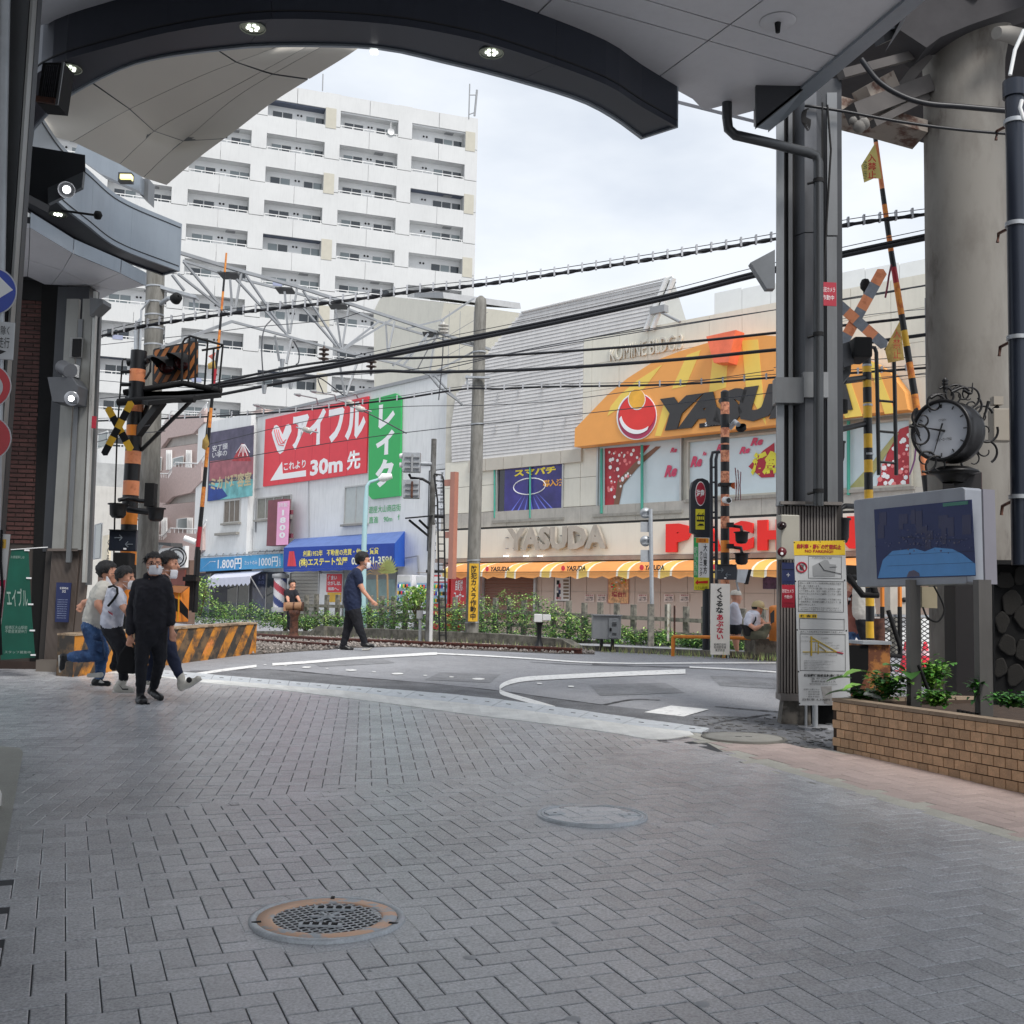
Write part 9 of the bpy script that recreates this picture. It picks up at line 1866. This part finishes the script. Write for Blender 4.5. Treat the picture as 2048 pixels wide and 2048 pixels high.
def ex_(t,D):hair(t,D,*v(1320,285),0,k2,F_,1.12,.04,420,4,.2);mask(t,D,*v(1310,330),.0,k2,F_,.05);eyes(t,D,*v(1335,280),0,k2,F_);soleobj(t,[(*v(1445,1655),-.12),(*v(1560,1610),-.12),(*v(1672,1530),-.12)],D,.016);b=MB();b.lathe(P(*v(1535,1545),D-.2),[(0,.004),(.03,.003),(.034,0)],ink,12,(0,-1,0));b.obj('shoe_mark',t)
person('curly haired man with his mask pulled down striding behind the man in black',G(360,1378),pr,D,ex_,.0095)
# --- walker in navy T-shirt
w_=crop(560,1080,7.73);D=19.4;k3=12.2/19.4;F_=(.98,-.15)
pr=headprims(*w_(1310,350),0,k3,F_,(*w_(1225,450),0))+PR(w_,[(1180,510,.14,.09,1180,510,-.14,.09,nvy),(1150,600,.08,.14,1160,600,-.08,.14,nvy),(1110,780,.07,.155,1120,780,-.07,.155,nvy),(1100,930,.06,.155,1130,930,-.06,.16,nvy),(1110,1010,.05,.14,1140,1020,-.05,.14,nvy),
 (1200,520,-.18,.08,1225,640,-.2,.075,nvy),(1230,660,-.2,.05,1290,790,-.22,.042,skin_m),(1290,790,-.22,.042,1400,920,-.26,.03,skin_m),(1180,520,.2,.08,1150,700,.24,.06,nvy),
 (1110,1080,.06,.12,1050,1360,.1,.085,blk_t),(1050,1360,.1,.08,980,1610,.1,.06,blk_t),(1150,1080,-.06,.12,1220,1340,-.08,.085,blk_t),(1220,1340,-.08,.08,1305,1570,-.06,.058,blk_t),
 (960,1650,.1,.05,1110,1690,.1,.038,shoe_b),(1290,1610,-.06,.052,1440,1640,-.06,.036,shoe_b)])+hand(*w_(1405,925),-.26,20,18,k=k3,curl=.4)
def ex_(t,D):hair(t,D,*w_(1290,345),0,k3,F_,1.2,.0,420,5,.25,.02);mask(t,D,*w_(1310,350),0,k3,F_,.05);eyes(t,D,*w_(1310,340),0,k3,F_);soleobj(t,[(*w_(895,1705),.1),(*w_(1030,1722),.1),(*w_(1155,1708),.1)],D,.02);soleobj(t,[(*w_(1270,1695),-.06),(*w_(1370,1690),-.06),(*w_(1485,1625),-.06)],D,.02)
person('stout man in a navy T-shirt and black trousers walking over the crossing with a mask',G(715,1300),pr,D,ex_,.011)
# --- delivery man behind the fence
D=30.5;k4=12.2/30.5;F_=(.6,-.8)
pr=headprims(*w_(195,710),0,k4,F_,(*w_(170,790),0))+PR(w_,[(110,800,0,.08,220,800,0,.08,blk_c),(160,860,0,.16,190,880,0,.16,blk_c),(160,1000,0,.15,200,1000,0,.15,blk_c),(95,810,-.05,.075,110,870,-.1,.065,blk_c),(110,870,-.1,.05,130,950,-.3,.04,skin_m),(235,810,-.05,.075,265,860,-.1,.065,blk_c),(265,870,-.1,.05,300,940,-.3,.04,skin_m),(170,1050,0,.13,170,1350,0,.1,blk_t)])+hand(*w_(130,950),-.3,2,6,k=k4)+hand(*w_(302,940),-.3,3,6,k=k4)
def ex_(t,D):hair(t,D,*w_(190,700),0,k4,F_,1.0,.0,160,6);eyes(t,D,*w_(195,712),0,k4,F_)
person('man in a dark shirt leaning on parcels behind the picket fence',P(585,1275,D),pr,D,ex_,.016)
t=T('parcel_stack',P(590,1240,29.5),'row of brown parcels strapped together behind the picket fence','parcels')
for i in range(3):b=MB();bx(b,*w_(100+i*90,965),*w_(180+i*90,1095),29.6,M('cardboard',S(168,122,92),.8,var=.12),.4);b.obj('parcel',t);b=MB();bx(b,*w_(175+i*90,962),*w_(192+i*90,1100),29.6,blackm,.42);b.obj('strap',t)
# --- seated man in cap
D=18.8;k5=12.2/18.8;F_=(.75,-.66)
pr=headprims(*g(1040,1290),0,k5,F_,(*g(1010,1340),0))+PR(g,[(975,1350,.1,.08,1020,1355,-.1,.08,whi2),(970,1410,.06,.12,1000,1420,-.06,.12,whi2),(975,1470,.05,.12,1010,1480,-.05,.12,whi2),(960,1360,-.16,.07,950,1430,-.2,.06,whi2),(950,1440,-.2,.042,1010,1480,-.3,.038,skin_m),(1010,1480,-.3,.036,1095,1450,-.34,.028,skin_m),(1060,1400,.0,.055,1110,1440,-.2,.032,skin_m),
 (960,1510,0,.13,1010,1530,-.1,.12,M('olive_trousers',S(84,82,66),.9,var=.2)),(980,1530,-.1,.1,1130,1475,-.35,.075,MATS['olive_trousers']),(1130,1475,-.35,.07,1110,1555,-.4,.05,MATS['olive_trousers']),(950,1540,-.1,.09,1090,1550,-.4,.06,MATS['olive_trousers'])])+hand(*g(1095,1448),-.34,10,-2,k=k5,curl=.6)
cap_m=M('cap_khaki',S(186,168,128),.9,var=.08)
def ex_(t,D):
    K=2200/D;c=P(*g(1045,1262),D);b=MB();b.lathe(c-Vector((0,0,.02)),[(.108,0),(.11,.03),(.09,.08),(.04,.105),(0,.11)],cap_m,20);b.obj('cap',t);b=MB();F=Vector((.75,-.66,-.4)).normalized();s1=Vector((.66,.75,0));b.prism([c+s1*.085+F*.04,c+s1*.07+F*.17,c+F*.2,c-s1*.07+F*.17,c-s1*.085+F*.04],(0,0,.01),cap_m);b.obj('cap_peak',t);b=MB();b.lathe(c-Vector((.01,-.02,.06)),[(.095,0),(.1,.05)],hairm,16);b.obj('hair',t)
    b=MB();b.tube([P(*g(1020,1340),D-.13),P(*g(1020,1400),D-.2),P(*g(985,1460),D-.2)],.012,blackm,5);b.obj('strap',t)
person('seated man in a khaki cap and white shirt bent over his phone',G(1515,1315),pr,D,ex_,.012)
t=T('black_waist_bag',P(*g(990,1500),18.5),'black bag on the lap side of the seated man','bag');b=MB();b.prism([P(*g(*p),18.55)for p in((880,1440),(930,1450),(1050,1500),(1020,1555),(920,1555),(905,1490))],(0,.12,0),blackm);b.obj('body',t,bevel=.02)
# --- man behind the warning board
D=20.2;k6=12.2/20.2;F_=(1,0)
pr=headprims(*g(835,1190),0,k6,F_,(*g(815,1240),0))+PR(g,[(810,1270,.1,.08,815,1270,-.1,.08,whi2),(815,1360,0,.13,825,1400,0,.13,whi2),(825,1470,0,.12,825,1500,0,.12,blk_t),(825,1530,0,.1,830,1620,0,.06,skin_m),(830,1630,0,.055,840,1690,0,.04,skin_m),(835,1725,0,.045,890,1738,0,.035,shoe_b)])
def ex_(t,D):c=P(*g(830,1150),D);b=MB();b.lathe(c-Vector((0,0,.02)),[(.105,0),(.105,.03),(.08,.08),(0,.1)],M('cap_white',S(216,212,200),.9),16);b.obj('cap',t);soleobj(t,[(*g(805,1745),0),(*g(905,1752),0)],D,.018,redd)
person('man in a pale cap and white top passing behind the warning board',G(1470,1312),pr,D,ex_,.014)
# --- two people right background
D=19.5;k7=12.2/19.5;F_=(.2,.98);rcl=M('jacket_russet',S(160,104,92),.9,var=.12)
pr=headprims(*mh(310,790),0,k7,F_,(*mh(300,850),0))+PR(mh,[(275,900,0,.08,350,900,0,.08,rcl),(290,990,0,.13,340,990,0,.13,rcl),(300,1120,0,.15,370,1130,0,.14,rcl),(300,1190,0,.14,370,1200,0,.14,rcl),(275,920,-.05,.065,268,1060,-.08,.05,rcl),(300,1240,0,.1,290,1330,0,.07,denim),(370,1240,0,.1,410,1330,0,.07,denim)])
def ex_(t,D):hair(t,D,*mh(310,785),0,k7,F_,1.05,.3,200,8);b=MB();b.tube([P(*mh(350,830),D-.16),P(*mh(285,920),D-.17),P(*mh(268,990),D-.15)],.016,blackm,5);b.obj('bag_strap',t);b=MB();[b.tube([P(*mh(270+i*14,925+i*4),D-.2),P(*mh(276+i*14,950),D-.2)],.014,wink,5)for i in range(2)];b.obj('strap_clip',t)
person('person in a russet jacket with a strap bag walking away, seen past the counterweight',G(1705,1300),pr,D,ex_,.014)
D=19.2;pr=headprims(*mh(420,700),0,k7,F_,(*mh(410,760),0))+PR(mh,[(370,800,0,.09,440,800,0,.09,whi_c),(385,900,0,.15,430,900,0,.15,whi_c),(390,1060,0,.16,440,1060,0,.16,whi_c),(400,1160,0,.12,430,1240,0,.11,blk_t),(410,1240,0,.1,430,1320,0,.08,blk_t)])
def ex_(t,D):hair(t,D,*mh(420,695),0,k7,F_,1.05,.3,200,9)
person('person in a pale top walking away beside the one in russet',G(1725,1300),pr,D,ex_,.014)
flush_text()
finish_people()
